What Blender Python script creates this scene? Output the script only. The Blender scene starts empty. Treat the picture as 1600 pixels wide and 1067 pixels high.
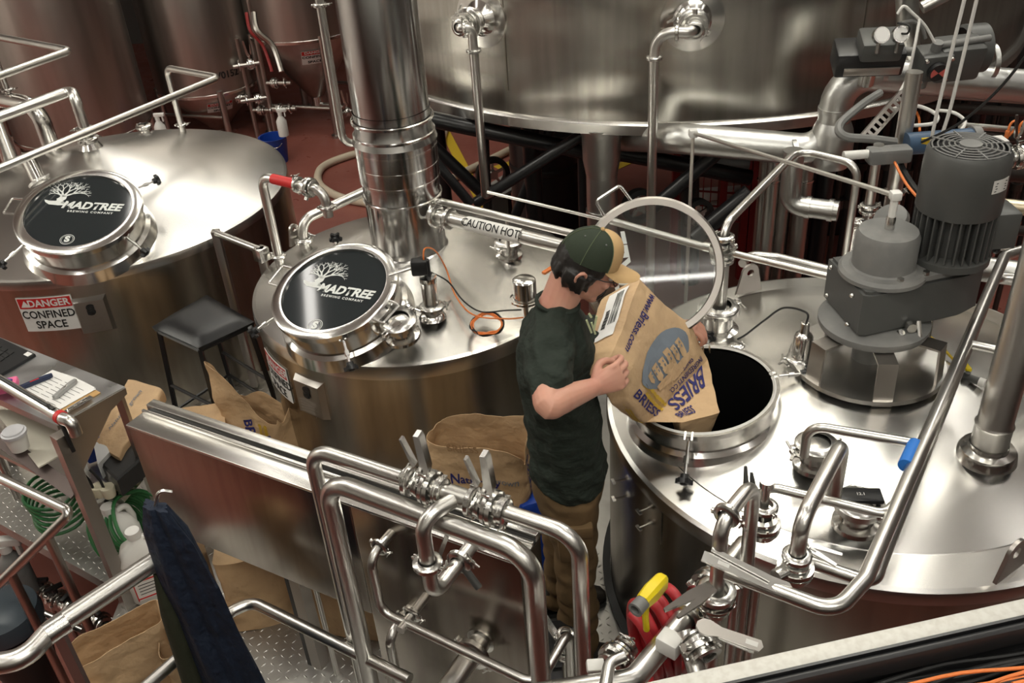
import bpy, bmesh, math, random
from mathutils import Vector, Matrix, noise
random.seed(7)
SC = bpy.context.scene
COL = SC.collection
# ------------------------------------------------------------------ camera
FPX, PITCH, ROLL, CAMH = 1475.0, math.radians(33.0), math.radians(4.2), 3.1
CF = Vector((0, math.cos(PITCH), -math.sin(PITCH)))
_R0 = Vector((1, 0, 0)); _U0 = Vector((0, math.sin(PITCH), math.cos(PITCH)))
CR = _R0*math.cos(ROLL) - _U0*math.sin(ROLL)
CU = _R0*math.sin(ROLL) + _U0*math.cos(ROLL)
CP = Vector((0, 0, CAMH))
cam_d = bpy.data.cameras.new('camera'); cam = bpy.data.objects.new('camera', cam_d); COL.objects.link(cam)
cam_d.sensor_width = 36; cam_d.lens = 36*FPX/1600; cam_d.clip_start = .05; cam_d.clip_end = 100
cam.matrix_world = Matrix(((CR.x, CU.x, -CF.x, CP.x), (CR.y, CU.y, -CF.y, CP.y), (CR.z, CU.z, -CF.z, CP.z), (0, 0, 0, 1)))
SC.camera = cam
# ------------------------------------------------------------------ world and exposure
W = bpy.data.worlds.new('world'); SC.world = W; W.use_nodes = True
W.node_tree.nodes['Background'].inputs[0].default_value = (.9, .95, 1, 1)
W.node_tree.nodes['Background'].inputs[1].default_value = .25
SC.view_settings.view_transform = 'Standard'; SC.view_settings.look = 'None'
SC.view_settings.exposure = 0.5; SC.view_settings.gamma = 1; SC.view_settings.use_curve_mapping = False
LIGHT_ROWS = [(-3.2, 12), (-.6, 12), (2.2, 12), (5.0, 12)]      # x of the strip-light rows, emission strength
LIGHT_Z = 5.6
AREA = [((1.8, 4.5, 5.3), .45, 3.2, 70), ((-.7, 7.1, 5.3), .45, 2.6, 66), ((-2.1, 9.7, 5.3), .5, 3.0, 42), ((-6.8, 4.5, 3.6), .5, 4.0, 90), ((4.2, 7.0, 5.3), .45, 3.0, 60), ((-4.6, 4.2, 5.3), .45, 3.2, 55), ((-.8, .8, 5.3), .4, 2.8, 45), ((1.6, -1.6, 5.3), .45, 3.2, 60)]  # strips where the lids mirror them, plus added fill lamps without fixtures
def strip(loc, sx, sy, w):
    l = bpy.data.lights.new('strip_fill_light', 'AREA'); l.shape = 'RECTANGLE'; l.size = sy; l.size_y = sx; l.energy = w
    l.color = (1, .97, .86)
    o = bpy.data.objects.new('strip_fill_light', l); COL.objects.link(o); o.location = loc; return o
for a_ in AREA: strip(a_[0], a_[1], a_[2], a_[3])  # the low left lamp is added to brighten the floor beneath the kettle
# ------------------------------------------------------------------ placing helpers
def _ray(x, y): return CF + CR*((x-800)/FPX) + CU*((533.5-y)/FPX)
def pz(x, y, z):
    d = _ray(x, y); return CP + d*((z-CAMH)/d.z)
def py(x, y, Y):
    d = _ray(x, y); return CP + d*(Y/d.y)
def up(P, y):
    v = (533.5-y)/FPX; n = CU - CF*v; d = P-CP
    return Vector((P.x, P.y, CAMH - (n.x*d.x+n.y*d.y)/n.z))
def nodes(L):
    out = []
    for n in L:
        if isinstance(n, Vector): out.append(n)
        elif n[0] == 'u': out.append(up(out[-1], n[1]))
        elif n[0] == 'z': out.append(Vector((out[-1].x, out[-1].y, n[1])))
        elif n[0] == 'd': out.append(out[-1]+Vector(n[1:]))
        elif n[0] == 'h': out.append(pz(n[1], n[2], out[-1].z))
        elif n[0] == 'Y': out.append(py(n[1], n[2], n[3]))
        elif n[0] == 'w': out.append(Vector(n[1:]))
        else: out.append(pz(*n))
    return out
def frame(o, axis, ref=(0, 0, 1)):
    z = Vector(axis).normalized(); r = Vector(ref)
    if abs(z.dot(r.normalized())) > .97: r = Vector((1, 0, 0)) if abs(z.x) < .9 else Vector((0, 1, 0))
    x = (r - z*r.dot(z)).normalized(); y = z.cross(x)
    return Matrix(((x.x, y.x, z.x, o[0]), (x.y, y.y, z.y, o[1]), (x.z, y.z, z.z, o[2]), (0, 0, 0, 1)))
T = Matrix.Translation
def RZ(a): return Matrix.Rotation(a, 4, 'Z')
def RX(a): return Matrix.Rotation(a, 4, 'X')
def RY(a): return Matrix.Rotation(a, 4, 'Y')
I4 = Matrix.Identity(4)
# ------------------------------------------------------------------ mesh building
class B:
    def __init__(s): s.bm = bmesh.new()
    def box(s, c, sz, M=I4, bev=0, seg=2):
        m = M @ T(Vector(c)) @ Matrix.Diagonal((sz[0], sz[1], sz[2], 1))
        r = bmesh.ops.create_cube(s.bm, size=1, matrix=m)
        if bev:
            es = list({e for v in r['verts'] for e in v.link_edges})
            bmesh.ops.bevel(s.bm, geom=es, offset=bev, segments=seg, affect='EDGES', profile=.5)
        return s
    def lathe(s, prof, M=I4, n=32, a0=0, a1=2*math.pi):
        full = abs(a1-a0-2*math.pi) < 1e-6; k = n if full else n+1; rings = []
        for r, z in prof:
            if r < 1e-6: rings.append([s.bm.verts.new(M @ Vector((0, 0, z)))])
            else: rings.append([s.bm.verts.new(M @ Vector((r*math.cos(a0+(a1-a0)*i/n), r*math.sin(a0+(a1-a0)*i/n), z))) for i in range(k)])
        for a, b in zip(rings, rings[1:]):
            for i in range(n):
                j = (i+1) % k if full else i+1
                if len(a) == 1 and len(b) == 1: continue
                if len(a) == 1: s.bm.faces.new((a[0], b[i], b[j]))
                elif len(b) == 1: s.bm.faces.new((a[i], b[0], a[j]))
                else: s.bm.faces.new((a[i], b[i], b[j], a[j]))
        return s
    def cyl(s, p0, p1, r, n=16, r1=None):
        p0 = Vector(p0); p1 = Vector(p1); L = (p1-p0).length
        return s.lathe([(0, 0), (r, 0), (r if r1 is None else r1, L), (0, L)], frame(p0, p1-p0), n)
    def sph(s, c, r, M=I4, n=12, sc=(1, 1, 1)):
        bmesh.ops.create_uvsphere(s.bm, u_segments=n, v_segments=max(6, n*2//3), radius=r, matrix=M @ T(Vector(c)) @ Matrix.Diagonal((sc[0], sc[1], sc[2], 1)))
        return s
    def prism(s, poly, h, M=I4, z0=0):
        lo = [s.bm.verts.new(M @ Vector((x, y, z0))) for x, y in poly]; hi = [s.bm.verts.new(M @ Vector((x, y, z0+h))) for x, y in poly]
        s.bm.faces.new(lo[::-1]); s.bm.faces.new(hi); n = len(poly)
        for i in range(n): s.bm.faces.new((lo[i], lo[(i+1) % n], hi[(i+1) % n], hi[i]))
        return s
    def hexa(s, q, w):
        # q: four top points, w: four bottom points
        a = [s.bm.verts.new(Vector(v)) for v in q]; b = [s.bm.verts.new(Vector(v)) for v in w]
        s.bm.faces.new(a); s.bm.faces.new(b[::-1])
        for i in range(4): s.bm.faces.new((a[i], b[i], b[(i+1) % 4], a[(i+1) % 4]))
        return s
    def tube(s, P, r, fil=None, n=14, cap=True, rad=None):
        P = round_path([Vector(p) for p in P], fil if fil is not None else r*3)
        m = len(P); rings = []; t0 = (P[1]-P[0]).normalized()
        x = t0.orthogonal().normalized()
        for i in range(m):
            t = ((P[min(i+1, m-1)]-P[i]).normalized() + (P[i]-P[max(i-1, 0)]).normalized()).normalized()
            x = (x - t*x.dot(t)).normalized(); y = t.cross(x)
            rr = r if rad is None else rad(i/(m-1))
            rings.append([s.bm.verts.new(P[i]+(x*math.cos(2*math.pi*k/n)+y*math.sin(2*math.pi*k/n))*rr) for k in range(n)])
        for a, b in zip(rings, rings[1:]):
            for k in range(n): s.bm.faces.new((a[k], a[(k+1) % n], b[(k+1) % n], b[k]))
        if cap: s.bm.faces.new(rings[0][::-1]); s.bm.faces.new(rings[-1])
        return s
    def loft(s, secs, cap=True):
        rings = [[s.bm.verts.new(Vector(v)) for v in sec] for sec in secs]; n = len(rings[0])
        for a, b in zip(rings, rings[1:]):
            for k in range(n): s.bm.faces.new((a[k], a[(k+1) % n], b[(k+1) % n], b[k]))
        if cap: s.bm.faces.new(rings[0][::-1]); s.bm.faces.new(rings[-1])
        return s
    def grid(s, fn, nu, nv, thick=0):
        g = [[s.bm.verts.new(Vector(fn(i/nu, j/nv))) for j in range(nv+1)] for i in range(nu+1)]
        for i in range(nu):
            for j in range(nv): s.bm.faces.new((g[i][j], g[i+1][j], g[i+1][j+1], g[i][j+1]))
        return s
    def solid(s, t):
        bmesh.ops.recalc_face_normals(s.bm, faces=s.bm.faces[:])
        bmesh.ops.solidify(s.bm, geom=s.bm.faces[:], thickness=t); return s
    def add(s, mesh, M=I4):
        k = len(s.bm.verts); s.bm.from_mesh(mesh); s.bm.verts.ensure_lookup_table()
        for v in s.bm.verts[k:]: v.co = M @ v.co
        return s
    def mesh(s, name, mat, smooth=38, shift=None):
        bm = s.bm
        if shift is not None: bmesh.ops.translate(bm, vec=-shift, verts=bm.verts[:])
        bmesh.ops.recalc_face_normals(bm, faces=bm.faces[:])
        if smooth:
            lim = math.radians(smooth)
            for f in bm.faces: f.smooth = True
            for e in bm.edges:
                if len(e.link_faces) == 2 and e.calc_face_angle(0) > lim: e.smooth = False
        me = bpy.data.meshes.new(name); bm.to_mesh(me); bm.free()
        if mat: me.materials.append(mat)
        return me
def round_path(P, fil):
    if fil <= 0 or len(P) < 3: return P
    out = [P[0]]
    for i in range(1, len(P)-1):
        a, b, c = P[i-1], P[i], P[i+1]; u = a-b; v = c-b; lu, lv = u.length, v.length
        if lu < 1e-6 or lv < 1e-6: continue
        u /= lu; v /= lv; ang = u.angle(v)
        if ang > 3.05: out.append(b); continue
        d = min(fil/math.tan(ang/2), lu*.48, lv*.48); R = d*math.tan(ang/2)
        c0 = b + (u+v).normalized()*(R/math.sin(ang/2)); p = b+u*d-c0; q = b+v*d-c0; th = p.angle(q); k = max(3, int(th/.2))
        for j in range(k+1):
            t = j/k; out.append(c0 + (p*math.sin((1-t)*th)+q*math.sin(t*th))/math.sin(th))
    out.append(P[-1]); return out
def spline(P, n=8):
    P = [Vector(p) for p in P]; out = []
    for i in range(len(P)-1):
        a = P[max(i-1, 0)]; b = P[i]; c = P[i+1]; d = P[min(i+2, len(P)-1)]
        for j in range(n):
            t = j/n
            out.append(.5*((2*b)+(c-a)*t+(2*a-5*b+4*c-d)*t*t+(3*b-a-3*c+d)*t**3))
    out.append(P[-1]); return out
# ------------------------------------------------------------------ objects, parts, labels
ORG = {}
def _tag(o, label, cat, group=None):
    if label: o['label'] = label
    if cat: o['category'] = cat
    if group: o['group'] = group
def thing(name, label, cat, loc, group=None):
    o = bpy.data.objects.new(name, None); COL.objects.link(o); o.location = loc; o.empty_display_size = .05
    ORG[o] = Vector(loc); _tag(o, label, cat, group); return o
def part(name, b, mat, parent, label=None, smooth=38):
    me = b if isinstance(b, bpy.types.Mesh) else b.mesh(name, mat, smooth, ORG[parent])
    o = bpy.data.objects.new(name, me); COL.objects.link(o); o.parent = parent; ORG[o] = ORG[parent]
    if label: o['label'] = label
    return o
def put(name, me, parent, M, label=None):
    """a part with shared mesh data placed by the world matrix M"""
    o = bpy.data.objects.new(name, me); COL.objects.link(o); o.parent = parent
    if parent in ORG: o.matrix_local = T(-ORG[parent]) @ M
    else: o.matrix_local = M
    if label: o['label'] = label
    return o
def single(name, b, mat, label, cat, loc, group=None, smooth=38, kind=None):
    loc = Vector(loc); me = b.mesh(name, mat, smooth, loc)
    o = bpy.data.objects.new(name, me); COL.objects.link(o); o.location = loc; ORG[o] = loc; _tag(o, label, cat, group)
    if kind: o['kind'] = kind
    return o
def struct(name, b, mat, smooth=0):
    o = bpy.data.objects.new(name, b.mesh(name, mat, smooth)); COL.objects.link(o); o['kind'] = 'structure'; ORG[o] = Vector((0, 0, 0)); return o
def evaluated(bm, mods, name='m'):
    me = bpy.data.meshes.new(name); bm.to_mesh(me); bm.free(); o = bpy.data.objects.new(name, me); COL.objects.link(o)
    for typ, kw in mods:
        m = o.modifiers.new(typ, typ)
        for k, v in kw.items(): setattr(m, k, v)
    dg = bpy.context.evaluated_depsgraph_get(); dg.update()
    r = bpy.data.meshes.new_from_object(o.evaluated_get(dg)); bpy.data.objects.remove(o); bpy.data.meshes.remove(me); return r
def text_b(s, size, bold=0.0, thick=.0006, align='CENTER', sx=1.0, shear=0.0, sp=1.0):
    c = bpy.data.curves.new('t', 'FONT'); c.body = s; c.size = size; c.align_x = align; c.align_y = 'CENTER'; c.offset = bold*size; c.extrude = 0
    c.resolution_u = 3; c.shear = shear; c.space_character = sp
    o = bpy.data.objects.new('t', c); COL.objects.link(o); dg = bpy.context.evaluated_depsgraph_get(); dg.update()
    me = bpy.data.meshes.new_from_object(o.evaluated_get(dg)); bpy.data.objects.remove(o)
    b = B(); b.bm.from_mesh(me); bpy.data.meshes.remove(me)
    for v in b.bm.verts: v.co.x *= sx
    return b
def warp(b, fn):
    for v in b.bm.verts: v.co = Vector(fn(v.co))
    return b
def subdiv_tris(b, L):
    for _ in range(4):
        es = [e for e in b.bm.edges if e.calc_length() > L]
        if not es: break
        bmesh.ops.subdivide_edges(b.bm, edges=es, cuts=1, use_grid_fill=False)
        bmesh.ops.triangulate(b.bm, faces=b.bm.faces[:])
    return b
# ------------------------------------------------------------------ materials
def mat(name, col, rough=.5, metal=0, bump=None, var=None, trans=0, ior=1.45, spec=None, emit=None, coat=0, aniso=0, rvar=0):
    m = bpy.data.materials.new(name); m.use_nodes = True; N = m.node_tree.nodes; L = m.node_tree.links; p = N['Principled BSDF']
    p.inputs['Base Color'].default_value = (*col, 1); p.inputs['Roughness'].default_value = rough; p.inputs['Metallic'].default_value = metal
    p.inputs['IOR'].default_value = ior; p.inputs['Transmission Weight'].default_value = trans; p.inputs['Coat Weight'].default_value = coat
    if spec is not None: p.inputs['Specular IOR Level'].default_value = spec
    if aniso: p.inputs['Anisotropic'].default_value = aniso
    if emit: p.inputs['Emission Color'].default_value = (*col, 1); p.inputs['Emission Strength'].default_value = emit
    tc = N.new('ShaderNodeTexCoord')
    def nz(scale, sc=(1, 1, 1), det=4, dist=0):
        if scale < 4: det = 1.0
        mp = N.new('ShaderNodeMapping'); mp.inputs['Scale'].default_value = sc; L.new(tc.outputs['Object'], mp.inputs[0])
        t = N.new('ShaderNodeTexNoise'); t.inputs['Scale'].default_value = scale; t.inputs['Detail'].default_value = det; t.inputs['Distortion'].default_value = dist
        L.new(mp.outputs[0], t.inputs['Vector']); return t
    if bump:
        prev = None
        for (scale, sc, strength, dist) in bump:
            t = nz(scale, sc); bp = N.new('ShaderNodeBump'); bp.inputs['Strength'].default_value = strength; bp.inputs['Distance'].default_value = dist
            L.new(t.outputs[0], bp.inputs['Height'])
            if prev: L.new(prev.outputs[0], bp.inputs['Normal'])
            prev = bp
        L.new(prev.outputs[0], p.inputs['Normal'])
    if var:
        scale, sc, c2, lo, hi = var; t = nz(scale, sc, 5, .3); r = N.new('ShaderNodeMapRange'); r.interpolation_type = 'SMOOTHERSTEP'; r.inputs[1].default_value = lo-.12; r.inputs[2].default_value = hi+.1
        mx = N.new('ShaderNodeMix'); mx.data_type = 'RGBA'; mx.inputs[6].default_value = (*col, 1); mx.inputs[7].default_value = (*c2, 1)
        L.new(t.outputs[0], r.inputs[0]); L.new(r.outputs[0], mx.inputs[0]); L.new(mx.outputs[2], p.inputs['Base Color'])
    if rvar:
        t = nz(4.5, (1, 1, 1), 6, .4); r = N.new('ShaderNodeMapRange'); r.interpolation_type = 'SMOOTHERSTEP'; r.inputs[3].default_value = rough-rvar; r.inputs[4].default_value = rough+rvar
        r.inputs[1].default_value = .2; r.inputs[2].default_value = .8; L.new(t.outputs[0], r.inputs[0]); L.new(r.outputs[0], p.inputs['Roughness'])
    return m
ST = (.60, .585, .56)
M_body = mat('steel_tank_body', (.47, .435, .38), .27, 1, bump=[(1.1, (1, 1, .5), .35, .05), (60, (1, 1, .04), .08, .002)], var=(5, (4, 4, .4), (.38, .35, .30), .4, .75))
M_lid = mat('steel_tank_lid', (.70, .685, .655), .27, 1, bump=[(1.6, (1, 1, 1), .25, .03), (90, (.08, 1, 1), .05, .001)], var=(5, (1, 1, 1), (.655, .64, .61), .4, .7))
M_big = mat('steel_big_kettle', (.50, .48, .44), .26, 1, bump=[(1.0, (.6, .6, 2.4), .75, .12), (14, (1, 1, .05), .1, .003)], var=(4, (5, 5, .25), (.40, .38, .345), .42, .7))
M_pol = mat('steel_polished', (.68, .665, .64), .17, 1)
M_pipe = mat('steel_pipe', (.66, .645, .615), .29, 1)
M_fit = mat('steel_fitting', (.66, .65, .625), .24, 1)
M_stack = mat('steel_stack', (.58, .575, .565), .17, 1, bump=[(2.2, (1, 1, .15), .12, .02)], rvar=.03)
M_ferm = mat('steel_fermenter', (.50, .47, .44), .34, 1, bump=[(1.2, (1, 1, .4), .3, .05)], var=(3, (3, 3, .3), (.42, .39, .36), .4, .7))
M_frame = mat('steel_square_tube', (.47, .44, .41), .33, 1, bump=[(80, (1, 1, .05), .08, .001)])
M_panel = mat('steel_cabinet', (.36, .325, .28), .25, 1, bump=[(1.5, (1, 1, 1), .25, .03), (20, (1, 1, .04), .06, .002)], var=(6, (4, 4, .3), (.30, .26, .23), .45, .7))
M_alu = mat('insulation_jacket', (.62, .62, .60), .36, 1, bump=[(7, (1, 1, 1), .35, .02), (45, (1, 1, 1), .15, .004)])
M_cast = mat('grey_gear_paint', (.075, .076, .073), .42, 0, bump=[(60, (1, 1, 1), .12, .002)], spec=.5)
M_castl = mat('grey_gear_paint_light', (.16, .16, .155), .5, 0, bump=[(50, (1, 1, 1), .15, .002)], var=(9, (1, 1, 1), (.22, .215, .205), .5, .7))
M_blk = mat('black_steel_paint', (.012, .012, .013), .28, 0, spec=.6)
M_rub = mat('black_rubber', (.012, .012, .012), .5)
M_leather = mat('black_vinyl', (.007, .007, .008), .36, 0, bump=[(120, (1, 1, 1), .15, .001)])
M_plas = mat('black_plastic', (.018, .018, .019), .35)
M_wht = mat('white_plastic', (.68, .67, .64), .45)
M_white = mat('white_enamel', (.75, .74, .72), .5)
M_red = mat('sign_red', (.55, .02, .02), .45)
M_ink = mat('black_ink', (.01, .01, .01), .6)
M_navy = mat('navy_ink', (.018, .018, .12), .7)
M_kraft = mat('kraft_paper', (.56, .38, .215), .78, 0, bump=[(8, (1, 1, 1), .8, .03), (26, (1, 1, 1), .4, .006)], var=(8, (1, 1, 1), (.47, .32, .185), .4, .7))
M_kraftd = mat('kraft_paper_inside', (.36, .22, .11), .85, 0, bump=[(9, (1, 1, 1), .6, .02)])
M_glassy = mat('manway_glass', (.02, .024, .026), .06, 0, spec=.5)
M_clear = mat('clear_glass', (.93, .96, .95), .03, 0, trans=1, ior=1.5)
M_floor = mat('red_epoxy_floor', (.29, .10, .076), .36, 0, bump=[(40, (1, 1, 1), .12, .003)], var=(.8, (1, 1, 1), (.21, .068, .052), .4, .7), rvar=.1)
M_plate = mat('tread_plate', (.42, .41, .39), .42, 1, bump=[(30, (1, 1, 1), .2, .002)], var=(4, (1, 1, 1), (.25, .24, .225), .45, .7))
M_yel = mat('yellow_paint', (.62, .42, .03), .5)
M_yelp = mat('yellow_nozzle', (.75, .58, .01), .4)
M_orange = mat('orange_plastic', (.72, .20, .05), .5)
M_wall = mat('painted_wall', (.13, .12, .11), .7, bump=[(15, (1, 1, 1), .1, .005)])
M_wallw = mat('pale_wall', (.75, .73, .69), .7)
M_ceil = mat('ceiling_deck', (.5, .48, .45), .8)
M_led = mat('led_diffuser', (1, .965, .90), .5, emit=12)
M_blue = mat('blue_plastic', (.008, .045, .30), .4)
# ================================================================== the room
b = B(); b.box((0, 6, -1.0), (20, 26, .2)); FLOOR = struct('floor', b, M_floor)
b = B(); b.box((0, 6, 6.65), (20, 26, .1)); struct('ceiling', b, M_ceil)
b = B(); b.box((0, 16.05, 2.8), (20, .1, 7.6)); struct('wall_back', b, M_wall)
b = B(); b.box((-9.05, 6, 2.8), (.1, 20, 7.6)); struct('wall_left', b, M_wallw)
b = B(); b.box((8.55, 6, 2.8), (.1, 20, 7.6)); struct('wall_right', b, M_wall)
b = B(); b.box((0, -4.05, 2.8), (20, .1, 7.6)); struct('wall_front', b, M_wallw)
def line_on_floor(p, q, w=.1):
    p = pz(*p, -.897); q = pz(*q, -.897); M = frame((p+q)/2, (0, 0, 1), q-p); b = B(); b.box((0, 0, 0), ((q-p).length, w, .004), M)
    struct('trim_1', b, M_yel)
line_on_floor((690, 195), (760, 330), .11); line_on_floor((775, 262), (985, 195), .1); line_on_floor((600, 420), (1000, 245), .11)
b = B(); b.box((0, -1.65, 1.35), (17.8, 4.7, .1)); struct('mezzanine_floor', b, mat('mezzanine_grey', (.16, .155, .145), .6))
# tread-plate platform with raised lugs
b = B(); b.prism([(-3.6, 4.18), (-1.80, 2.97), (-1.80, 1.4), (2.6, 1.4), (2.6, 4.65), (-3.6, 4.65)], .06, z0=-.06); PLAT = struct('platform', b, M_plate)
b = B()
for i in range(86):
    for j in range(96):
        x = -2.75+i*.036; y = 1.55+j*.036
        if (x+.45)**2+(y-4.04)**2 < .75**2 or (x-1.29)**2+(y-2.81)**2 < .9**2 or x > .6 or (x < -1.8 and y < 2.97+(x+1.8)*-.672) or y > 4.6: continue
        a = .785 if (i+j) % 2 else -.785
        M = T((x, y, 0)) @ RZ(a); vs = [M @ Vector(q) for q in ((-.014, 0, 0), (0, -.0045, 0), (.014, 0, 0), (0, .0045, 0), (0, 0, .0022))]
        vs = [b.bm.verts.new(v) for v in vs]
        for k in range(4): b.bm.faces.new((vs[k], vs[(k+1) % 4], vs[4]))
o = part('raised_lugs', b, M_plate, PLAT, smooth=0); o['kind'] = 'stuff'
t = thing('ceiling_light', 'low twin-tube fixture behind the viewpoint that mirrors in the raised hatch lid', 'ceiling light', (1.1, -2.7, 3.95))
b = B(); b.box((1.1, -2.75, 4.0), (2.4, .3, .05), bev=.01); part('housing', b, M_white, t)
for s_ in (-1, 1): b = B(); b.cyl((-.05, -2.72, 3.93+.07*s_), (2.25, -2.72, 3.93+.07*s_), .022, 12); part('tube_lamp', b, M_led, t)
# strip lights under the ceiling
for i, (x, e) in enumerate(LIGHT_ROWS):
    for j in range(4):
        y = -1.5+j*4.1
        t = thing('ceiling_light', 'long white linear fixture hanging under the ceiling above the tanks', 'ceiling light', (x, y, LIGHT_Z), 'linear lights under the ceiling')
        b = B(); b.box((x, y, LIGHT_Z+.05), (.16, 2.9, .06), bev=.01); part('housing', b, M_white, t)
        b = B(); b.box((x, y, LIGHT_Z), (.11, 2.84, .03), bev=.008); part('diffuser', b, M_led, t)
# ================================================================== shared fittings (unit size: pipe radius = 1)
def _clamp_mesh():
    b = B(); b.lathe([(1.0, -.42), (1.45, -.36), (1.62, -.22), (1.62, .22), (1.45, .36), (1.0, .42)], n=20)
    b.box((1.78, 0, 0), (.42, .5, .42), bev=.06); b.box((-1.75, .18, 0), (.42, .2, .5), bev=.05); b.box((-1.75, -.18, 0), (.42, .2, .5), bev=.05)
    return b.mesh('clamp', M_fit)
def _wing_mesh():
    b = B(); b.cyl((1.95, -.9, 0), (1.95, .9, 0), .11, 8); b.cyl((1.95, .25, 0), (1.95, .65, 0), .26, 8)
    b.prism([(-.2, 0), (-.55, .62), (-.38, .74), (0, .25), (.38, .74), (.55, .62), (.2, 0)], .16, T((1.95, .55, -.08)))
    return b.mesh('wing_nut', M_fit)
def _valve_mesh():
    b = B(); b.lathe([(1.0, -1.3), (1.62, -1.22), (1.62, -.95), (1.15, -.85), (1.15, -.62), (2.0, -.55), (2.05, -.1), (1.85, -.08), (1.85, .08), (2.05, .1), (2.0, .55), (1.15, .62), (1.15, .85), (1.62, .95), (1.62, 1.22), (1.0, 1.3)], n=24)
    b.cyl((0, 0, 0), (2.65, 0, 0), .42, 10)
    for k in range(4):
        a = .6+k*math.pi/2; b.cyl((1.8*math.cos(a), 1.8*math.sin(a), -.78), (1.8*math.cos(a), 1.8*math.sin(a), .78), .2, 6)
    return b.mesh('valve_body', M_fit)
def _handle_mesh():
    # lever standing off the stem along +X, leaning to +Z
    b = B(); b.box((2.7, 0, 0), (.5, 1.0, .9), bev=.1)
    b.prism([(2.6, -.3), (3.2, -.45), (4.2, .1), (8.6, .75), (8.7, 1.25), (8.2, 1.35), (4.0, .95), (2.7, .5)], .75, RX(math.pi/2) @ T((0, 0, -.37)))
    b.prism([(3.3, -.9), (3.6, -1.0), (7.2, -1.15), (7.2, -.9), (3.7, -.55)], .5, RX(math.pi/2) @ T((0, 0, -.25)))
    b.cyl((3.3, -.5, -.1), (3.3, .5, -.1), .3, 8)
    return b.mesh('lever_handle', M_fit)
CLAMP, WING, VALVE, LEVER = _clamp_mesh(), _wing_mesh(), _valve_mesh(), _handle_mesh()
CLAMPW = B().add(CLAMP).add(WING).mesh('clamp', M_fit)
def S(r): return Matrix.Diagonal((r, r, r, 1))
def clamp(parent, p, axis, r, ref=(0, 0, 1), spin=0, wing=True):
    M = frame(p, axis, ref) @ RZ(spin) @ S(r); c = put('clamp', CLAMP, parent, M)
    if wing: put('wing_nut', WING, c, I4)
    return c
def valve(parent, p, axis, r, ref=(0, 0, 1), spin=0, lever=True, flip=0):
    M = frame(p, axis, ref) @ RZ(spin) @ S(r); c = put('valve_body', VALVE, parent, M)
    if lever: put('lever_handle', LEVER, c, RX(flip))
    return c
def knob_mesh():
    b = B(); pts = []
    for k in range(10):
        rr = 1.0 if k % 2 else .68; pts += [(rr*math.cos(k*math.pi/5-.16), rr*math.sin(k*math.pi/5-.16)), (rr*math.cos(k*math.pi/5+.16), rr*math.sin(k*math.pi/5+.16))]
    b.prism(pts, .55); b.lathe([(.5, -.55), (.55, 0), (.4, .02)], n=12); b.lathe([(0, .75), (.35, .72), (.5, .55)], n=12); b.lathe([(0, -.55), (.5, -.55)], n=12)
    return b.mesh('star_knob', M_plas)
KNOB = knob_mesh()
def port(parent, tz, r, h, cap=True, axis=(0, 0, 1), label=None, spin=None):
    """a capped ferrule: neck, clamp, cap"""
    A = Vector(axis).normalized(); M = frame(tz, A)
    b = B(); b.lathe([(r*1.5, -.01), (r*1.45, .004), (r*1.02, .012), (r, h-.02), (r*1.3, h-.01), (r*1.3, h)], M, 28); t = part('port_neck', b, M_pol, parent, label)
    put('clamp', CLAMPW, t, M @ T((0, 0, h)) @ RZ(random.uniform(0, 6) if spin is None else spin) @ S(r*.93))
    if cap:
        b = B(); b.lathe([(0, h+.012), (r*.8, h+.012), (r*1.25, h+.006), (r*1.28, h-.006), (0, h-.008)], M, 28); part('cap', b, M_pol, t)
    return t
# ------------------------------------------------------------------ logos and signs
def tree_pts():
    """white outlines for the tree emblem, in a unit square: list of tapering strokes"""
    rnd = random.Random(3); out = []
    def br(p, a, L, w, d):
        q = (p[0]+L*math.cos(a), p[1]+L*math.sin(a)); out.append((p, q, w, w*.68))
        if d <= 0: return
        for s in (-1, 1):
            br(q, a+s*rnd.uniform(.32, .62), L*rnd.uniform(.66, .8), w*.62, d-1)
        if d > 1 and rnd.random() < .5: br(q, a+rnd.uniform(-.15, .15), L*.6, w*.5, d-2)
    for a, L in ((1.25, .30), (1.95, .26), (.62, .32), (2.5, .2)): br((0, .05), a, L, .075, 4)
    return out
TREE = tree_pts()
def logo(parent, M, s, emblem=True):
    """brewery mark on the manway window, lying in the XY plane of M; s = half width"""
    b = B()
    for p, q, w0, w1 in TREE:
        p = Vector((p[0]*.9, p[1]*.75, 0)); q = Vector((q[0]*.9, q[1]*.75, 0)); d = (q-p).normalized(); n = Vector((-d.y, d.x, 0))
        vs = [b.bm.verts.new(v) for v in (p-n*w0/2, p+n*w0/2, q+n*w1/2, q-n*w1/2)]; b.bm.faces.new(vs)
    # face-shaped trunk and root sweep
    pr = [(-.10, .1), (-.13, -.02), (-.2, -.10), (-.16, -.17), (-.2, -.22), (-.42, -.22), (-.62, -.17), (-.55, -.3), (-.38, -.42), (-.05, -.45), (.25, -.42), (.3, -.38), (.02, -.33), (.06, -.2), (.14, -.08), (.13, .1)]
    b.bm.faces.new([b.bm.verts.new((x*.8, y*.75, 0)) for x, y in pr]); bmesh.ops.triangulate(b.bm, faces=b.bm.faces[:])
    warp(b, lambda v: M @ Vector((v.x*s*.78-.50*s, v.y*s*.78+.24*s, .0012)))
    part('tree_emblem', b, M_logo, parent, smooth=0)
    b = text_b('MADTREE', .31*s, .04, sx=.98, shear=.18); warp(b, lambda v: M @ Vector((v.x+.24*s, v.y-.0*s, .0016))); part('lettering', b, M_logo, parent, 'white slanted lettering MADTREE', smooth=0)
    b = text_b('BREWING COMPANY', .085*s, .03, sp=1.35); warp(b, lambda v: M @ Vector((v.x+.26*s, v.y-.19*s, .0016))); part('lettering', b, M_logo, parent, 'small white lettering BREWING COMPANY', smooth=0)
    return
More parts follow.
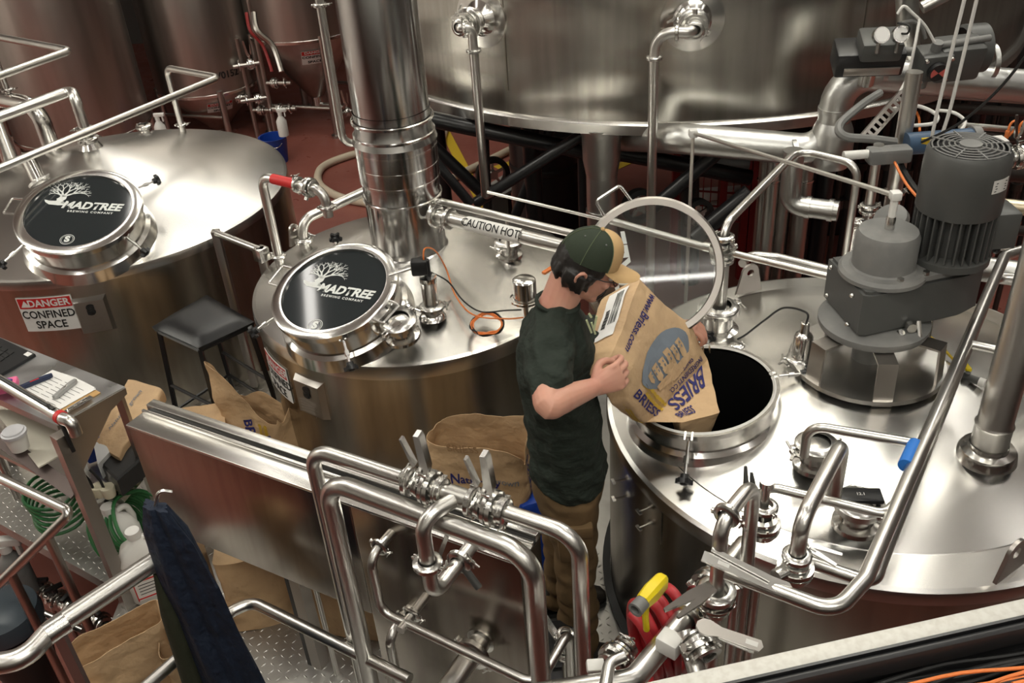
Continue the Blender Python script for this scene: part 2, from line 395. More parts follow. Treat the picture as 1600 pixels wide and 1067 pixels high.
M_logo = mat('white_print', (.62, .64, .62), .5)
def badge(parent, M, s):
    b = B(); b.lathe([(s, 0), (s*.93, 0)], M, 24); b.lathe([(s*.8, 0), (s*.76, 0)], M, 24)
    t = text_b('S', s*1.5, .06); warp(t, lambda v: M @ Vector((v.x, v.y, .001))); me = t.mesh('x', None, 0)
    b.add(me); part('maker_badge', b, M_logo, parent, smooth=0)
def on_cyl(c, R, az, z0):
    """maps (x across, y up, z off) onto the upright cylinder"""
    def fn(v):
        a = az + v.x/R; r = R+v.z; return Vector((c[0]+r*math.cos(a), c[1]+r*math.sin(a), z0+v.y))
    return fn
def hit_cyl(x, y, c, R):
    d = _ray(x, y); a = d.x**2+d.y**2; bb = -(d.x*c[0]+d.y*c[1]); cc = c[0]**2+c[1]**2-R*R; t = (-bb-math.sqrt(max(0, bb*bb-a*cc)))/a
    P = CP+d*t; return math.atan2(P.y-c[1], P.x-c[0]), P.z
def flat(b, W, H, z, n=10):
    return b.grid(lambda u, v: (W*(u-.5), H*(v-.5), z), n, 1)
def danger_sign(parent, c, R, px_, W=.27, H=.19):
    az, z = hit_cyl(px_[0], px_[1], c, R); fn = on_cyl(c, R, az, z)
    b = flat(B(), W, H, .003); b.solid(-.002); warp(b, fn); s = part('danger_sign', b, M_white, parent, 'white and red sign reading DANGER CONFINED SPACE', smooth=20)
    b = B(); b.grid(lambda u, v: ((W-.012)*(u-.5), H*.5-.006-.058*(1-v), .0062), 10, 1); warp(b, fn); part('red_band', b, M_red, s)
    def tx(t, size, x, y, m, bold=.02, sx=1):
        q = text_b(t, size, bold, sx=sx); subdiv_tris(q, .03); warp(q, lambda v: fn(Vector((v.x+x, v.y+y, .0072)))); part('lettering', q, m, s, smooth=0)
    tx('DANGER', .055, .02, H*.5-.036, M_white, .03, .95); tx('CONFINED', .062, 0, -.002, M_ink, .02, .86); tx('SPACE', .062, .0, -.062, M_ink, .02, .9)
    q = B(); q.bm.faces.new([q.bm.verts.new(v) for v in ((-W*.44, H*.5-.055, .0072), (-W*.27, H*.5-.055, .0072), (-W*.355, H*.5-.016, .0072))]); warp(q, fn); part('warning_triangle', q, M_white, s, smooth=0)
    return s
def nameplate(parent, c, R, px_, W=.15, H=.2):
    az, z = hit_cyl(px_[0], px_[1], c, R); fn = on_cyl(c, R, az, z); b = B()
    b.hexa([(-W/2, -H/2, .028), (W/2, -H/2, .028), (W/2, H/2, .028), (-W/2, H/2, .028)], [(-W*.62, -H*.6, -.004), (W*.62, -H*.6, -.004), (W*.62, H*.6, -.004), (-W*.62, H*.6, -.004)]); warp(b, fn)
    s = part('nameplate', b, M_frame, parent, 'pressed steel maker plate')
    q = text_b('S', .075, .08); warp(q, lambda v: fn(Vector((v.x, v.y+H*.22, .029)))); part('lettering', q, M_ink, s, smooth=0)
    q = B()
    for k in range(5): q.box((-.005, H*.0-.016*k-.01, .0285), (W*.7, .0035, .001))
    q.box((.03, -.06, .0285), (.002, .06, .001)); warp(q, fn); part('print_lines', q, M_frame, s)
    return s
# ------------------------------------------------------------------ tank shells
def tank_shell(name, label, c, R, zr, za, z0, mb, ml, ra=.1, band=.07, cat='tank', seam=None, knuckle=.02):
    t = thing(name, label, cat, (c[0], c[1], z0)); M = T((c[0], c[1], 0))
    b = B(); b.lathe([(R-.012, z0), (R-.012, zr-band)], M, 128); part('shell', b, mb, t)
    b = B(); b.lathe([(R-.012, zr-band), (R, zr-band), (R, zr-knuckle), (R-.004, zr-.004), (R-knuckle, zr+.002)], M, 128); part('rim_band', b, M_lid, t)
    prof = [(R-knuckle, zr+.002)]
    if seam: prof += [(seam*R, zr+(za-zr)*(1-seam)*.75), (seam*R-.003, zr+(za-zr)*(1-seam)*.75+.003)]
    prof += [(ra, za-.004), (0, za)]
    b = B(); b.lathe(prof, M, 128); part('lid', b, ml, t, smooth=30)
    return t
def manway(tank, centre, normal, r, h, xdir, knobs, handles=(), lid=True):
    """round hatch: collar, clamp ring, window, star knobs on swing bolts"""
    M = frame(centre, normal, xdir)
    b = B(); b.lathe([(r*1.12, -h-.05), (r*1.06, -h+.01), (r*.985, -h+.02), (r*.985, -.03), (r*1.02, -.02), (r*1.02, 0), (r*.93, 0), (r*.93, -h-.05)], M, 72); t = part('hatch_collar', b, M_pol, tank)
    if lid:
        b = B(); b.lathe([(r*.86, .004), (r*.87, .024), (r*.98, .026), (r*1.04, .018), (r*1.045, -.006), (r*1.02, -.012)], M, 72); t = part('hatch_lid', b, M_pol, tank)
        b = B(); b.lathe([(0, .012), (r*.87, .012)], M, 72); g = part('window', b, M_glassy, t, 'dark glass with white brewery mark')
    for k, (a, L, drop) in enumerate(knobs):
        d = Vector((math.cos(a), math.sin(a), 0)); K = M @ T(d*r*1.02+Vector((0, 0, -.02)))
        out = (M.to_3x3() @ (d+Vector((0, 0, -drop)))).normalized(); p0 = M @ (d*r*.98+Vector((0, 0, -.01)))
        b = B(); b.cyl(p0, p0+out*L, .006, 8); b.cyl(p0+out*L*.45, p0+out*L*.62, .011, 8)
        b.box((0, .012, 0), (.03, .006, .03), frame(p0, out, M.to_3x3() @ Vector((0, 0, 1)))); b.box((0, -.012, 0), (.03, .006, .03), frame(p0, out, M.to_3x3() @ Vector((0, 0, 1))))
        s = part('swing_bolt', b, M_fit, tank)
        put('star_knob', KNOB, s, frame(p0+out*(L-.004), out) @ S(.03))
    for a in handles:
        d = Vector((math.cos(a), math.sin(a), 0)); s_ = Vector((-d.y, d.x, 0)); o_ = .002
        P = [M @ (d*r*1.0+s_*.055+Vector((0, 0, .012))), M @ (d*r*1.22+s_*.055+Vector((0, 0, .012))), M @ (d*r*1.22-s_*.055+Vector((0, 0, .012))), M @ (d*r*1.0-s_*.055+Vector((0, 0, .012)))]
        b = B(); b.tube(P, .006, .012, 8); part('lift_handle', b, M_fit, t)
    return t, M
def lug(p, yaw, h, w, label, th=.012, name='lifting_lug'):
    M = T(p) @ RZ(yaw) @ RX(math.pi/2); b = B(); n = 24; out = []; inn = []
    cy = h-w*.32
    for i in range(n):
        a = 2*math.pi*i/n; x, y = math.cos(a), math.sin(a); inn.append((x*w*.13, cy+y*w*.13))
        ox, oy = x*w*.32, cy+y*w*.32
        if y < -.2: ox = x/max(abs(x), .35)*w*.5 if abs(x) > .2 else x*w*1.4; oy = 0
        out.append((ox, oy))
    for z in (0, th):
        pass
    vo = [[b.bm.verts.new(M @ Vector((x, y, z))) for x, y in out] for z in (0, th)]; vi = [[b.bm.verts.new(M @ Vector((x, y, z))) for x, y in inn] for z in (0, th)]
    for i in range(n):
        j = (i+1) % n
        b.bm.faces.new((vo[0][i], vo[0][j], vi[0][j], vi[0][i])); b.bm.faces.new((vo[1][i], vi[1][i], vi[1][j], vo[1][j]))
        b.bm.faces.new((vo[0][i], vo[1][i], vo[1][j], vo[0][j])); b.bm.faces.new((vi[0][i], vi[0][j], vi[1][j], vi[1][i]))
    return single(name, b, M_frame, label, 'lifting lug', p)
# ------------------------------------------------------------------ the three tanks and the big kettle
C1, R1 = (-2.345, 5.28), 1.07
C2, R2 = (-.45, 4.04), .78
C3, R3 = (1.29, 2.81), .95
C4, R4 = (1.39, 7.39), 2.46
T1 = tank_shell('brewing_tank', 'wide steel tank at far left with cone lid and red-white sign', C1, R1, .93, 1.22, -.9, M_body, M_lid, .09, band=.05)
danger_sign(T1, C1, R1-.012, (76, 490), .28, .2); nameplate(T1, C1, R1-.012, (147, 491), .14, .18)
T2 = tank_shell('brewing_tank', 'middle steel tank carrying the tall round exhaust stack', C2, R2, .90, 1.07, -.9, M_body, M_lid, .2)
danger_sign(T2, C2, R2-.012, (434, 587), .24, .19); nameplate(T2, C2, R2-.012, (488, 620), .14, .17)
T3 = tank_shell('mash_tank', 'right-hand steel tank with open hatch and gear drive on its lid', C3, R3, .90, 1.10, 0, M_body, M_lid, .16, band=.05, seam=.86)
b = B(); b.lathe([(R3-.01, .012), (R3+.02, .012), (R3+.022, .03), (R3-.01, .035)], T((C3[0], C3[1], 0)), 96); part('base_ring', b, M_rub, T3)
# access plates with wing screws on the shell of the right tank
for (x, y) in ((971, 750), (971, 777), (1010, 795), (1010, 820)):
    az, z = hit_cyl(x, y, C3, R3-.01); n = Vector((math.cos(az), math.sin(az), 0)); p = Vector((C3[0], C3[1], z))+n*(R3-.015)
    b = B(); b.cyl(p, p+n*.035, .004, 8); b.box((0, 0, .036), (.005, .03, .012), frame(p, n)); part('wing_screw', b, M_fit, T3)
az, z = hit_cyl(1005, 795, C3, R3-.01)
b = flat(B(), .22, .16, .002); b.solid(-.002); warp(b, on_cyl(C3, R3-.012, az, z)); part('access_plate', b, M_body, T3)
T4 = thing('brew_kettle', 'huge raised steel kettle filling the top middle of the room', 'kettle', (C4[0], C4[1], -.9))
M4 = T((C4[0], C4[1], 0))
b = B(); b.lathe([(R4-.03, 1.22), (R4-.03, 5.0), (R4-.5, 5.3), (0, 5.5)], M4, 160); part('shell', b, M_big, T4)
b = B(); b.lathe([(R4-.3, 1.14), (R4, 1.15), (R4, 1.205), (R4-.01, 1.215), (R4-.03, 1.22)], M4, 160); part('skirt_band', b, M_lid, T4)
b = B(); b.lathe([(0, 1.18), (R4-.3, 1.16)], M4, 96); part('underside', b, M_rub, T4)
for k in range(6):
    a = math.radians(-68+60*k); p = Vector((C4[0]+1.9*math.cos(a), C4[1]+1.9*math.sin(a), -.9)); b = B(); b.cyl(p, p+Vector((0, 0, 2.06)), .06, 20); part('leg', b, M_blk, T4)
# seam on the kettle front
for x in (790, 1345):
    az, z = hit_cyl(x, 80, C4, R4-.03); b = B(); b.grid(lambda u, v: (.006*(u-.5), 3.6*(v-.5), .002), 1, 1); b.solid(-.002); warp(b, on_cyl(C4, R4-.03, az, 3.15)); part('weld_seam', b, M_body, T4)
# ------------------------------------------------------------------ exhaust stack on the middle tank
t = thing('exhaust_stack', 'tall polished round exhaust stack rising from middle tank', 'exhaust stack', (C2[0], C2[1], 1.05))
MS = T((C2[0]-.004, C2[1]+.0, 0)); rs = .178
def band(z, w=.012, e=.006):
    b = B(); b.lathe([(rs, z-w), (rs+e, z-w*.6), (rs+e, z+w*.6), (rs, z+w)], MS, 64); return part('clamp_band', b, M_pol, t)
b = B(); b.lathe([(rs+.06, 1.05), (rs+.02, 1.062), (rs-.002, 1.07), (rs-.002, 1.42)], MS, 64); part('lower_duct', b, M_stack, t)
b = B(); b.lathe([(rs+.005, 1.42), (rs+.005, 1.60)], MS, 64); part('middle_duct', b, M_stack, t)
b = B(); b.lathe([(rs+.012, 1.60), (rs-.006, 1.66), (rs-.006, 1.74)], MS, 64); part('middle_duct', b, M_stack, t)
b = B(); b.lathe([(rs-.010, 1.74), (rs-.010, 5.5)], MS, 64); part('upper_duct', b, M_stack, t)
for yy in (328, 299, 276, 250, 228, 205): band(up(Vector((C2[0], C2[1]-rs, 1)), yy).z, .008)
# ------------------------------------------------------------------ manways
def cone_n(c, P, slope): d = Vector((P[0]-c[0], P[1]-c[1], 0)).normalized(); return (d*slope+Vector((0, 0, 1))).normalized()
m1c = pz(124, 333, 1.17); n1 = cone_n(C1, m1c, .34)
m2c = pz(524, 456, 1.13); n2 = cone_n(C2, m2c, .33)
m3c = pz(1098, 606, 1.07); n3 = cone_n(C3, m3c, .12)
def r2d(x): return math.radians(x)
mw1, MM1 = manway(T1, m1c, n1, .30, .13, (1, 0, 0), [(r2d(38), .13, .05), (r2d(-32), .13, .5), (r2d(-138), .15, .35)], (r2d(172),))
logo(mw1, MM1 @ RZ(r2d(-6)) @ T((.0, .04, .012)), .225); badge(mw1, MM1 @ T((-.01, -.2, .013)), .035)
mw2, MM2 = manway(T2, m2c, n2, .268, .13, (1, 0, 0), [(r2d(15), .12, .1), (r2d(-80), .13, .6), (r2d(-165), .13, .3), (r2d(95), .1, .1)], (r2d(-38), r2d(150)))
logo(mw2, MM2 @ RZ(r2d(-24)) @ T((.005, .0, .012)), .2); badge(mw2, MM2 @ RZ(r2d(-15)) @ T((-.02, -.2, .013)), .034)
mw3, MM3 = manway(T3, m3c, n3, .262, .10, (1, 0, 0), [(r2d(2), .12, .12), (r2d(-112), .15, .7), (r2d(75), .1, .2)], (), lid=False)
b = B(); b.lathe([(0, -.6), (.235, -.6), (.243, -.01)], MM3, 64); part('shade_liner', b, mat('interior_shade_black', (.006, .006, .006), .9, spec=.1), T3)  # matte black liner carries the shade of the hatch interior in its colour
_c = B(); _c.lathe([(0, -.3), (.25, -.3), (.25, .3), (0, .3)], MM3, 48); _cm = _c.mesh('cutter', None, 0); _co = bpy.data.objects.new('cutter', _cm); COL.objects.link(_co)
for o_ in [c for c in T3.children if c.name.startswith('lid')]:
    me0 = o_.data; _co.location = -ORG[T3]; m_ = o_.modifiers.new('b', 'BOOLEAN'); m_.operation = 'DIFFERENCE'; m_.object = _co; _co.matrix_world = o_.matrix_world
    for v in _cm.vertices: v.co = v.co - ORG[T3]
    _dg = bpy.context.evaluated_depsgraph_get(); _dg.update(); nm = bpy.data.meshes.new_from_object(o_.evaluated_get(_dg)); o_.modifiers.clear(); o_.data = nm
bpy.data.objects.remove(_co)
b = B(); b.lathe([(.245, .0), (.25, .006), (.256, .0)], MM3, 64); part('gasket', b, M_wht, mw3)
# raised window lid of the right tank
lc = py(1019, 420, 3.02); ln = (CP-lc).normalized()+Vector((.10, -.1, .0)); ML = frame(lc, ln, (1, 0, 0))
rl = .262
b = B(); b.lathe([(rl*.885, -.012), (rl*.885, .012), (rl*.97, .014), (rl*1.0, .004), (rl*1.0, -.012)], ML, 80); t = part('hatch_lid', b, M_frame, T3, 'raised glass hatch lid')
b = B(); b.lathe([(0, .003), (rl*.89, .003), (rl*.89, -.003), (0, -.003)], ML, 64); part('window', b, M_clear, t)
q = text_b('TREE', .10, .035, shear=.1); warp(q, lambda v: ML @ RZ(r2d(98)) @ Vector((v.x+.045, v.y+.105, .0045))); part('lettering', q, M_logo, t, 'white lettering seen from behind', smooth=0)
b = B(); b.tube([ML @ Vector(v) for v in ((-.16, .2, 0), (-.19, .26, .01), (-.10, .31, .01), (-.06, .25, 0))], .006, .015, 8); part('lift_handle', b, M_fit, t)
hp = ML @ Vector((.03, -.26, 0)); b = B(); b.tube([hp, hp+Vector((.02, -.02, -.06)), MM3 @ Vector((.05, .27, -.02))], .012, .02, 8); part('hinge_arm', b, M_fit, t)
# ================================================================== pipe runs over the tanks
def pipe(label, L, r, fil=None, m=None, group=None, name='pipe_run', cat='pipe', n=16, base=None):
    P = nodes(L); t = thing(name, label, cat, base or P[0], group); b = B(); b.tube(P, r, fil if fil is not None else r*3.2, n); part('tube', b, m or M_pipe, t); return t, P
def run(t, L, r, fil=None, m=None, name='tube', n=16):
    P = nodes(L); b = B(); b.tube(P, r, fil if fil is not None else r*3.2, n); part(name, b, m or M_pipe, t); return P
def apex(c, z): return Vector((c[0], c[1], z))
# --- left tank
t, P = pipe('swan-neck spray pipe rising from left tank apex and running off left', [apex(C1, 1.2), ('u', 150), ('h', 112, 141), ('h', -80, 212)], .030, .12)
clamp(t, apex(C1, 1.265), (0, 0, 1), .034, spin=1); clamp(t, apex(C1, 1.33), (0, 0, 1), .03, spin=3)
b = B(); b.lathe([(.1, 1.19), (.085, 1.205), (.07, 1.215), (.05, 1.25), (.034, 1.26)], T((C1[0], C1[1], 0)), 32); part('collar', b, M_pol, t)
t, P = pipe('thin triangular-looped steel rail pipe above the left tank', [pz(286, 206, .99), ('u', 106), ('h', 342, 121), ('h', -90, 300)], .021, .05)
clamp(t, P[0]+Vector((0, 0, .05)), (0, 0, 1), .022)
t, P = pipe('folded thin pipe at the upper left edge over the fermenters', [('Y', -60, 47, 6.2), ('h', 110, 79), ('h', -90, 150)], .021, .05)
t, P = pipe('thick inverted-U vent pipe on the far side of the left tank', [pz(20, 262, .9), ('u', 150), ('h', 58, 166), ('u', 262)], .052, .12, M_pol)
b = B(); b.lathe([(.12, .93), (.07, .98), (.054, 1.04)], T((P[-1].x, P[-1].y, 0)), 28); part('flare', b, M_pol, t)
top = (P[1]+P[2])/2; clamp(t, top+Vector((0, 0, .07)), (0, 0, 1), .022); run(t, [top+Vector((0, 0, .05)), top+Vector((0, 0, .7))], .017)
port(T1, pz(228, 209, 1.0), .035, .05, label='small capped port')
t = T1
a, c_ = pz(68, 297, 1.09), pz(46, 252, 1.22); b = B(); d = (c_-a).normalized(); b.cyl(a-d*.05, c_, .04, 24); s = part('sight_lamp', b, M_pol, T1); put('clamp', CLAMPW, s, frame(a+d*.03, d) @ S(.042))
# --- middle tank, left side
t, P = pipe('upright pipe left of the middle tank topped with red tape', [pz(437, 408, .93), ('u', 275), ('h', 506, 298), ('u', 338)], .023, .06)
run(t, [P[0]+Vector((0, 0, -.9)), P[0]], .023)
b = B(); q0 = P[1]+(P[2]-P[1])*.2; q1 = P[1]+(P[2]-P[1])*.55; b.cyl(q0, q1, .0245, 16); part('red_tape', b, M_red, t)
dd = P[2]-P[1]; valve(t, P[1]+dd*.78, dd, .023, spin=2.5, lever=False); clamp(t, P[1]+dd*.6, dd, .024); clamp(t, P[2]+Vector((0, 0, -.08)), (0, 0, 1), .023); clamp(t, Vector((P[0].x, P[0].y, .96)), (0, 0, 1), .024, spin=2)
t, P = pipe('bent pipe from the middle tank lid running behind the stack', [pz(478, 388, .93), ('u', 345), ('h', 585, 292)], .026, .09)
clamp(t, P[0]+Vector((0, 0, .05)), (0, 0, 1), .03, spin=1)
t, P = pipe('upright steel pipe just left of the exhaust stack', [('Y', 575, 218, 4.75), ('h', 537, 228), ('u', -60)], .021, .07)
clamp(t, up(P[1], 8), (0, 0, 1), .022)
# T2 fittings
port(T2, pz(629, 522, 1.0), .052, .07, axis=(-.1, -.2, 1), label='low capped port')
port(T2, pz(795, 397, 1.0), .045, .06, label='capped port under the caution pipe')
s = pz(676, 492, .99); b = B(); M = T(s); b.lathe([(.06, -.01), (.05, .006), (.034, .016), (.034, .16), (.037, .165), (.037, .19), (.0, .195)], M, 28); q = part('spray_valve', b, M_pol, T2)
put('clamp', CLAMPW, q, M @ T((0, 0, .04)) @ S(.034)); b = B(); b.cyl(s+Vector((0, 0, .19)), s+Vector((0, 0, .27)), .015, 12); b.box(s+Vector((-.03, 0, .24)), (.07, .05, .07), bev=.01); part('sensor_head', b, M_plas, T2)
b = B(); b.cyl(s+Vector((-.05, 0, .24)), s+Vector((-.16, -.02, .22)), .009, 10); part('sensor_stem', b, M_fit, T2)
head = s+Vector((0, 0, .27))
lug(pz(462, 380, .95), .9, .11, .09, 'rounded lifting lug at left edge of the middle tank lid')
# side sampler on right edge of T2
s = pz(822, 492, 1.0); b = B(); b.lathe([(.012, -.04), (.012, .07), (.05, .08), (.05, .17), (.04, .178), (0, .18)], T(s), 28); b.lathe([(.065, .075), (.065, .085)], T(s), 28); part('sample_cup', b, M_pol, T2, 'capped round sample cup on a short stem')
# cables
def cable(label, P, r, m, name='cable', cat='cable', group=None, n=8, sm=8):
    P = spline(nodes(P), sm); return single(name, B().tube(P, r, 0, n), m, label, cat, P[0], group)
hd = lambda dx, dy, dz: head+Vector((dx, dy, dz))
cable('orange sensor cable curling down over the middle tank lid', [hd(-.01, 0, -.03), hd(0, 0, .05), pz(680, 392, 1.25), pz(697, 420, 1.1), pz(712, 462, 1.03), pz(740, 492, 1.01), pz(790, 498, 1.0), pz(818, 496, 1.0)], .0035, M_orange)
cable('black sensor cable from the middle tank sensor towards the worker', [hd(.0, 0, -.05), pz(700, 440, 1.08), pz(724, 470, 1.02), pz(752, 487, 1.01), pz(790, 485, 1.0), pz(815, 484, 1.0)], .0035, M_rub)
for k, (m_, lb) in enumerate(((M_rub, 'black coil of spare cable lying on the middle tank lid'), (M_orange, 'orange coil of spare cable lying on the middle tank lid'))):
    cc = pz(761, 508, .985+k*.004); L = [cc+Vector(((.068-.004*k)*math.cos(a*.5+k)*(1+.08*math.sin(a*.23+k)), (.085-.006*k)*math.sin(a*.5+k)*(1+.07*math.cos(a*.31)), .003*math.sin(a)+.012*(a % 3)/3)) for a in range(0, 40)]
    single('cable_coil', B().tube(spline(L, 3), .0035, 0, 6), m_, lb, 'cable', cc)
a_, c_ = pz(849, 430, 1.03), pz(874, 408, 1.05); t = thing('hand_scraper', 'orange handled tool lying beside the worker shoulder on middle tank', 'hand tool', a_); d = (c_-a_); b = B(); b.box((0, 0, 0), (d.length, .022, .014), frame((a_+c_)/2, (0, 0, 1), d), bev=.005); part('grip', b, M_orange, t)
b = B(); b.box((d.length*.75, 0, 0), (d.length*.6, .014, .004), frame((a_+c_)/2, (0, 0, 1), d)); part('blade', b, M_fit, t)
# --- caution pipe and its neighbours
s0 = Vector((C2[0]+rs*.75, C2[1]-rs*.6, 0))
P0 = py(672, 335, C2[1]-.16)
t = thing('caution_pipe', 'thick pipe from the stack carrying a CAUTION HOT label', 'pipe', P0)
Pn = run(t, [P0, ('h', 702, 342), ('h', 884, 386)], .030)
clamp(t, Pn[0]+(Pn[1]-Pn[0])*.3, Pn[1]-Pn[0], .033); clamp(t, Pn[1], Pn[1]-Pn[0], .031, spin=1.5); 
d = (Pn[2]-Pn[1]).normalized(); Lp = (Pn[2]-Pn[1]).length
vdir = (CP-Pn[1]).normalized(); Mx = frame(Pn[1], d, Vector((0, -1, .6)))   # Z along pipe, X facing up and out
b = B(); b.lathe([(.0325, Lp*.17), (.0325, Lp*.64)], Mx, 32); b.lathe([(.0305, Lp*.17), (.0325, Lp*.17)], Mx, 32); lb = part('caution_label', b, M_wht, t, 'cream label wrapped round the pipe')
q = text_b('CAUTION HOT!', .050, .012, sx=.86, sp=1.0); subdiv_tris(q, .012); warp(q, lambda v: Mx @ Vector((.0345*math.cos(v.y/.0335), -.0345*math.sin(v.y/.0335), Lp*.405+v.x))); part('lettering', q, M_ink, lb, smooth=0)
t, P = pipe('slim pipe running parallel above the caution pipe', [py(668, 310, C2[1]+.05), ('h', 900, 366)], .017)
for x in (792, 812): pass
P = nodes([py(792, 340, P[0].y-.02)]); b = B(); b.tube([py(792, 343, Pn[1].y+.1), pz(795, 395, 1.05)], .008); part('drop_tube', b, M_pipe, t)
t, P = pipe('thin rod crossing the gap behind the worker', [('Y', 762, 300, 4.5), ('h', 950, 345)], .008, .02)
t, P = pipe('pipe passing behind the raised hatch lid', [('Y', 955, 345, 3.9), ('h', 1112, 389)], .017)
# --- big kettle ports with drop pipes
def kport(px_, elbow, x2, y2, ybot, label, r=.026):
    az, z = hit_cyl(px_[0], px_[1], C4, R4-.03); n = Vector((math.cos(az), math.sin(az), 0)); c = Vector((C4[0], C4[1], z))+n*(R4-.03)
    M = frame(c, n); t = thing('drop_pipe', label, 'pipe', c)
    b = B(); b.lathe([(.165, -.01), (.165, .006), (.10, .012), (.085, .03), (.06, .05), (.06, .12)], M, 40); part('port_flange', b, M_pol, t)
    put('valve_body', VALVE, t, M @ T((0, 0, .15)) @ S(.034)); clamp(t, c+n*.1, n, .05, spin=1)
    tip = c+n*.24; P = nodes([c+n*.12, tip, ('h', *elbow), ('u', ybot)]); b = B(); b.tube(P, r, .10, 16); part('tube', b, M_pipe, t)
    clamp(t, P[1]+(P[2]-P[1])*.45, P[2]-P[1], r); clamp(t, P[2]+Vector((0, 0, -.13)), (0, 0, 1), r, spin=1.2)
    clamp(t, P[0]+n*.09, n, r*1.1, spin=4)
    return t, P
t, P = kport((752, 28), (737, 42), 0, 0, 306, 'left drop pipe hanging from the big kettle port')
run(t, [P[-1], P[-1]+Vector((0, 0, .0)), P[-1]+Vector((.02, .0, -.0))], .026) if 0 else None
run(t, [P[-1]+Vector((0, 0, .03)), P[-1], ('h', 800, 285), ('h', 860, 240)], .024, .06)
t, P = kport((1082, 30), (1023, 50), 0, 0, 470, 'right drop pipe hanging from the big kettle port')
# --- right tank cluster
sp = pz(1121, 512, 1.0); t = thing('spray_standpipe', 'vertical spray standpipe on the far left of right tank lid', 'pipe', sp)
b = B(); b.lathe([(.09, -.03), (.085, 0), (.062, .01), (.06, .07), (.085, .08), (.085, .095), (.03, .1), (.026, .12)], T(sp), 36); part('port_base', b, M_pol, t)
clamp(t, sp+Vector((0, 0, .09)), (0, 0, 1), .05, spin=.3)
P = nodes([sp+Vector((0, 0, .1)), ('u', 352), ('h', 1247, 234), ('h', 1342, 257), ('u', 420)])
b = B(); b.tube(P[:2]+[P[1]+(P[2]-P[1])*.02], .022, 0); b2 = B(); b2.tube(P, .017, .07); part('tube', b2, M_pipe, t)
b = B(); b.tube([sp+Vector((0, 0, .09)), up(sp, 405)], .03, 0, 20); part('outer_sleeve', b, M_pipe, t)
k = up(sp, 392); valve(t, k, (0, 0, 1), .026, spin=.5, lever=False); clamp(t, k+Vector((0, 0, .06)), (0, 0, 1), .026, spin=2.2); clamp(t, k+Vector((0, 0, -.04)), (0, 0, 1), .028, spin=1)
run(t, [k, ('h', 1100, 385)], .018); run(t, [k, ('h', 1296, 432)], .014)
t, P = pipe('side pipe looping behind the right tank from its standpipe', [('Y', 1160, 412, 3.75), ('h', 1172, 398), ('h', 1215, 402), ('h', 1310, 425)], .02, .05)
port(T3, pz(1150, 552, 1.05), .02, .03)
lug(pz(1168, 455, .93), .3, .14, .13, 'holed lifting lug at the far edge of the right tank')
lug(pz(1573, 893, .93), .55, .13, .14, 'holed lifting lug at near right edge of the right tank')
# sampler cylinder with cable
s = pz(1250, 572, 1.06); b = B(); b.lathe([(.055, -.02), (.05, 0), (.034, .012), (.034, .13), (.03, .14), (.018, .15), (.016, .19), (0, .195)], T(s), 28); q = part('spray_valve', b, M_pol, T3)
put('clamp', CLAMPW, q, T(s+Vector((0, 0, .03))) @ RZ(2.9) @ S(.033))
cable('thin black cable from the sensor post on the right tank', [s+Vector((0, 0, .18)), s+Vector((0, 0, .23)), pz(1225, 481, 1.2), pz(1195, 500, 1.14), pz(1165, 523, 1.08), pz(1152, 530, 1.06)], .004, M_rub)
# right big upright
c = pz(1543, 703, 1.03); t = thing('upright_pipe', 'thick upright steel pipe standing on the right tank lid', 'pipe', c)
b = B(); b.lathe([(.095, -.03), (.09, 0), (.085, .008), (.062, .014), (.06, .03)], T(c), 40); part('base_flange', b, M_pol, t)
b = B(); b.lathe([(.057, .01), (.057, .10), (.06, .11), (.054, .12), (.054, 1.4)], T(c), 32); part('tube', b, M_pipe, t)
c = pz(1640, 640, 1.0); t = thing('upright_pipe', 'partly hidden upright pipe at the right picture edge', 'pipe', c); b = B(); b.lathe([(.05, 0), (.05, 1.6)], T(c), 32); part('tube', b, M_pipe, t)
# long slanted run over the right tank
t, P = pipe('long slanting pipe crossing above the right tank', [('w', 2.35, 3.35, 1.25), ('h', 1570, 399), ('h', 1352, 905), ('h', 1305, 957), ('h', 1135, 893)], .021, .07)
za = P[1].z; base = P
run(t, [base[2]+Vector((0, 0, 0)), ('h', 1352, 905)], .02) if 0 else None
dv = (P[2]-P[1]); 
b = B(); b.cyl(pz(1430, 694, za), pz(1415, 728, za), .0225, 16); part('blue_tape', b, mat('blue_tape', (.02, .16, .55), .5), t)
run(t, [pz(1508, 536, za), ('h', 1560, 547)], .015)
run(t, [pz(1427, 692, za), ('h', 1263, 664), ('u', 712)], .015, .05)
run(t, [pz(1395, 790, za), pz(1380, 803, za), ('h', 1190, 757), ('u', 800)], .014, .05)
t, P = pipe('lower slanting pipe under the long run over the right tank', [('w', 2.3, 3.1, 1.14), pz(1556, 432, 1.14), pz(1376, 880, 1.14), pz(1365, 912, 1.14), pz(1265, 878, 1.14)], .019, .05)
port(T3, pz(1272, 722, 1.02), .047, .07, label='port with domed cap under the thin pipe')
port(T3, pz(1338, 815, .98), .05, .07, cap=False, label='port with phone-sized reader lying on it')
# handheld on that port
c = pz(1336, 777, 1.075); M = frame(c, (0, 0, 1), (1, 0, 0)) @ RZ(-.12); t = thing('handheld_meter', 'black handheld meter with pink button on the near port', 'meter', c)
b = B(); b.box((0, 0, .006), (.16, .062, .016), M, bev=.006); part('case', b, M_plas, t); b = B(); b.box((-.05, .012, .0145), (.018, .016, .003), M, bev=.001); part('button', b, mat('pink_button', (.8, .3, .27), .5), t)
b = B(); b.tube([M @ Vector(v) for v in ((-.03, .03, .01), (0, .045, .012), (.03, .03, .01))], .002, .01, 6); part('wire_clip', b, M_fit, t)
q = text_b('12.1', .016, .02); warp(q, lambda v: M @ Vector((v.x+.015, v.y, .0147))); part('display_digits', q, M_wht, t, smooth=0)
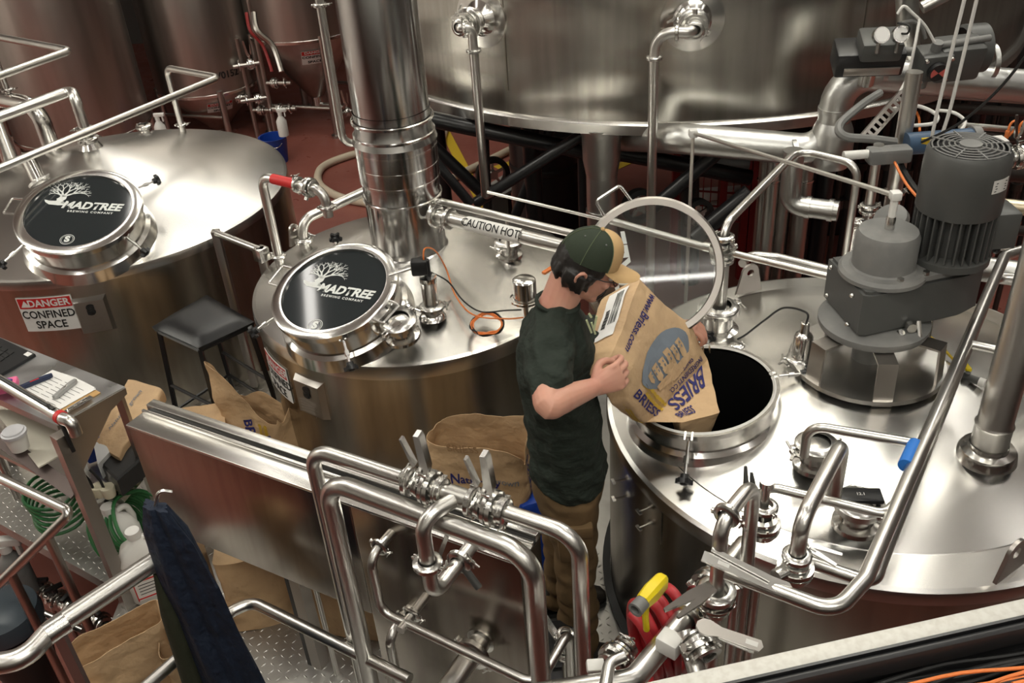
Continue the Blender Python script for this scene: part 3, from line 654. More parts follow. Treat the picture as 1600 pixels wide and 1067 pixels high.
# small ball valve with yellow grip on lid at far right
c = pz(1508, 600, 1.03); t = thing('ball_valve', 'little ball valve with a yellow grip on the right tank lid', 'valve', c)
b = B(); b.cyl(c+Vector((-.03, .03, .03)), c+Vector((.03, -.03, .03)), .014, 12); b.cyl(c, c+Vector((0, 0, .05)), .01, 10); b.lathe([(.02, -.01), (.02, .03)], T(c)); part('valve_body', b, M_cast, t)
b = B(); b.box(c+Vector((.01, .045, .05)), (.022, .07, .016), bev=.006); part('grip', b, M_yelp, t); b = B(); b.cyl(c+Vector((.03, -.03, .03)), c+Vector((.045, -.045, .03)), .016, 12); part('end_nut', b, M_wht, t)
cable('yellow cable lying on the right tank lid beside the gear drive', [pz(1440, 518, 1.12), pz(1465, 535, 1.1), pz(1490, 562, 1.07), pz(1506, 575, 1.06)], .005, M_yel)
# thin grease line to the gear drive
t, P = pipe('thin pale grease line slanting down to the gear drive cap', [('w', 1.282, 2.79, 1.70), ('d', 0, 0, .045), ('Y', 1083, 208, 4.2), ('u', 480)], .0085, .012, mat('pale_tube', (.62, .60, .56), .3, .8))
b = B(); b.box(P[1], (.035, .035, .03), bev=.006); b.box(P[2], (.04, .04, .04), bev=.008); b.cyl(P[0]+Vector((0, 0, -.03)), P[0]+Vector((0, 0, .03)), .013, 10); part('elbow_fitting', b, M_wht, t)
# ================================================================== gear drive on the right tank
G = Vector((1.285, 2.80, 1.10)); t = thing('gear_drive', 'grey gearbox with finned upright motor on the right tank', 'gear motor', G)
MG = T((G.x, G.y, 0))
b = B(); b.lathe([(.0, 1.10), (.055, 1.10), (.055, 1.235), (.13, 1.24), (.185, 1.243), (.19, 1.255), (.19, 1.27), (.16, 1.285), (0, 1.285)], MG, 48); part('mounting_flange', b, M_castl, t)
b = B(); b.lathe([(0, 1.105), (.27, 1.098), (.275, 1.085)], MG, 48); part('base_disc', b, M_lid, t)
for k, a in enumerate((math.radians(205), math.radians(262), math.radians(318), math.radians(20), math.radians(100))):
    M = MG @ RZ(a); th = .008; b = B()
    for i, (p, q) in enumerate((((.135, 1.235), (.245, 1.235)), ((.245, 1.235), (.255, 1.075)))):
        d = Vector((q[0]-p[0], 0, q[1]-p[1])); L = d.length; c_ = M @ Vector(((p[0]+q[0])/2, 0, (p[1]+q[1])/2)); x = (M.to_3x3() @ d).normalized()
        b.box((0, 0, 0), (L+th, .066, th), frame(c_, x.cross((M.to_3x3() @ Vector((0, 1, 0)))), x))
    part('bracket', b, M_frame, t)
zb, zt = 1.285, 1.47
plan = [(1.145, 2.93), (1.175, 2.665), (1.20, 2.655), (1.56, 2.745), (1.635, 2.79), (1.645, 2.87), (1.60, 2.935), (1.50, 2.97)]
b = B(); b.prism(plan, zt-zb-.012, z0=zb); bmesh.ops.bevel(b.bm, geom=[e for e in b.bm.edges if abs(e.verts[0].co.z-e.verts[1].co.z) < 1e-4], offset=.01, segments=2, affect='EDGES'); part('gear_housing', b, M_cast, t)
cen = Vector((1.40, 2.82))
b = B(); b.prism([(cen.x+(x-cen.x)*.99, cen.y+(y-cen.y)*.97) for x, y in plan[3:]+[plan[0], plan[1]]] if 0 else [(1.37, 2.70), (1.56, 2.745), (1.65, 2.79), (1.66, 2.87), (1.60, 2.945), (1.42, 2.93)], .018, z0=zt-.01); part('motor_plate', b, M_castl, t)
b = B(); b.lathe([(.145, zt-.014), (.145, zt), (.135, zt+.012), (.11, zt+.014), (.104, zt+.02), (.104, zt+.125), (.095, zt+.145), (.03, zt+.15), (0, zt+.15)], MG, 56); part('bearing_cap', b, M_castl, t)
b = B(); b.lathe([(.016, zt+.145), (.016, zt+.19), (.012, zt+.2), (.012, zt+.24)], MG, 12); part('grease_stem', b, M_fit, t)
for x, y in ((1.165, 2.70), (1.16, 2.90)): 
    for z in (zb+.03, zt-.04): b = B(); b.sph((x-.014, y, z), .009, n=8); part('bolt', b, M_fit, t)
for x, y in ((1.40, 2.72), (1.45, 2.74), (1.62, 2.83), (1.38, 2.90), (1.30, 2.685)): b = B(); b.cyl((x, y, zt), (x, y, zt+.022), .012, 6); part('bolt', b, M_fit, t)
b = B(); b.cyl((1.33, 2.68, zb+.0), (1.33, 2.66, zb-.01), .014, 8); b.cyl((1.36, 2.685, zb+.02), (1.36, 2.66, zb+.02), .018, 8); b.cyl((1.39, 2.69, zb+.03), (1.39, 2.65, zb-.03), .010, 8); part('drain_plug', b, M_fit, t)
mc = (1.520, 2.835); MM = T((mc[0], mc[1], 0)); z0 = zt+.008; 
b = B(); b.lathe([(.135, z0), (.135, z0+.025), (.1, z0+.04), (.1, z0+.19), (.11, z0+.20)], MM, 40)
part('motor_core', b, M_cast, t)
fins = B()
for k in range(30):
    a = 2*math.pi*k/30; fins.box((.115, 0, z0+.115), (.035, .0055, .165), MM @ RZ(a))
part('cooling_fins', fins, M_cast, t)
b = B(); b.lathe([(.131, z0+.185), (.134, z0+.19), (.134, z0+.335), (.131, z0+.385), (.12, z0+.40)], MM, 48); part('fan_cowl', b, M_cast, t)
g = B()
for r_ in (.115, .098, .081, .064, .047): g.lathe([(r_-.003, z0+.402+(.115-r_)*.08), (r_, z0+.405+(.115-r_)*.08), (r_+.003, z0+.402+(.115-r_)*.08), (r_-.003, z0+.402+(.115-r_)*.08)], MM, 40)
for k in range(8): a = k*math.pi/4; g.box((.08, 0, z0+.405), (.09, .005, .004), MM @ RZ(a))
g.lathe([(0, z0+.412), (.035, z0+.411), (.035, z0+.402)], MM, 24); part('fan_grille', g, M_castl, t)
b = B(); b.lathe([(0, z0+.385), (.12, z0+.385)], MM, 40); part('fan_recess', b, M_blk, t)
az = math.radians(250); b = B(); b.grid(lambda u, v: (.07*(u-.5), .045*(v-.5), .001), 6, 1); b.solid(-.001); warp(b, on_cyl(mc, .134, math.radians(-62), z0+.31)); pl = part('rating_plate', b, M_wht, t)
q = B()
for k in range(4): q.box((-.003*(k % 2), .012-.009*k, .003), (.05, .0028, .0006))
warp(q, on_cyl(mc, .134, math.radians(-62), z0+.31)); part('print_lines', q, M_ink, pl)
b = B(); b.box((mc[0]+.135, mc[1]-.02, z0+.12), (.10, .12, .13), bev=.008); part('junction_box', b, M_cast, t)
b = B(); b.tube([(mc[0]+.17, mc[1], z0+.04), (mc[0]+.17, mc[1], z0), (mc[0]+.3, mc[1]+.3, z0)], .012, .04); part('conduit', b, M_rub, t)
# ================================================================== insulated pipes at upper right
YI = 4.62
j1 = py(1311, 112, YI); t = thing('insulated_pipe', 'silver insulated pipe with two elbows at upper right', 'insulated pipe', j1)
P = nodes([('Y', 1700, 142, YI), ('Y', 1313, 113, YI), ('u', 237), ('Y', 1060, 216, YI+.15), ('Y', 950, 214, 5.6)]); b = B(); b.tube(P, .082, .15, 28); part('jacket', b, M_alu, t)
def bandring(t, p, ax, r, w=.012, m=None):
    b = B(); b.lathe([(r, -w), (r+.006, -w), (r+.006, w), (r, w)], frame(p, ax), 32); part('jacket_band', b, m or M_alu, t)
for p, ax in ((P[1]+Vector((.2, 0, 0)), (1, 0, 0)), (P[1]+Vector((0, 0, -.19)), (0, 0, 1)), (P[2]+Vector((0, 0, .13)), (0, 0, 1)), (P[2]+Vector((-.2, 0, 0)), (1, 0, 0)), (P[1]+Vector((.75, 0, 0)), (1, 0, 0))): bandring(t, p, ax, .082)
b = B(); b.lathe([(.10, -.1), (.112, -.06), (.112, .04), (.10, .1), (.083, .14)], frame(P[2]+Vector((0, 0, .03)), (0, 0, 1)), 36); part('elbow_cover', b, M_alu, t)
# upright insulated leg under the kettle
p = py(940, 255, 5.2); t = thing('insulated_pipe', 'upright insulated pipe under the middle of big kettle', 'insulated pipe', (p.x, p.y, -.9)); b = B(); b.cyl((p.x, p.y, -.9), (p.x, p.y, 1.16), .092, 32); part('jacket', b, M_alu, t)
for z in (.25, .62): bandring(t, (p.x, p.y, z), (0, 0, 1), .092)
b = B(); b.lathe([(.092, .85), (.11, .95), (.115, 1.1), (.14, 1.16)], T((p.x, p.y, 0)), 32); part('top_cover', b, M_alu, t)
# short insulated pipe with open end
p = py(1310, 330, 4.3); q = nodes([p, ('h', 1232, 320), ('u', 235)]); t = thing('insulated_pipe', 'short cut-off insulated pipe beside the clamp above right tank', 'insulated pipe', p); b = B(); b.tube(q, .052, .07, 24); part('jacket', b, M_alu, t); bandring(t, p+(q[1]-p)*.15, q[1]-p, .052); bandring(t, p+(q[1]-p)*.6, q[1]-p, .052)
# further uprights
def upright(x, y0, y1, Y, r, label, m=None, name='upright_pipe', cat='pipe'):
    p = py(x, y0, Y); q = up(p, y1); t = thing(name, label, cat, p); b = B(); b.cyl(p, q, r, 20); part('tube', b, m or M_pipe, t); return t, p, q
t, p, q = upright(1376, 420, 112, 4.0, .036, 'bright upright pipe behind the gear drive cap'); clamp(t, up(p, 300), (0, 0, 1), .03)
t, p, q = upright(1333, 480, 225, 3.9, .022, 'slim upright pipe with clamp left of gear drive'); clamp(t, up(p, 322), (0, 0, 1), .026); clamp(t, up(p, 330), (0, 0, 1), .026, spin=1)
t, P = pipe('thick return-bend pipe below the clamp left of gear drive', [('Y', 1322, 440, 3.85), ('u', 350), ('h', 1348, 352), ('u', 440)], .035, .05, M_pol)
t, P = pipe('pale horizontal pipe behind the motor at right edge', [('Y', 1530, 317, 4.1), ('h', 1680, 334)], .036, m=mat('warm_pipe', (.55, .47, .34), .3, .9))
t, P = pipe('pale wide pipe behind the right tank at right edge', [('Y', 1500, 415, 3.9), ('h', 1680, 440)], .06, m=M_alu)
t, P = pipe('thin pipe behind the motor ending at right edge', [('Y', 1515, 380, 3.7), ('h', 1660, 400)], .013)
# ------------------------------------------------------------------ actuated valves on the insulated pipe
def actuator():
    c = py(1368, 80, 4.45); t = thing('valve_positioner', 'black valve positioner box with two pressure gauges', 'valve actuator', c); M = T(c) @ RZ(-.12) @ RX(.35)
    b = B(); b.box((-.03, 0, -.03), (.32, .15, .13), M, bev=.015); part('base_housing', b, M_plas, t)
    b = B(); b.box((.0, -.03, .06), (.19, .15, .10), M, bev=.018); part('upper_housing', b, M_cast, t)
    b = B(); b.box((-.005, -.09, .062), (.15, .02, .075), M, bev=.01); part('cover', b, M_castl, t)
    b = B()
    for k in range(6): b.box((.035, -.1015, .09-.011*k), (.05, .002, .005), M); b.box((-.045, -.1015, .09-.011*k), (.05, .002, .003), M)
    part('printed_label', b, M_wht, t)
    b = B(); b.box((-.02, -.08, -.055), (.26, .008, .045), M, bev=.004); part('label_strip', b, M_frame, t)
    for x in (-.03, .055):
        g = M @ Vector((x, -.09, .15)); b = B(); d = Vector((0, -1, .45)).normalized(); b.cyl(g, g+d*.03, .037, 24); gg = part('pressure_gauge', b, M_fit, t); b = B(); b.cyl(g+d*.03, g+d*.032, .031, 24); part('dial', b, M_white, gg); b = B(); b.cyl(g-Vector((0, 0, .08)), g, .01, 8); part('gauge_stem', b, M_fit, t)
    b = B(); b.cyl(M @ Vector((.1, 0, .0)), M @ Vector((.21, -.01, -.01)), .022, 12); part('side_fitting', b, M_castl, t)
    b = B(); b.cyl(M @ Vector((0, .02, -.2)), M @ Vector((0, .02, -.08)), .04, 16); part('stem', b, M_fit, t)
actuator()
c = py(1455, 98, 4.35); t = thing('valve_actuator', 'grey actuator box with red round position indicator', 'valve actuator', c); M = T(c) @ RX(.3) @ RZ(.05)
b = B(); b.box((0, 0, 0), (.15, .12, .14), M, bev=.015); part('housing', b, M_cast, t)
b = B(); b.box((.13, .03, -.01), (.22, .14, .18), M, bev=.02); part('air_cylinder', b, M_cast, t)
b = B(); b.cyl(M @ Vector((0, -.06, 0)), M @ Vector((0, -.085, 0)), .044, 24); ind = part('position_indicator', b, M_plas, t)
b = B(); 
for a in (0, math.pi): b.lathe([(0, .0), (.036, .0)], frame(M @ Vector((0, -.0865, 0)), M.to_3x3() @ Vector((0, -1, 0)), (1, 0, 0)), 8, a0=a-.7, a1=a+.7)
part('indicator_wedge', b, mat('indicator_red', (.6, .12, .1), .5), ind)
for x in (-.06, .06):
    for z in (-.055, .055): b = B(); b.cyl(M @ Vector((x, -.055, z)), M @ Vector((x, -.07, z)), .009, 6); part('bolt', b, M_fit, t)
b = B(); b.cyl(M @ Vector((.0, 0, .07)), M @ Vector((.0, 0, .11)), .025, 12); b.cyl(M @ Vector((0, 0, .09)), M @ Vector((.26, .02, .09)), .016, 12); b.cyl(M @ Vector((-.01, 0, -.07)), M @ Vector((-.01, 0, -.13)), .022, 12); part('conduit_fitting', b, M_castl, t)
b = B(); b.lathe([(.1, -.06), (.115, -.05), (.115, .05), (.1, .06)], frame(M @ Vector((.26, .12, -.03)), (1, 0, 0)), 28); part('flange', b, M_cast, t)
# blue pneumatic cylinder with grey body
c = py(1455, 222, 3.95); ax = Vector((1, .05, -.02)).normalized(); t = thing('air_cylinder', 'blue pneumatic cylinder with yellow tag above the motor', 'air cylinder', c)
b = B(); b.cyl(c-ax*.12, c+ax*.2, .05, 24); part('barrel', b, mat('blue_enamel', (.045, .085, .15), .4), t); b = B(); b.cyl(c+ax*.18, c+ax*.215, .058, 20); part('end_cap', b, M_castl, t)
b = B(); b.box(c+Vector((-.05, -.045, .025)), (.035, .012, .03)); part('yellow_tag', b, M_yel, t)
b = B(); b.box(c+Vector((-.22, -.08, -.01)), (.19, .08, .07), bev=.015); part('limit_switch_box', b, M_castl, t); b = B(); b.cyl(c+Vector((-.42, -.08, 0)), c+Vector((-.3, -.08, 0)), .02, 12); part('cable_gland', b, M_wht, t)
# slotted strut
a_, c_ = py(1412, 148, 4.15), py(1355, 215, 4.05); d = (c_-a_); L = d.length; M = frame((a_+c_)/2, Vector((0, -1, .5)), d); t = thing('slotted_strut', 'slotted steel strut leaning beside the insulated elbow', 'strut', c_)
b = B()
N_ = 9
for k in range(N_+1): b.box((-L/2+L*k/N_, 0, 0), (L/N_*.45, .05, .005), M)
for s_ in (-1, 1): b.box((0, .02*s_, 0), (L, .012, .005), M); b.box((0, .026*s_, -.012), (L, .004, .028), M)
part('channel', b, M_frame, t)
# tubes and cables around the actuators
M_tubew = mat('white_tubing', (.66, .65, .62), .4)
for (lb, L, r, m_) in (
    ('white air tube crossing top right, left of the pair', [('Y', 1514, -30, 3.9), ('Y', 1462, 185, 3.9), ('Y', 1452, 250, 3.9)], .008, M_tubew),
    ('white air tube crossing top right, right of the pair', [('Y', 1533, -30, 3.9), ('Y', 1490, 150, 3.9), ('Y', 1472, 210, 3.9)], .008, M_tubew),
    ('thin black cord slanting across the top right corner', [('Y', 1610, 78, 3.6), ('Y', 1560, 140, 3.7), ('Y', 1500, 192, 3.8), ('Y', 1440, 222, 3.9)], .006, M_rub),
    ('grey loop of hose left of the slotted strut', [('Y', 1375, 145, 4.2), ('Y', 1345, 165, 4.1), ('Y', 1312, 195, 4.0), ('Y', 1320, 213, 3.95), ('Y', 1360, 217, 3.95), ('Y', 1400, 222, 3.95)], .019, M_castl),
    ('white hose loop hanging beneath the actuator box', [('Y', 1395, 170, 4.2), ('Y', 1430, 165, 4.2), ('Y', 1462, 178, 4.15), ('Y', 1460, 192, 4.1), ('Y', 1430, 196, 4.1), ('Y', 1412, 195, 4.1)], .009, M_tubew),
    ('white hose arching from the loop down to the air cylinder', [('Y', 1462, 172, 4.2), ('Y', 1490, 176, 4.15), ('Y', 1508, 190, 4.1), ('Y', 1500, 206, 4.0)], .008, M_tubew),
    ('white tube arching over the pressure gauges', [('Y', 1402, 22, 4.3), ('Y', 1412, 10, 4.3), ('Y', 1425, 20, 4.3), ('Y', 1445, 40, 4.3), ('Y', 1460, 66, 4.3)], .007, M_tubew),
    ('grey tube curling from the gauges to the indicator box', [('Y', 1405, 38, 4.3), ('Y', 1425, 33, 4.3), ('Y', 1440, 42, 4.3), ('Y', 1446, 60, 4.3)], .009, M_castl),
    ('dark curl of wire between positioner and the actuator', [('Y', 1403, 36, 4.3), ('Y', 1420, 40, 4.25), ('Y', 1418, 52, 4.25), ('Y', 1404, 52, 4.3)], .005, M_rub),
    ('white tube running down between the two valve boxes', [('Y', 1437, 30, 4.25), ('Y', 1428, 78, 4.2), ('Y', 1418, 120, 4.2), ('Y', 1402, 150, 4.15)], .007, M_tubew),
    ('orange cable hanging below the white hose loop', [('Y', 1430, 172, 4.3), ('Y', 1436, 185, 4.3), ('Y', 1437, 205, 4.2)], .006, M_orange),
    ('orange-striped cable looping beside the motor cowl', [('Y', 1390, 235, 3.9), ('Y', 1402, 262, 3.8), ('Y', 1418, 290, 3.7), ('Y', 1440, 315, 3.6)], .006, M_orange),
    ('thick black cable looping beside the motor cowl', [('Y', 1398, 225, 3.95), ('Y', 1410, 262, 3.85), ('Y', 1428, 292, 3.7), ('Y', 1446, 312, 3.6)], .013, M_rub),
    ('thin cable dangling left of the slotted strut end', [('Y', 1365, 222, 4.0), ('Y', 1372, 245, 4.0), ('Y', 1380, 258, 4.0), ('Y', 1392, 240, 4.0)], .005, M_rub)):
    cable(lb, L, r, m_)
# ================================================================== fermenters at the back
M_ink2 = M_ink
def fermenter(label, px_base, y_sh, R, tag_txt, sign=True, coneH=1.1, tagpx=None, signaz=None):
    p = pz(px_base[0], px_base[1], -.9); zs = up(p, y_sh).z; t = thing('fermenter', label, 'fermenter', p); M = T((p.x, p.y, 0))
    b = B(); b.lathe([(R, zs), (R, 5.6), (R*.4, 6.1), (0, 6.2)], M, 72); part('shell', b, M_ferm, t)
    b = B(); b.lathe([(.08, zs-coneH), (.1, zs-coneH+.02), (R*.96, zs-.06), (R, zs)], M, 72); part('cone', b, M_ferm, t)
    b = B(); b.lathe([(R, zs-.02), (R+.008, zs-.015), (R+.008, zs+.015), (R, zs+.02)], M, 72); part('weld_band', b, M_pol, t)
    for k in range(4):
        a = math.radians(45+90*k-20); q = Vector((p.x+R*.98*math.cos(a), p.y+R*.98*math.sin(a), zs+.05)); b = B(); b.cyl((q.x, q.y, -.88), q, .04, 14); b.cyl((q.x, q.y, -.9), (q.x, q.y, -.87), .07, 14); part('leg', b, M_frame, t)
    for k in range(2):
        b = B(); a0, a1 = [math.radians(45+90*(k*2+j)-20+ (0 if j == 0 else 0)) for j in (0, 1)]
        b.cyl((p.x+R*.98*math.cos(a0), p.y+R*.98*math.sin(a0), -.55), (p.x+R*.98*math.cos(a1), p.y+R*.98*math.sin(a1), -.55), .022, 10); part('brace', b, M_frame, t)
    b = B(); b.cyl((p.x, p.y, zs-coneH-.12), (p.x, p.y, zs-coneH+.02), .07, 16); b.cyl((p.x, p.y-.02, zs-coneH-.1), (p.x+.35, p.y-.2, zs-coneH-.1), .03, 12); part('outlet', b, M_fit, t)
    az = math.atan2(-p.y, -p.x)
    if tag_txt:
        q = text_b(tag_txt, .11, .03); a_, z_ = hit_cyl(tagpx[0], tagpx[1], p, R); warp(q, on_cyl(p, R+.004, a_, z_)); part('tank_number', q, M_ink, t, smooth=0)
    if sign:
        a_ = az+signaz; s0, s1 = .06, .06+.42*min(1, .7/coneH); zc = lambda u: zs-.06-u*(coneH-.08); rc = lambda u: (R*.96)*(1-u)+.1*u
        def fn(v): u = s0+(.15-v.y)/.30*(s1-s0)*.75; r = rc(u)+.012+v.z; return Vector((p.x+r*math.cos(a_+v.x/r), p.y+r*math.sin(a_+v.x/r), zc(u)))
        b = flat(B(), .30, .28, .0, 6); b.solid(-.004); warp(b, fn); s = part('danger_sign', b, M_white, t); b = B(); b.grid(lambda u, v: (.29*(u-.5), .135-.08*(1-v), .005), 6, 1); warp(b, fn); part('red_band', b, M_red, s)
        for tx_, y_, m_ in (('DANGER', .1, M_white), ('CONFINED', .01, M_ink), ('SPACE', -.09, M_ink)):
            q = text_b(tx_, .07, .03, sx=.82); warp(q, lambda v: fn(Vector((v.x, v.y+y_, .008)))); part('lettering', q, m_, s, smooth=0)
    return t, p, zs
FV1 = fermenter('wide brown-grey fermenter at far left of the back row', (152, 262), 196, .74, 'FV0151', True, .45, (208, 178), .15)
FV2 = fermenter('second fermenter from the left marked FV0152', (345, 205), 128, .62, 'FV0152', True, .58, (352, 117), .12)
FV3 = fermenter('fermenter with its cone fully in view left of the stack', (502, 190), 44, .66, None, True, .82, None, .1)
fermenter('fermenter half hidden at the left picture edge', (-160, 250), 205, .76, None, False)
fermenter('dark fermenter farther back between second and third', (470, 60), -60, .8, None, False)
# back upright standpipes and valve trees between the fermenters
def valve_tree(x, ybase, ytop, label, zs_, r=.03):
    p = pz(x, ybase, -.9); t = thing('valve_manifold', label, 'valve manifold', p); q = up(p, ytop); b = B(); b.cyl(p, q, r, 12); part('standpipe', b, M_frame, t)
    for k, yy in enumerate(zs_):
        c = up(p, yy); d = Vector((1, -.2 if k % 2 else .3, 0)).normalized()*(1 if k % 2 else -1)
        valve(t, c+d*.12, d, .032, spin=k, lever=(k % 2 == 0)); clamp(t, c+d*.25, d, .03); b = B(); b.cyl(c, c+d*.32, .026, 10); part('branch', b, M_frame, t)
    return t
valve_tree(432, 215, -20, 'tall valve manifold post right of the second fermenter', [98, 130, 152, 170])
valve_tree(403, 215, 60, 'valve cluster low beside the second fermenter cone', [150, 172])
valve_tree(560, 190, 120, 'small valve group low beside the exhaust stack', [172])
for x0, x1, lb, m_, r in ((385, 425, 'red hose dropping between the fermenters', M_redh if 'M_redh' in globals() else mat('red_hose', (.25, .02, .02), .45), .016), (396, 440, 'dark vertical riser between the fermenters', M_frame, .03)):
    cable(lb, [('Y', x0, 20, 9.6), ('Y', x0+6, 48, 9.5), ('Y', x1-14, 72, 9.5), ('Y', x1, 112, 9.4)], r, m_, name='riser', cat='hose')
def bottle(px_, base_z, label, m_, s=1.0, trig=True):
    p = pz(px_[0], px_[1], base_z) if not isinstance(px_, Vector) else px_; t = thing('spray_bottle', label, 'bottle', p); M = T(p) @ S(s)
    b = B(); b.lathe([(0, 0), (.045, .002), (.047, .02), (.047, .14), (.03, .17), (.016, .19), (.016, .2), (0, .2)], M, 20); part('bottle_body', b, m_, t)
    b = B(); b.cyl(p+Vector((0, 0, .195*s)), p+Vector((0, 0, .225*s)), .02*s, 12); b.box((.02, 0, .24), (.09, .03, .03), M, bev=.006); b.box((.045, 0, .205), (.012, .02, .05), M, bev=.003); part('trigger_head', b, M_wht, t)
    return t
pf = pz(443, 214, -.9); bottle(py(444, 212, 8.4), 0, 'white spray bottle hanging above the blue bucket', M_wht, 1.0)
pf = up(pz(258, 235, -.9), 215); bottle(py(256, 222, 8.6), 0, 'white spray bottle between the two left fermenters', M_wht, 1.1)
p = pz(434, 252, -.9); t = thing('bucket', 'blue plastic bucket on the red floor by the manifold', 'bucket', p); M = T(p)
b = B(); b.lathe([(0, .01), (.12, 0), (.155, .29), (.165, .30), (.148, .30), (.11, .02), (0, .02)], M, 28); part('pail', b, M_blue, t); b = B(); b.tube([M @ Vector(v) for v in ((-.155, 0, .28), (-.08, -.16, .22), (.08, -.16, .22), (.155, 0, .28))], .005, .05, 6); part('bail', b, M_fit, t)
# pale hose on the floor
M_hose = mat('pale_hose', (.55, .47, .36), .55)
cable('pale hose curving over the red floor left of the stack', [pz(640, 215, -.86), pz(590, 232, -.86), pz(540, 245, -.86), pz(503, 262, -.86), pz(498, 285, -.86), pz(520, 303, -.86), pz(555, 314, -.86), pz(620, 322, -.86)], .042, M_hose, 'hose', 'hose', n=12)
cable('pale hose running across the floor under the big kettle', [pz(640, 315, -.86), pz(700, 282, -.86), pz(740, 262, -.86), pz(785, 240, -.86), pz(818, 220, -.86), pz(812, 195, -.86), pz(798, 172, -.86)], .042, M_hose, 'hose', 'hose', n=12)
cable('pale hose standing up from the floor behind the stack', [pz(690, 240, -.86), pz(692, 215, -.86), pz(700, 190, -.86), pz(705, 165, -.8)], .04, M_hose, 'hose', 'hose', n=12)
# ================================================================== black frame under the big kettle
def beam(label, a, c_, r=.055, m=None, name='frame_beam'):
    P = nodes([a, c_]); t = thing(name, label, 'frame beam', P[0], None); b = B(); b.cyl(P[0], P[1], r, 18); part('beam_tube', b, m or M_blk, t); return t
zf = py(660, 183, 5.6)
beam('long black round beam under the left half of big kettle', ('Y', 655, 182, 5.5), ('Y', 915, 237, 5.5), .05)
beam('long black round beam right of the upright insulated pipe', ('Y', 964, 238, 5.5), ('Y', 1172, 278, 5.5), .05)
beam('black diagonal brace nearest the stack', ('Y', 660, 212, 5.6), ('Y', 752, 300, 5.6), .04)
beam('second black diagonal brace beside the stack', ('Y', 668, 238, 5.2), ('Y', 735, 318, 5.2), .03)
beam('black diagonal brace rising to the insulated upright', ('Y', 742, 318, 5.3), ('Y', 918, 205, 5.3), .035)
beam('steep black brace crossing behind the pallet', ('Y', 864, 190, 5.9), ('Y', 806, 335, 5.9), .035)
beam('slim black upright behind the left drop pipe', ('Y', 755, 180, 5.7), ('Y', 762, 335, 5.7), .03)
beam('black upright left of the insulated upright', ('Y', 909, 196, 5.5), ('Y', 912, 380, 5.5), .03)
beam('black diagonal strut behind the standpipe bend', ('Y', 1125, 235, 5.0), ('Y', 1020, 325, 5.0), .04)
beam('black diagonal strut low behind the raised lid', ('Y', 1172, 300, 4.8), ('Y', 1085, 372, 4.8), .05)
beam('thick dark upright behind the thin grease line', ('Y', 1078, 230, 5.6), ('Y', 1078, 440, 5.6), .06, M_rub)
# dark round vessel and pallet
p = pz(858, 395, -.9); t = thing('dark_vessel', 'dark round vessel on the floor behind the worker', 'vessel', p); b = B(); b.lathe([(.3, 0), (.3, 1.15), (.29, 1.18), (0, 1.19)], T(p), 40); part('vessel_shell', b, M_blk, t)
b = B(); b.lathe([(.302, .85), (.308, .86), (.308, .9), (.302, .91)], T(p), 40); part('hoop', b, M_rub, t)
pa, pb = pz(772, 300, -.62), pz(865, 240, -.62); d = (pb-pa); M = frame((pa+pb)/2, (0, 0, 1), d); t = thing('floor_panel', 'pale slotted panel lying low under the big kettle', 'panel', (pa+pb)/2)
b = B(); b.box((0, 0, 0), (d.length*1.1, .28, .03), M, bev=.005); part('deck', b, mat('pale_board', (.40, .385, .36), .6), t)
for s_ in (-.3, 0, .3): b = B(); b.cyl(M @ Vector((s_*d.length, .05, .014)), M @ Vector((s_*d.length, .05, .018)), .022, 12); part('hole', b, M_ink, t)
for s_ in (-.4, .4): b = B(); b.box((s_*d.length, 0, -.14), (.06, .2, .27), M); part('foot', b, M_rub, t)
def wheel(px_, Y, R, label):
    c = py(px_[0], px_[1], Y); t = thing('cart_wheel', label, 'wheel', c); M = frame(c, (.3, -1, .1)); b = B(); b.lathe([(R*.7, -.03), (R, -.025), (R, .025), (R*.7, .03), (R*.66, 0), (R*.7, -.03)], M, 32); part('tyre', b, M_rub, t)
    b = B(); b.cyl(M @ Vector((0, 0, -.03)), M @ Vector((0, 0, .035)), R*.25, 14)
    for k in range(5): a = k*1.2566; b.box((R*.45*math.cos(a), R*.45*math.sin(a), 0), (R*.5, .02, .015), M @ T((R*.45*math.cos(a), R*.45*math.sin(a), 0)) @ RZ(a) @ T((-R*.45*math.cos(a), -R*.45*math.sin(a), 0)))
    part('hub', b, M_fit, t)
wheel((998, 322), 5.3, .11, 'black cart wheel behind the top of raised hatch lid'); wheel((1090, 335), 5.2, .10, 'black cart wheel right of the raised hatch lid'); wheel((770, 272), 6.6, .13, 'black wheel beside the pale panel under the kettle')
# red wire rack
c = py(1105, 285, 6.2); t = thing('wire_rack', 'red wire rack under the right half of big kettle', 'rack', c)
M_redp = mat('red_paint', (.25, .02, .02), .45)
for x in (1058, 1135, 1172, 1185): a = py(x, 215, 6.2); b = B(); b.box((a.x, a.y, (up(a, 215).z+up(a, 400).z)/2), (.05, .05, 1.3)); part('post', b, M_redp, t)
for y in (250, 272, 296, 318, 340): a = py(1056, y, 6.2); e = py(1190, y+9, 6.2); b = B(); b.cyl(a, e, .008, 6); part('wire', b, M_redp, t)
for x in range(1066, 1190, 12): a = py(x, 240, 6.2); b = B(); b.cyl(a, up(a, 345), .004, 5); part('wire', b, M_redp, t)
for y in (262, 300, 322): a = py(1125, y+2, 6.35); b = B(); b.box(a, (.42, .1, .07), bev=.01); part('shelf_bin', b, M_wht, t)
c = py(1090, 235, 5.8); b = B(); b.tube(nodes([('Y', 1082, 236, 5.7), ('Y', 1165, 262, 5.7)]), .06, 0, 20); single('motor_can', b, M_castl, 'grey cylinder tucked below the big kettle rim', 'cylinder', c)
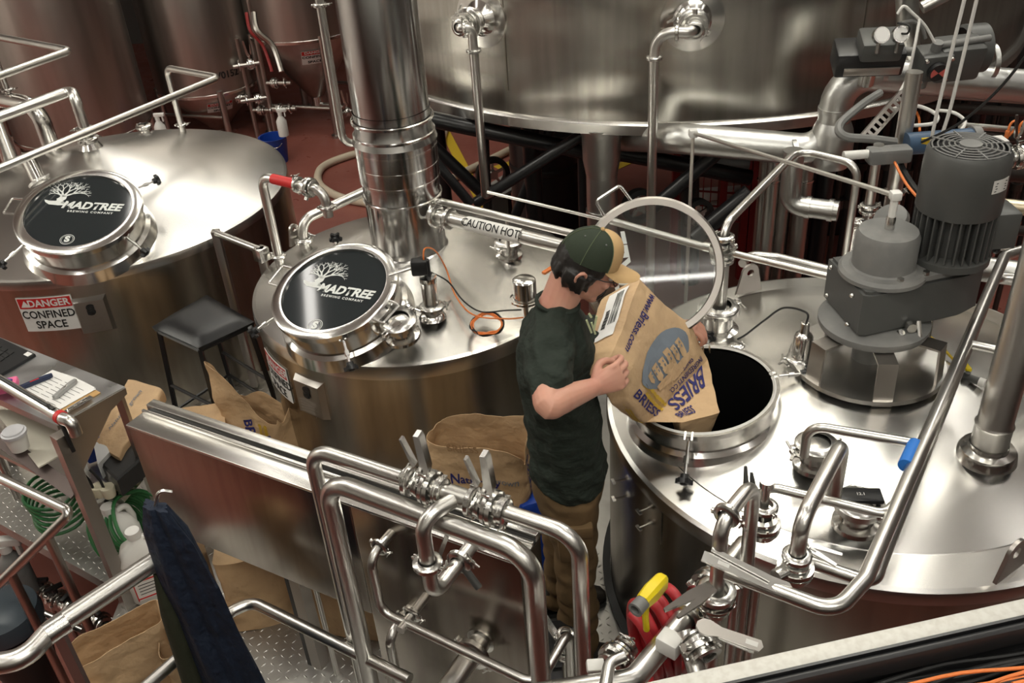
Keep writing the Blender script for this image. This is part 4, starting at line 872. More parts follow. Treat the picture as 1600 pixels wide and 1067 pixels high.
# tall dark risers at the right
rnd = random.Random(5)
ORD = 'first second third fourth fifth sixth seventh eighth ninth tenth eleventh twelfth thirteenth fourteenth fifteenth sixteenth seventeenth eighteenth nineteenth twentieth twenty-first twenty-second twenty-third twenty-fourth twenty-fifth twenty-sixth twenty-seventh twenty-eighth twenty-ninth thirtieth'.split()
M_dkp = mat('dark_riser', (.06, .05, .045), .35, .6); M_dkr = mat('dark_red_riser', (.05, .012, .011), .45)
for k in range(30):
    x = 1190+k*14.3+rnd.uniform(-3, 3); Y = rnd.uniform(5.6, 7.2); y0 = rnd.choice((150, 170, 200)) if x > 1330 else 215; p = py(x, 330, Y); zt_ = up(p, y0).z
    t = thing('riser_pipe', 'dark upright pipe in the back right bank, %s counting from the big kettle' % ORD[k], 'pipe', (p.x, p.y, -.9), 'bank of dark upright pipes'); b = B(); b.cyl((p.x, p.y, -.9), (p.x, p.y, zt_), rnd.uniform(.018, .034), 10); part('tube', b, (M_dkp, M_rub, M_dkr, M_dkp)[k % 4], t)
    b = B(); b.cyl((p.x, p.y, zt_-.5), (p.x, p.y, zt_-.44), .045, 10); part('coupling', b, M_dkp, t)
a_, c_ = py(1175, 330, 7.45), py(1660, 352, 7.45); t = thing('dark_backdrop', 'dark backdrop panel added behind the bank of upright pipes', 'backdrop', ((a_.x+c_.x)/2, 7.6, -.9))  # added dark backing that hides the red floor behind the pipes
b = B(); b.box(((a_.x+c_.x)/2, 7.65, .15), (c_.x-a_.x, .3, 2.1), bev=.02); part('backdrop_panel', b, M_rub, t)
for k in range(9): b = B(); x_ = a_.x+(c_.x-a_.x)*(k+.5)/9; b.box((x_, 7.48, .15), (.05, .05, 2.0)); part('backdrop_rib', b, M_dkp, t)
for x, m_, r, lb in ((1200, M_pipe, .05, 'bright upright pipe beside the black strut'), (1222, M_frame, .04, 'dull upright pipe beside the black strut'), (1250, M_frame, .055, 'thick upright pipe under the cut-off insulated pipe'), (1188, M_frame, .03, 'slim upright pipe beside the wire rack')):
    p = py(x, 330, 5.2); t = thing('upright_pipe', lb, 'pipe', (p.x, p.y, -.9)); b = B(); b.cyl((p.x, p.y, -.9), (p.x, p.y, up(p, 236).z), r, 16); part('tube', b, m_, t); bandring(t, (p.x, p.y, up(p, 280).z), (0, 0, 1), r, .006, M_fit)
for k, (y, Y, r, m_, lb) in enumerate(((150, 5.6, .01, M_pipe, 'thin bright conduit just under the insulated run'), (165, 5.6, .03, M_dkp, 'dark crossing pipe under the insulated run'), (196, 4.4, .018, M_pipe, 'pale conduit ending at the air cylinder'), (208, 4.4, .022, M_dkp, 'dark conduit under the pale conduit'), (262, 5.4, .05, M_dkp, 'thick dark crossing pipe behind the motor'), (350, 4.9, .03, M_dkp, 'low dark crossing pipe behind the motor'))):
    t, P = pipe(lb, [('Y', 1500 if k in (2, 3) else 1440, y, Y), ('Y', 1680, y+16, Y)], r, m=m_, name='conduit')
for x in (1572, 1588):
    a = py(x, 216, 4.3); t = thing('clip_tag', 'orange looped clip standing on the pale conduit, %s one' % ('left' if x < 1580 else 'right'), 'clip', a); b = B(); b.tube(spline([a, a+Vector((.005, 0, .07)), a+Vector((.03, 0, .085)), a+Vector((.035, 0, .05)), a+Vector((.01, 0, .01))], 5), .006, 0, 8); part('loop', b, M_orange, t); b = B(); b.box(a+Vector((0, 0, .02)), (.018, .018, .04), bev=.004); part('plug', b, M_orange, t)
c = py(1560, 225, 3.95); t = thing('terminal_box', 'dark grey junction box right of the motor fan', 'box', c); b = B(); b.box(c+Vector((-.03, 0, -.06)), (.13, .12, .16), bev=.01); part('case', b, M_cast, t); b = B(); b.box(c+Vector((-.03, -.02, .03)), (.09, .07, .01)); part('cream_label', b, M_wht, t)
c = py(1590, 245, 3.9); t = thing('tube_valve', 'small steel valve cluster at the right edge behind motor', 'valve', c); valve(t, c, (1, 0, .1), .028); clamp(t, c+Vector((.07, 0, 0)), (1, 0, 0), .028); b = B(); b.cyl(c-Vector((.05, 0, 0)), c+Vector((.2, 0, 0)), .025, 12); part('tube', b, M_pipe, t)
c = py(1395, 350, 3.6); b = B(); M = T(c); b.lathe([(0, -.02), (.06, -.015), (.075, .02), (.07, .05), (.04, .065), (0, .07)], frame(c, (-.5, -.3, .8)), 28); single('valve_bonnet', b, M_castl, 'grey domed valve cap behind the gear drive bearing', 'valve', c)
# top right: dark wall gear behind
t, P = pipe('dark rail frame in the top right corner', [('Y', 1585, -30, 7.5), ('Y', 1590, 45, 7.5), ('Y', 1660, 50, 7.5)], .02, m=M_dkp)
t, P = pipe('bright upright pipe behind the positioner', [('Y', 1416, -40, 4.75), ('Y', 1420, 80, 4.75), ('Y', 1424, 118, 4.75)], .055, m=M_pipe)
t, P = pipe('short pale pipe stub entering at the top right', [('Y', 1440, 12, 4.6), ('Y', 1490, -14, 4.6)], .03, m=M_pipe)
# ================================================================== splash panel and foreground pipework
A = Vector((-1.641, 3.199, 0))*.88; Bq = Vector((-.029, 2.252, 0))*.88; KZ = lambda z: 3.1-(3.1-z)*.88; uu = (Bq-A).normalized(); nn = Vector((uu.y, -uu.x, 0)); LL = (Bq-A).length   # nn points to the camera side
MP = Matrix(((uu.x, -nn.x, 0, A.x), (uu.y, -nn.y, 0, A.y), (0, 0, 1, 0), (0, 0, 0, 1)))   # x along, y away from camera
t = thing('splash_cabinet', 'long low stainless steel cabinet panel with white slotted top', 'cabinet', A)
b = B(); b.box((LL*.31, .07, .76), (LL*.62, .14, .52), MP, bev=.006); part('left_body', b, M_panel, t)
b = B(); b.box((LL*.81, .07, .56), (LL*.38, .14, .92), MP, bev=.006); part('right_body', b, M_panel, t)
b = B(); b.box((LL*.5, .04, 1.025), (LL+.004, .085, .012), MP, bev=.003); part('front_ledge', b, M_lid, t)
b = B(); b.box((LL*.5, .084, 1.032), (LL+.004, .012, .022), MP, bev=.003); part('rail_lip', b, M_lid, t)
b = B(); b.box((LL*.5, .125, 1.036), (LL+.004, .04, .03), MP, bev=.003); part('back_ledge', b, M_lid, t)
b = B(); b.box((LL*.5, .098, 1.022), (LL, .016, .01), MP); part('slot', b, M_rub, t)
for x, w_ in ((.12, .045), (LL*.40, .05), (.96*LL, .04)): b = B(); b.box((x, .03, .26), (w_, w_, .52), MP); part('leg', b, M_frame, t)
b = B(); b.box((LL*.40-.036, .03, .26), (.018, .05, .52), MP); part('leg', b, M_blk, t, 'black strip along the leg')
def wallpt(x, y):
    """pixel -> point on the cabinet front"""
    d = _ray(x, y); s = (A-CP).dot(nn)/d.dot(nn); return CP+d*s
q_ = .455*LL; b = B(); b.cyl(MP @ Vector((q_, .02, 0)), MP @ Vector((q_, .02, .51)), .010, 12); part('rod', b, M_pipe, t)
b = B(); m_ = MP @ Vector((.04, -.01, .6)); b.cyl(MP @ Vector((.06, 0, .3)), MP @ Vector((.06, -.05, .3)), .006, 8); b.sph(MP @ Vector((.06, -.055, .3)), .012); part('coat_hook', b, M_fit, t)
# outer loop
ZL = 1.384
t, P = pipe('outer steel pipe loop in the foreground with two lever valves', [pz(484, 700, ZL)+Vector((0, 0, -1.36)), pz(484, 700, ZL), pz(905, 838, ZL), pz(905, 838, ZL)+Vector((0, 0, -1.36))], .0225, .075, n=20)
o1, o2 = P[1], P[2]; dd = (o2-o1).normalized()
def along(x, y): q = pz(x, y, ZL); return o1+dd*((q-o1).dot(dd))
for (x, y, lv) in ((672, 763, 1), (768, 796, 1)):
    c = along(x, y); v = put('valve_body', VALVE, t, frame(c, dd, (0, 0, 1)) @ RZ(.25) @ S(.025)); 
    put('lever_handle', LEVER, v, T((2.2, 0, 0)) @ Matrix.Scale(1.22, 4) @ RX(0) @ T((-2.2, 0, 0)))
    for s_ in (-1, 1): clamp(t, c+dd*s_*.036, dd, .0235, spin=1.6+s_)
clamp(t, along(640, 752), dd, .027, ref=(0, 0, 1), spin=.3); clamp(t, along(737, 785), dd, .027, spin=2.9)
# branch from the tee
tee = along(716, 778); e0 = pz(658, 812, ZL); P2 = nodes([tee, e0, ('u', 932)]); w_ = wallpt(733, 872); P2.append(Vector((w_.x, w_.y, P2[-1].z)))
P2[-1] = P2[-2]+ (nn*-1)*((P2[-2]-A).dot(nn)+.0)
b = B(); b.tube(P2, .0215, .055, 18); part('branch_tube', b, M_pipe, t); b = B(); b.cyl(tee-dd*.03, tee+dd*.03, .0285, 18); part('tee_sleeve', b, M_pipe, t)
clamp(t, up(P2[1], 880), (0, 0, 1), .026, spin=-.6); clamp(t, P2[-2]+(P2[-1]-P2[-2])*.55, P2[-1]-P2[-2], .025, spin=1); clamp(t, P2[-1]+nn*.015, nn, .026, spin=2)
b = B(); b.cyl(P2[-2]+(P2[-1]-P2[-2])*.55, P2[-2]+(P2[-1]-P2[-2])*.55+Vector((.05, -.04, -.07)), .012, 10); part('drain_stub', b, M_cast, t)
b = B(); q = P2[1]+Vector((.03, 0, -.1)); b.box((0, 0, 0), (.012, .03, .13), frame(wallpt(715, 830)+nn*.1, Vector((.4, .3, .85)), (1, 0, 0))) ; part('support_lever', b, M_fit, t)
# inner loop
t, P = pipe('inner thicker steel pipe loop nested under the outer one', [pz(508, 748, 1.331)+Vector((0, 0, -1.3)), pz(508, 748, 1.331), pz(832, 868, 1.331), pz(832, 868, 1.331)+Vector((0, 0, -1.3))], .0285, .09, n=20)
clamp(t, Vector((P[3].x, P[3].y, .35)), (0, 0, 1), .032, spin=1)
# small loop 1
w0 = wallpt(612, 832); a0 = w0+nn*.12; L = [w0, a0, up(a0, 955)]; e = pz(840, 1072, L[-1].z); L += [e, pz(889, 985, L[-1].z), pz(889, 985, L[-1].z)+Vector((0, 0, -.6))]
t, P = pipe('thin steel loop pipe in front of the cabinet face', L, .0155, .05, n=14)
clamp(t, w0+nn*.07, nn, .019, spin=4.2)
z_ = L[2].z; s_ = pz(625, 985, z_); b = B(); wv = wallpt(683, 935); wv = s_ - nn*((s_-A).dot(nn)); b.cyl(s_, wv, .0155, 14); part('branch_tube', b, M_pipe, t); clamp(t, s_+(wv-s_)*.45, nn, .019, spin=4.2)
w1 = wallpt(641, 950); a1 = w1+nn*.13; t, P = pipe('short thin pipe elbow dropping beside the loop', [w1, a1, a1+Vector((0, 0, -.6))], .0165, .05)
clamp(t, w1+nn*.05, nn, .018, spin=3.5)
w2 = wallpt(752, 1000); t, P = pipe('wide pipe stub leaving the cabinet face low down', [w2, w2+nn*.1+Vector((0, 0, 0)), w2+nn*.55], .036, .05, n=20)
clamp(t, w2+nn*.06, nn, .038, spin=4); b = B(); b.lathe([(.05, 0), (.05, .006), (.036, .01)], frame(w2, nn), 28); part('wall_flange', b, M_fit, t)
b = B(); c_ = w2+nn*.3+Vector((.08, 0, -.12)); b.cyl(c_, c_+Vector((.02, .0, .1)), .02, 12); part('drain_stub', b, M_cast, t)
# small valve beside the outer loop foot
c = pz(884, 1000, .6); t = thing('sample_valve', 'small steel valve behind the foot of outer loop', 'valve', c); valve(t, c+Vector((0, 0, -.05)), (0, 0, 1), .02, spin=2); clamp(t, c+Vector((0, 0, .03)), (0, 0, 1), .018); b = B(); b.cyl(c+Vector((0, 0, -.55)), c, .016, 12); part('tube', b, M_pipe, t)
# ================================================================== right manifold in the foreground
zr = P_run_z = 1.25
def mani():
    a = pz(1135, 893, 1.25); t = thing('valve_manifold', 'foreground valve manifold with long flat levers at the right', 'valve manifold', a)
    # header pipe rising from the lower left (1050,1050) to (1150,860)
    h0 = pz(985, 1075, 1.05); h1 = pz(1120, 905, 1.05); run(t, [pz(840, 1085, 1.05), pz(990, 1062, 1.05), h1, pz(1165, 850, 1.05)], .030, .05, n=20)
    hd_ = (h1-h0).normalized(); clamp(t, pz(1075, 965, 1.05), hd_, .032, spin=1); clamp(t, pz(1100, 935, 1.05), hd_, .032, spin=2.2)
    valve(t, pz(1112, 918, 1.05), hd_, .030, spin=2.0, lever=False)
    b = B(); b.box((0, 0, 0), (.05, .06, .05), frame(pz(1047, 1005, 1.10), (0, 0, 1), hd_)@T((0, 0, .0)), bev=.004); part('pipe_block', b, M_wht, t, 'white plastic block on the header')
    # upright A with disk
    pA = pz(1118, 935, 1.13); uA = up(pA, 870); run(t, [pA+Vector((0, 0, -.4)), uA], .020)
    clamp(t, up(pA, 925), (0, 0, 1), .033, spin=.5); b = B(); b.lathe([(0, -.006), (.05, -.006), (.053, 0), (.05, .006), (0, .006)], T(up(pA, 935)), 32); part('disk_flange', b, M_pol, t); valve(t, up(pA, 945), (0, 0, 1), .021, spin=1, lever=False)
    # white levers
    for (q0, q1, w) in (((1105, 918), (1040, 965), .022), ((1112, 925), (1060, 975), .016)):
        a_, c_ = pz(*q0, 1.22), pz(*q1, 1.16); d = c_-a_; b = B(); b.prism([(-.01, -w/2), (d.length*.4, -w*.6), (d.length, -.004), (d.length, .004), (d.length*.4, w*.6), (-.01, w/2)], .012, frame(a_, Vector((0, -.3, 1)), d)); part('lever_handle', b, M_pol, t)
    # long flat lever (1100,885)->(1235,915)
    a_, c_ = pz(1098, 868, 1.30), pz(1232, 912, 1.30); d = c_-a_; M = frame(a_, Vector((0, -.5, 1)), d)
    b = B(); b.prism([(0, -.016), (d.length, -.02), (d.length+.02, .0), (d.length, .018), (0, .010)], .012, M); part('lever_handle', b, M_fit, t)
    b = B(); b.box((d.length*.25, -.004, .0125), (.03, .01, .001), M); part('lever_label', b, M_wht, t)
    a_, c_ = pz(1112, 858, 1.32), pz(1205, 893, 1.33); d = c_-a_; b = B(); b.prism([(0, -.006), (d.length, -.008), (d.length, .008), (0, .004)], .008, frame(a_, Vector((0, -.5, 1)), d)); part('lever_handle', b, M_fit, t)
    # arch B : (1130,885) up to (1160,770), over to (1190,755), down
    pB = pz(1122, 885, 1.25); tB = pz(1180, 760, 1.42); PB = [pB, up(pB, 815)]; PB.append(pz(1178, 752, PB[-1].z+.0)); PB.append(PB[-1]+Vector((.005, 0, -.35)))
    run(t, PB, .020, .06); clamp(t, PB[1]+(PB[2]-PB[1])*.15, PB[2]-PB[1], .022, spin=1.5)
    pC = pz(1200, 800, 1.18); valve(t, pC+Vector((-.03, -.05, .0)), (0, 0, 1), .025, spin=1, lever=False); clamp(t, pC+Vector((-.03, -.05, .07)), (0, 0, 1), .024, spin=2); b = B(); b.cyl(pC+Vector((-.03, -.05, .0)), pC+Vector((-.03, -.05, .15)), .012, 12); b.cyl(pC+Vector((-.03, -.05, .145)), pC+Vector((-.03, -.05, .165)), .02, 14); part('valve_stem', b, M_fit, t)
    for q0, q1 in (((1165, 775), (1158, 728)), ((1176, 765), (1173, 738))):
        a_, c_ = pz(*q0, 1.3), up(pz(*q0, 1.3), q1[1]); b = B(); b.hexa([a_+Vector((-.008, -.003, 0)), a_+Vector((.012, -.003, 0)), a_+Vector((.012, .003, 0)), a_+Vector((-.008, .003, 0))], [c_+Vector((-.012, -.002, 0)), c_+Vector((-.004, -.002, 0)), c_+Vector((-.004, .002, 0)), c_+Vector((-.012, .002, 0))]); part('thin_lever', b, M_cast, t)
    # arch C : (1240,870) up to (1245,800) to (1310,705) and down
    pD = pz(1243, 885, 1.22); uD = up(pD, 812); PD = [pD, uD, pz(1317, 690, uD.z), pz(1317, 690, uD.z)+Vector((0, 0, -.22))]
    run(t, PD, .021, .05); clamp(t, up(pD, 868), (0, 0, 1), .024, spin=.6); valve(t, pD+Vector((0, 0, -.01)), (0, 0, 1), .024, spin=1, lever=False); b = B(); b.cyl(pD+Vector((-.0, 0, -.0)), pD+Vector((-.06, -.03, .0)), .02, 14); part('valve_neck', b, M_fit, t)
    for q0, q1 in (((1255, 850), (1316, 858)), ((1262, 858), (1306, 872))):
        a_, c_ = pz(*q0, 1.22), pz(*q1, 1.24); d = c_-a_; b = B(); b.prism([(0, -.008), (d.length, -.004), (d.length, .004), (0, .008)], .008, frame(a_, Vector((0, -.3, 1)), d)); part('lever_handle', b, M_fit, t)
    # risers below
    for x, y in ((1165, 905), (1182, 905), (1150, 915)):
        q = pz(x, y, 1.08); run(t, [q, q+Vector((0, 0, -1.05))], .014, m=M_pipe)
    # lower right valve with branded lever
    vB = pz(1095, 1010, 1.12); valve(t, vB, (.25, -.7, -.2), .026, spin=1, lever=False); run(t, [vB+Vector((-.03, .05, .0)), vB+Vector((.0, -.14, -.1))], .024)
    a_, c_ = pz(1100, 980, 1.2), pz(1188, 1006, 1.2); d = c_-a_; M = frame(a_, Vector((0, -.5, 1)), d); b = B(); b.prism([(-.02, -.006), (-.008, -.018), (.01, -.02), (d.length*.3, -.012), (d.length, -.014), (d.length+.008, 0), (d.length, .014), (d.length*.3, .012), (.01, .02), (-.008, .018), (-.02, .006)], .012, M); part('lever_handle', b, M_frame, t, 'flat grey lever with a pale label')
    b = B(); b.box((d.length*.85, 0, .0125), (.03, .012, .001), M); part('lever_label', b, M_wht, t)
    q = text_b('CONTROL', .017, .02); warp(q, lambda v: M @ Vector((v.x+d.length*.52, v.y, .0127))) ; q.bm.free()
    a2, c2 = pz(1122, 995, 1.18), pz(1178, 1018, 1.17); d = c2-a2; b = B(); b.prism([(0, -.006), (d.length, -.004), (d.length, .004), (0, .006)], .008, frame(a2, Vector((0, -.5, 1)), d)); part('lever_handle', b, M_fit, t)
    # little valve at (965,1040)
    vC = pz(962, 1030, 1.0); valve(t, vC, hd_, .024, spin=2, lever=False); clamp(t, vC+hd_*.05, hd_, .022); run(t, [pz(945, 1075, 1.1), pz(952, 1035, 1.1), pz(975, 1025, 1.1)], .016)
    b = B(); b.box((0, 0, 0), (.045, .03, .05), frame(pz(930, 1040, 1.05), (0, -.6, 1), (1, 0, 0)), bev=.004); part('pipe_block', b, M_wht, t)
mani()
# red hose with yellow nozzle
M_rh = mat('red_rubber_hose', (.42, .028, .035), .42)
c = pz(1022, 1000, .9); ax = Vector((.85, .35, .15)).normalized(); M = frame(c, ax, (0, 0, 1)); L = []
for k in range(0, 4*14+4):
    a = k*2*math.pi/14; r_ = 1+.04*math.sin(k*.9); L.append(M @ Vector((.165*r_*math.cos(a)-.0, .085*r_*math.sin(a), -.05+.0022*k+.006*math.sin(k*.7))))
t = thing('hose_coil', 'red rubber hose coiled over the foreground manifold', 'hose', c); b = B(); b.tube(spline(L, 3), .0155, 0, 12); part('hose', b, M_rh, t)
a_, c_ = pz(1034, 908, 1.17), pz(1000, 945, 1.17); d = (c_-a_).normalized(); t = thing('hose_nozzle', 'yellow nozzle with grey tip on the red hose', 'hose nozzle', a_); M = frame(a_, d, (0, 0, 1))
b = B(); b.loft([[M @ Vector((x*w, y*h, z)) for x, y in ((1, .6), (.6, 1), (-.6, 1), (-1, .6), (-1, -.6), (-.6, -1), (.6, -1), (1, -.6))] for z, w, h in ((-.01, .018, .014), (0, .024, .019), (.05, .026, .021), (.09, .02, .018))]); part('nozzle_body', b, M_yelp, t)
b = B(); b.lathe([(.02, .088), (.021, .125), (.014, .125), (.013, .095), (0, .095)], M, 20); part('nozzle_tip', b, M_castl, t)
b = B(); g0 = a_+d*.07; b.tube([g0, g0+Vector((-.005, -.01, -.06)), g0+Vector((.0, -.005, -.12))], .009, .01, 8); part('trigger', b, M_yelp, t)
# ================================================================== cable tray at the lower right
q = [pz(1620, 930, 1.6), pz(960, 1077, 1.6)]; dx = (q[0]-q[1]).normalized(); ny = Vector((dx.y, -dx.x, 0)); 
t = thing('cable_tray', 'white edged cable tray across the lower right corner', 'cable tray', (q[0]+q[1])/2); O = q[1]-dx*.1; LT = (q[0]-q[1]).length+.5
MT = Matrix(((dx.x, ny.x, 0, O.x), (dx.y, ny.y, 0, O.y), (0, 0, 1, 1.6), (0, 0, 0, 1)))  # x along, y to camera
M_tray = mat('galvanised_tray', (.58, .57, .53), .5, .25, var=(60, (1, 1, 1), (.50, .48, .44), .4, .7))
b = B(); b.box((LT/2, .018, -.01), (LT, .036, .02), MT, bev=.002); part('rear_flange', b, M_tray, t)
b = B(); b.box((LT/2, .039, -.05), (LT, .006, .1), MT); b.box((LT/2, .16, -.1), (LT, .25, .006), MT); part('trough', b, M_blk, t)
b = B(); b.box((LT/2, .052, -.03), (LT, .02, .05), MT, bev=.008); part('edge_conduit', b, M_plas, t)
b = B(); b.box((LT/2, .262, .0), (LT, .06, .02), MT, bev=.002); part('front_flange', b, M_tray, t)
rnd = random.Random(11)
for k in range(26):
    y0 = .07+k*.0068; om = k in (6, 7, 10, 13, 14, 17, 20); P = []
    for i in range(12): P.append(MT @ Vector((LT*i/11, y0+.010*math.sin(i*.7+k*1.3)+.006*math.sin(i*1.9+k), -.07+.03*(k/26)+.012*math.sin(i*.5+k*2.1)+(.022 if om else 0))))
    lab = ('orange cable in the tray, %s from its rear edge' % ('first', 'second', 'third', 'fourth', 'fifth', 'sixth', 'seventh')[(6, 7, 10, 13, 14, 17, 20).index(k)]) if om else 'black cable in the tray, %s black one from its rear edge' % ORD[[j for j in range(26) if j not in (6, 7, 10, 13, 14, 17, 20)].index(k)]
    single('tray_cable', B().tube(spline(P, 3), .0036 if om else rnd.uniform(.004, .0062), 0, 7), M_orange if om else M_rub, lab, 'cable', P[0], 'orange tray cables' if om else 'black tray cables')
c = MT @ Vector((LT*.62, .15, -.035)); b = B(); b.cyl(c-dx*.03, c-dx*.006, .0065, 10); b.cyl(c+dx*.006, c+dx*.03, .0065, 10); t = single('cable_connector', b, M_orange, 'orange barrel connector joining a cable in the tray', 'connector', c)
b = B(); b.cyl(c-dx*.008, c+dx*.008, .0078, 8); part('metal_collar', b, M_fit, t)
# ================================================================== paper sacks
class Sack:
    """paper sack skin: sections of four corners (far-under, far-over, near-over, near-under), rounded between them"""
    def __init__(s, secs, seed=0, amp=.008, e=.28):
        s.secs = [[Vector(c) for c in q] for q in secs]; s.seed = seed; s.amp = amp; s.e = e
    def corner(s, v, a, t):
        n = len(s.secs)-1; f = min(max(v, 0), 1)*n; i = min(int(f), n-1); w = f-i; w = w if n == 1 else w
        q = [s.secs[i][k].lerp(s.secs[i+1][k], w) for k in range(4)]
        a = (a+1)/2; t = (t+1)/2
        return q[0].lerp(q[3], a).lerp(q[1].lerp(q[2], a), t)
    def raw(s, v, a, t): 
        p = s.corner(v, a, t); N = noise.noise_vector(p*7+Vector((s.seed, 0, 0)))*s.amp + noise.noise_vector(p*19+Vector((0, s.seed, 0)))*s.amp*.45
        return p+N
    def per(s, u):
        m = ((u*4) % 4); k = int(m); f = 2*(m-k)-1; x, y = ((1, f), (-f, 1), (-1, -f), (f, -1))[k]; p = 2/s.e; r = (abs(x)**p+abs(y)**p)**(-1/p); return x*r, y*r
    def mesh(s, nu=72, nv=36, top=None, cap0=True, cap1=False, cut=None):
        b = B(); g = []; s.nu = nu
        for j in range(nv+1):
            row = []
            for i in range(nu):
                u = i/nu; v = j/nv
                if top: v = v*top(u)
                row.append(b.bm.verts.new(s.raw(v, *s.per(u))))
            g.append(row)
        for j in range(nv):
            for i in range(nu): k = (i+1) % nu; b.bm.faces.new((g[j][i], g[j][k], g[j+1][k], g[j+1][i]))
        if cap0:
            prev = g[0]
            for sc_ in (.85, .7, .55, .4, .25, .1):
                row = [b.bm.verts.new(s.raw(0, *[q*sc_ for q in s.per(i/nu)])) for i in range(nu)]
                for i in range(nu): k = (i+1) % nu; b.bm.faces.new((prev[i], row[i], row[k], prev[k]))
                prev = row
            b.bm.faces.new(prev)
        if cap1: b.bm.faces.new(g[-1])
        if not cap1:
            bmesh.ops.recalc_face_normals(b.bm, faces=b.bm.faces[:]); bmesh.ops.solidify(b.bm, geom=b.bm.faces[:], thickness=.002)
        return b
    def face(s, face, v, w, off=.004):
        """point on face 't+','t-','a+','a-','end' ; v along the sack, w across"""
        def P(v, w):
            w = max(-.995, min(.995, w)); e_ = s.e
            if face != 'end': h_ = (1-abs(w)**(2/e_))**(e_/2)
            if face == 't+': return s.raw(v, w, h_)
            if face == 't-': return s.raw(v, w, -h_)
            if face == 'a+': return s.raw(v, h_, w)
            if face == 'a-': return s.raw(v, -h_, w)
            return s.raw(0, w, v*2-1)
        p = P(v, w); h = .01; n = (P(v+h, w)-P(v-h, w)).cross(P(v, w+h)-P(v, w-h)).normalized()
        c = s.corner(v if face != 'end' else .3, 0, 0)
        if n.dot(p-c) < 0: n = -n
        return p+n*off
    def print_text(s, parent, txt, face, v0, w0, size, L, Wd, rot=0, m=None, bold=.02, sx=1, label=None, off=.004, shear=0):
        """size in metres; L, Wd = real length along v and full width across"""
        q = text_b(txt, size, bold, sx=sx, shear=shear); subdiv_tris(q, .035); R_ = Matrix.Rotation(rot, 2)
        def fn(c): x, y = R_ @ Vector((c.x, c.y)); return s.face(face, v0+y/L, w0+2*x/Wd, off)
        warp(q, fn); return part('lettering', q, m or M_navy, parent, label, smooth=0)
    def shape(s, parent, polys, face, v0, w0, L, Wd, m, name='print', off=.003, rot=0):
        b = B(); R_ = Matrix.Rotation(rot, 2)
        for P in polys: b.bm.faces.new([b.bm.verts.new((x, y, 0)) for x, y in P])
        bmesh.ops.triangulate(b.bm, faces=b.bm.faces[:]); subdiv_tris(b, .04)
        def fn(c): x, y = R_ @ Vector((c.x, c.y)); return s.face(face, v0+y/L, w0+2*x/Wd, off)
        warp(b, fn); return part(name, b, m, parent, smooth=0)
def wheat_polys(L=.16, w=.03):
    out = []
    for k in range(7):
        y = -L/2+L*k/7+.01
        for sgn in (-1, 1):
            c = Vector((sgn*w*.3, y)); a = math.pi/2-sgn*.5; ax = Vector((math.cos(a), math.sin(a)))*L*.085; bx = Vector((-math.sin(a), math.cos(a)))*w*.2
            out.append([(c+ax*math.cos(t)+bx*math.sin(t)) for t in [i*math.pi/4 for i in range(8)]])
    out.append([(0-w*.03, -L*.75), (w*.03, -L*.75), (w*.03, L*.4), (-w*.03, L*.4)])
    return out
M_gold = mat('golden_print', (.50, .32, .035), .7); M_bluep = mat('blue_grey_print', (.17, .20, .24), .8)
def stand_sack(label, c, yaw, w, d, h, seed, top=None, lean=(0, 0), flare=1.0, group='empty malt sacks', cap1=False, sag=0):
    """upright sack; local x = width, y = depth, front face is -y"""
    M = T(Vector((c[0], c[1], 0))) @ RZ(yaw); secs = []
    for k in range(5):
        v = k/4; z = c[2]+h*v; ww = w/2*(1+(flare-1)*v); dd_ = d/2*(1-.25*v+sag*math.sin(v*math.pi)); ox, oy = lean[0]*v, lean[1]*v
        secs.append([M @ Vector((-ww+ox, dd_+oy, z)), M @ Vector((-ww+ox, -dd_+oy, z)), M @ Vector((ww+ox, -dd_+oy, z)), M @ Vector((ww+ox, dd_+oy, z))])
    S_ = Sack(secs, seed, .014, .3); t = thing('malt_sack', label, 'sack', (c[0], c[1], c[2]), group)
    part('paper', S_.mesh(top=top, cap1=cap1), M_kraft, t, smooth=25)
    return S_, t
# near centre sack behind the lever valves
def top4(u):  # u: 0 at +a(near... right), angle round
    x = math.cos(2*math.pi*u); y = math.sin(2*math.pi*u)
    return .86+.10*max(0, x)*(1 if y < .2 else .4)+.04*math.sin(u*25)*.3-.10*math.exp(-((x-.3)/.2)**2)*(y > 0)
S4, t4 = stand_sack('open kraft sack standing left of the worker, Naturally print facing', (-.17, 3.02, 0), r2d(-16), .43, .20, .80, 3, top4, (.0, 0), .96)
S4.print_text(t4, 'Naturally', 't+', .66, .02, .055, .8, .43); S4.print_text(t4, 'grown', 't+', .675, .62, .045, .8, .43, m=M_bluep, bold=0); S4.print_text(t4, 'BRIESS', 't+', .43, .55, .13, .8, .43, bold=.03)
S4.print_text(t4, 'BRIESS', 't+', .85, -.2, .05, .8, .43, m=M_kraftd, bold=0)
S4.shape(t4, wheat_polys(.16, .05), 't+', .5, -.35, .8, .43, M_gold, 'wheat_print')
S4.print_text(t4, 'BRIESS', 'a+', .62, .2, .09, .8, .2, rot=r2d(90))
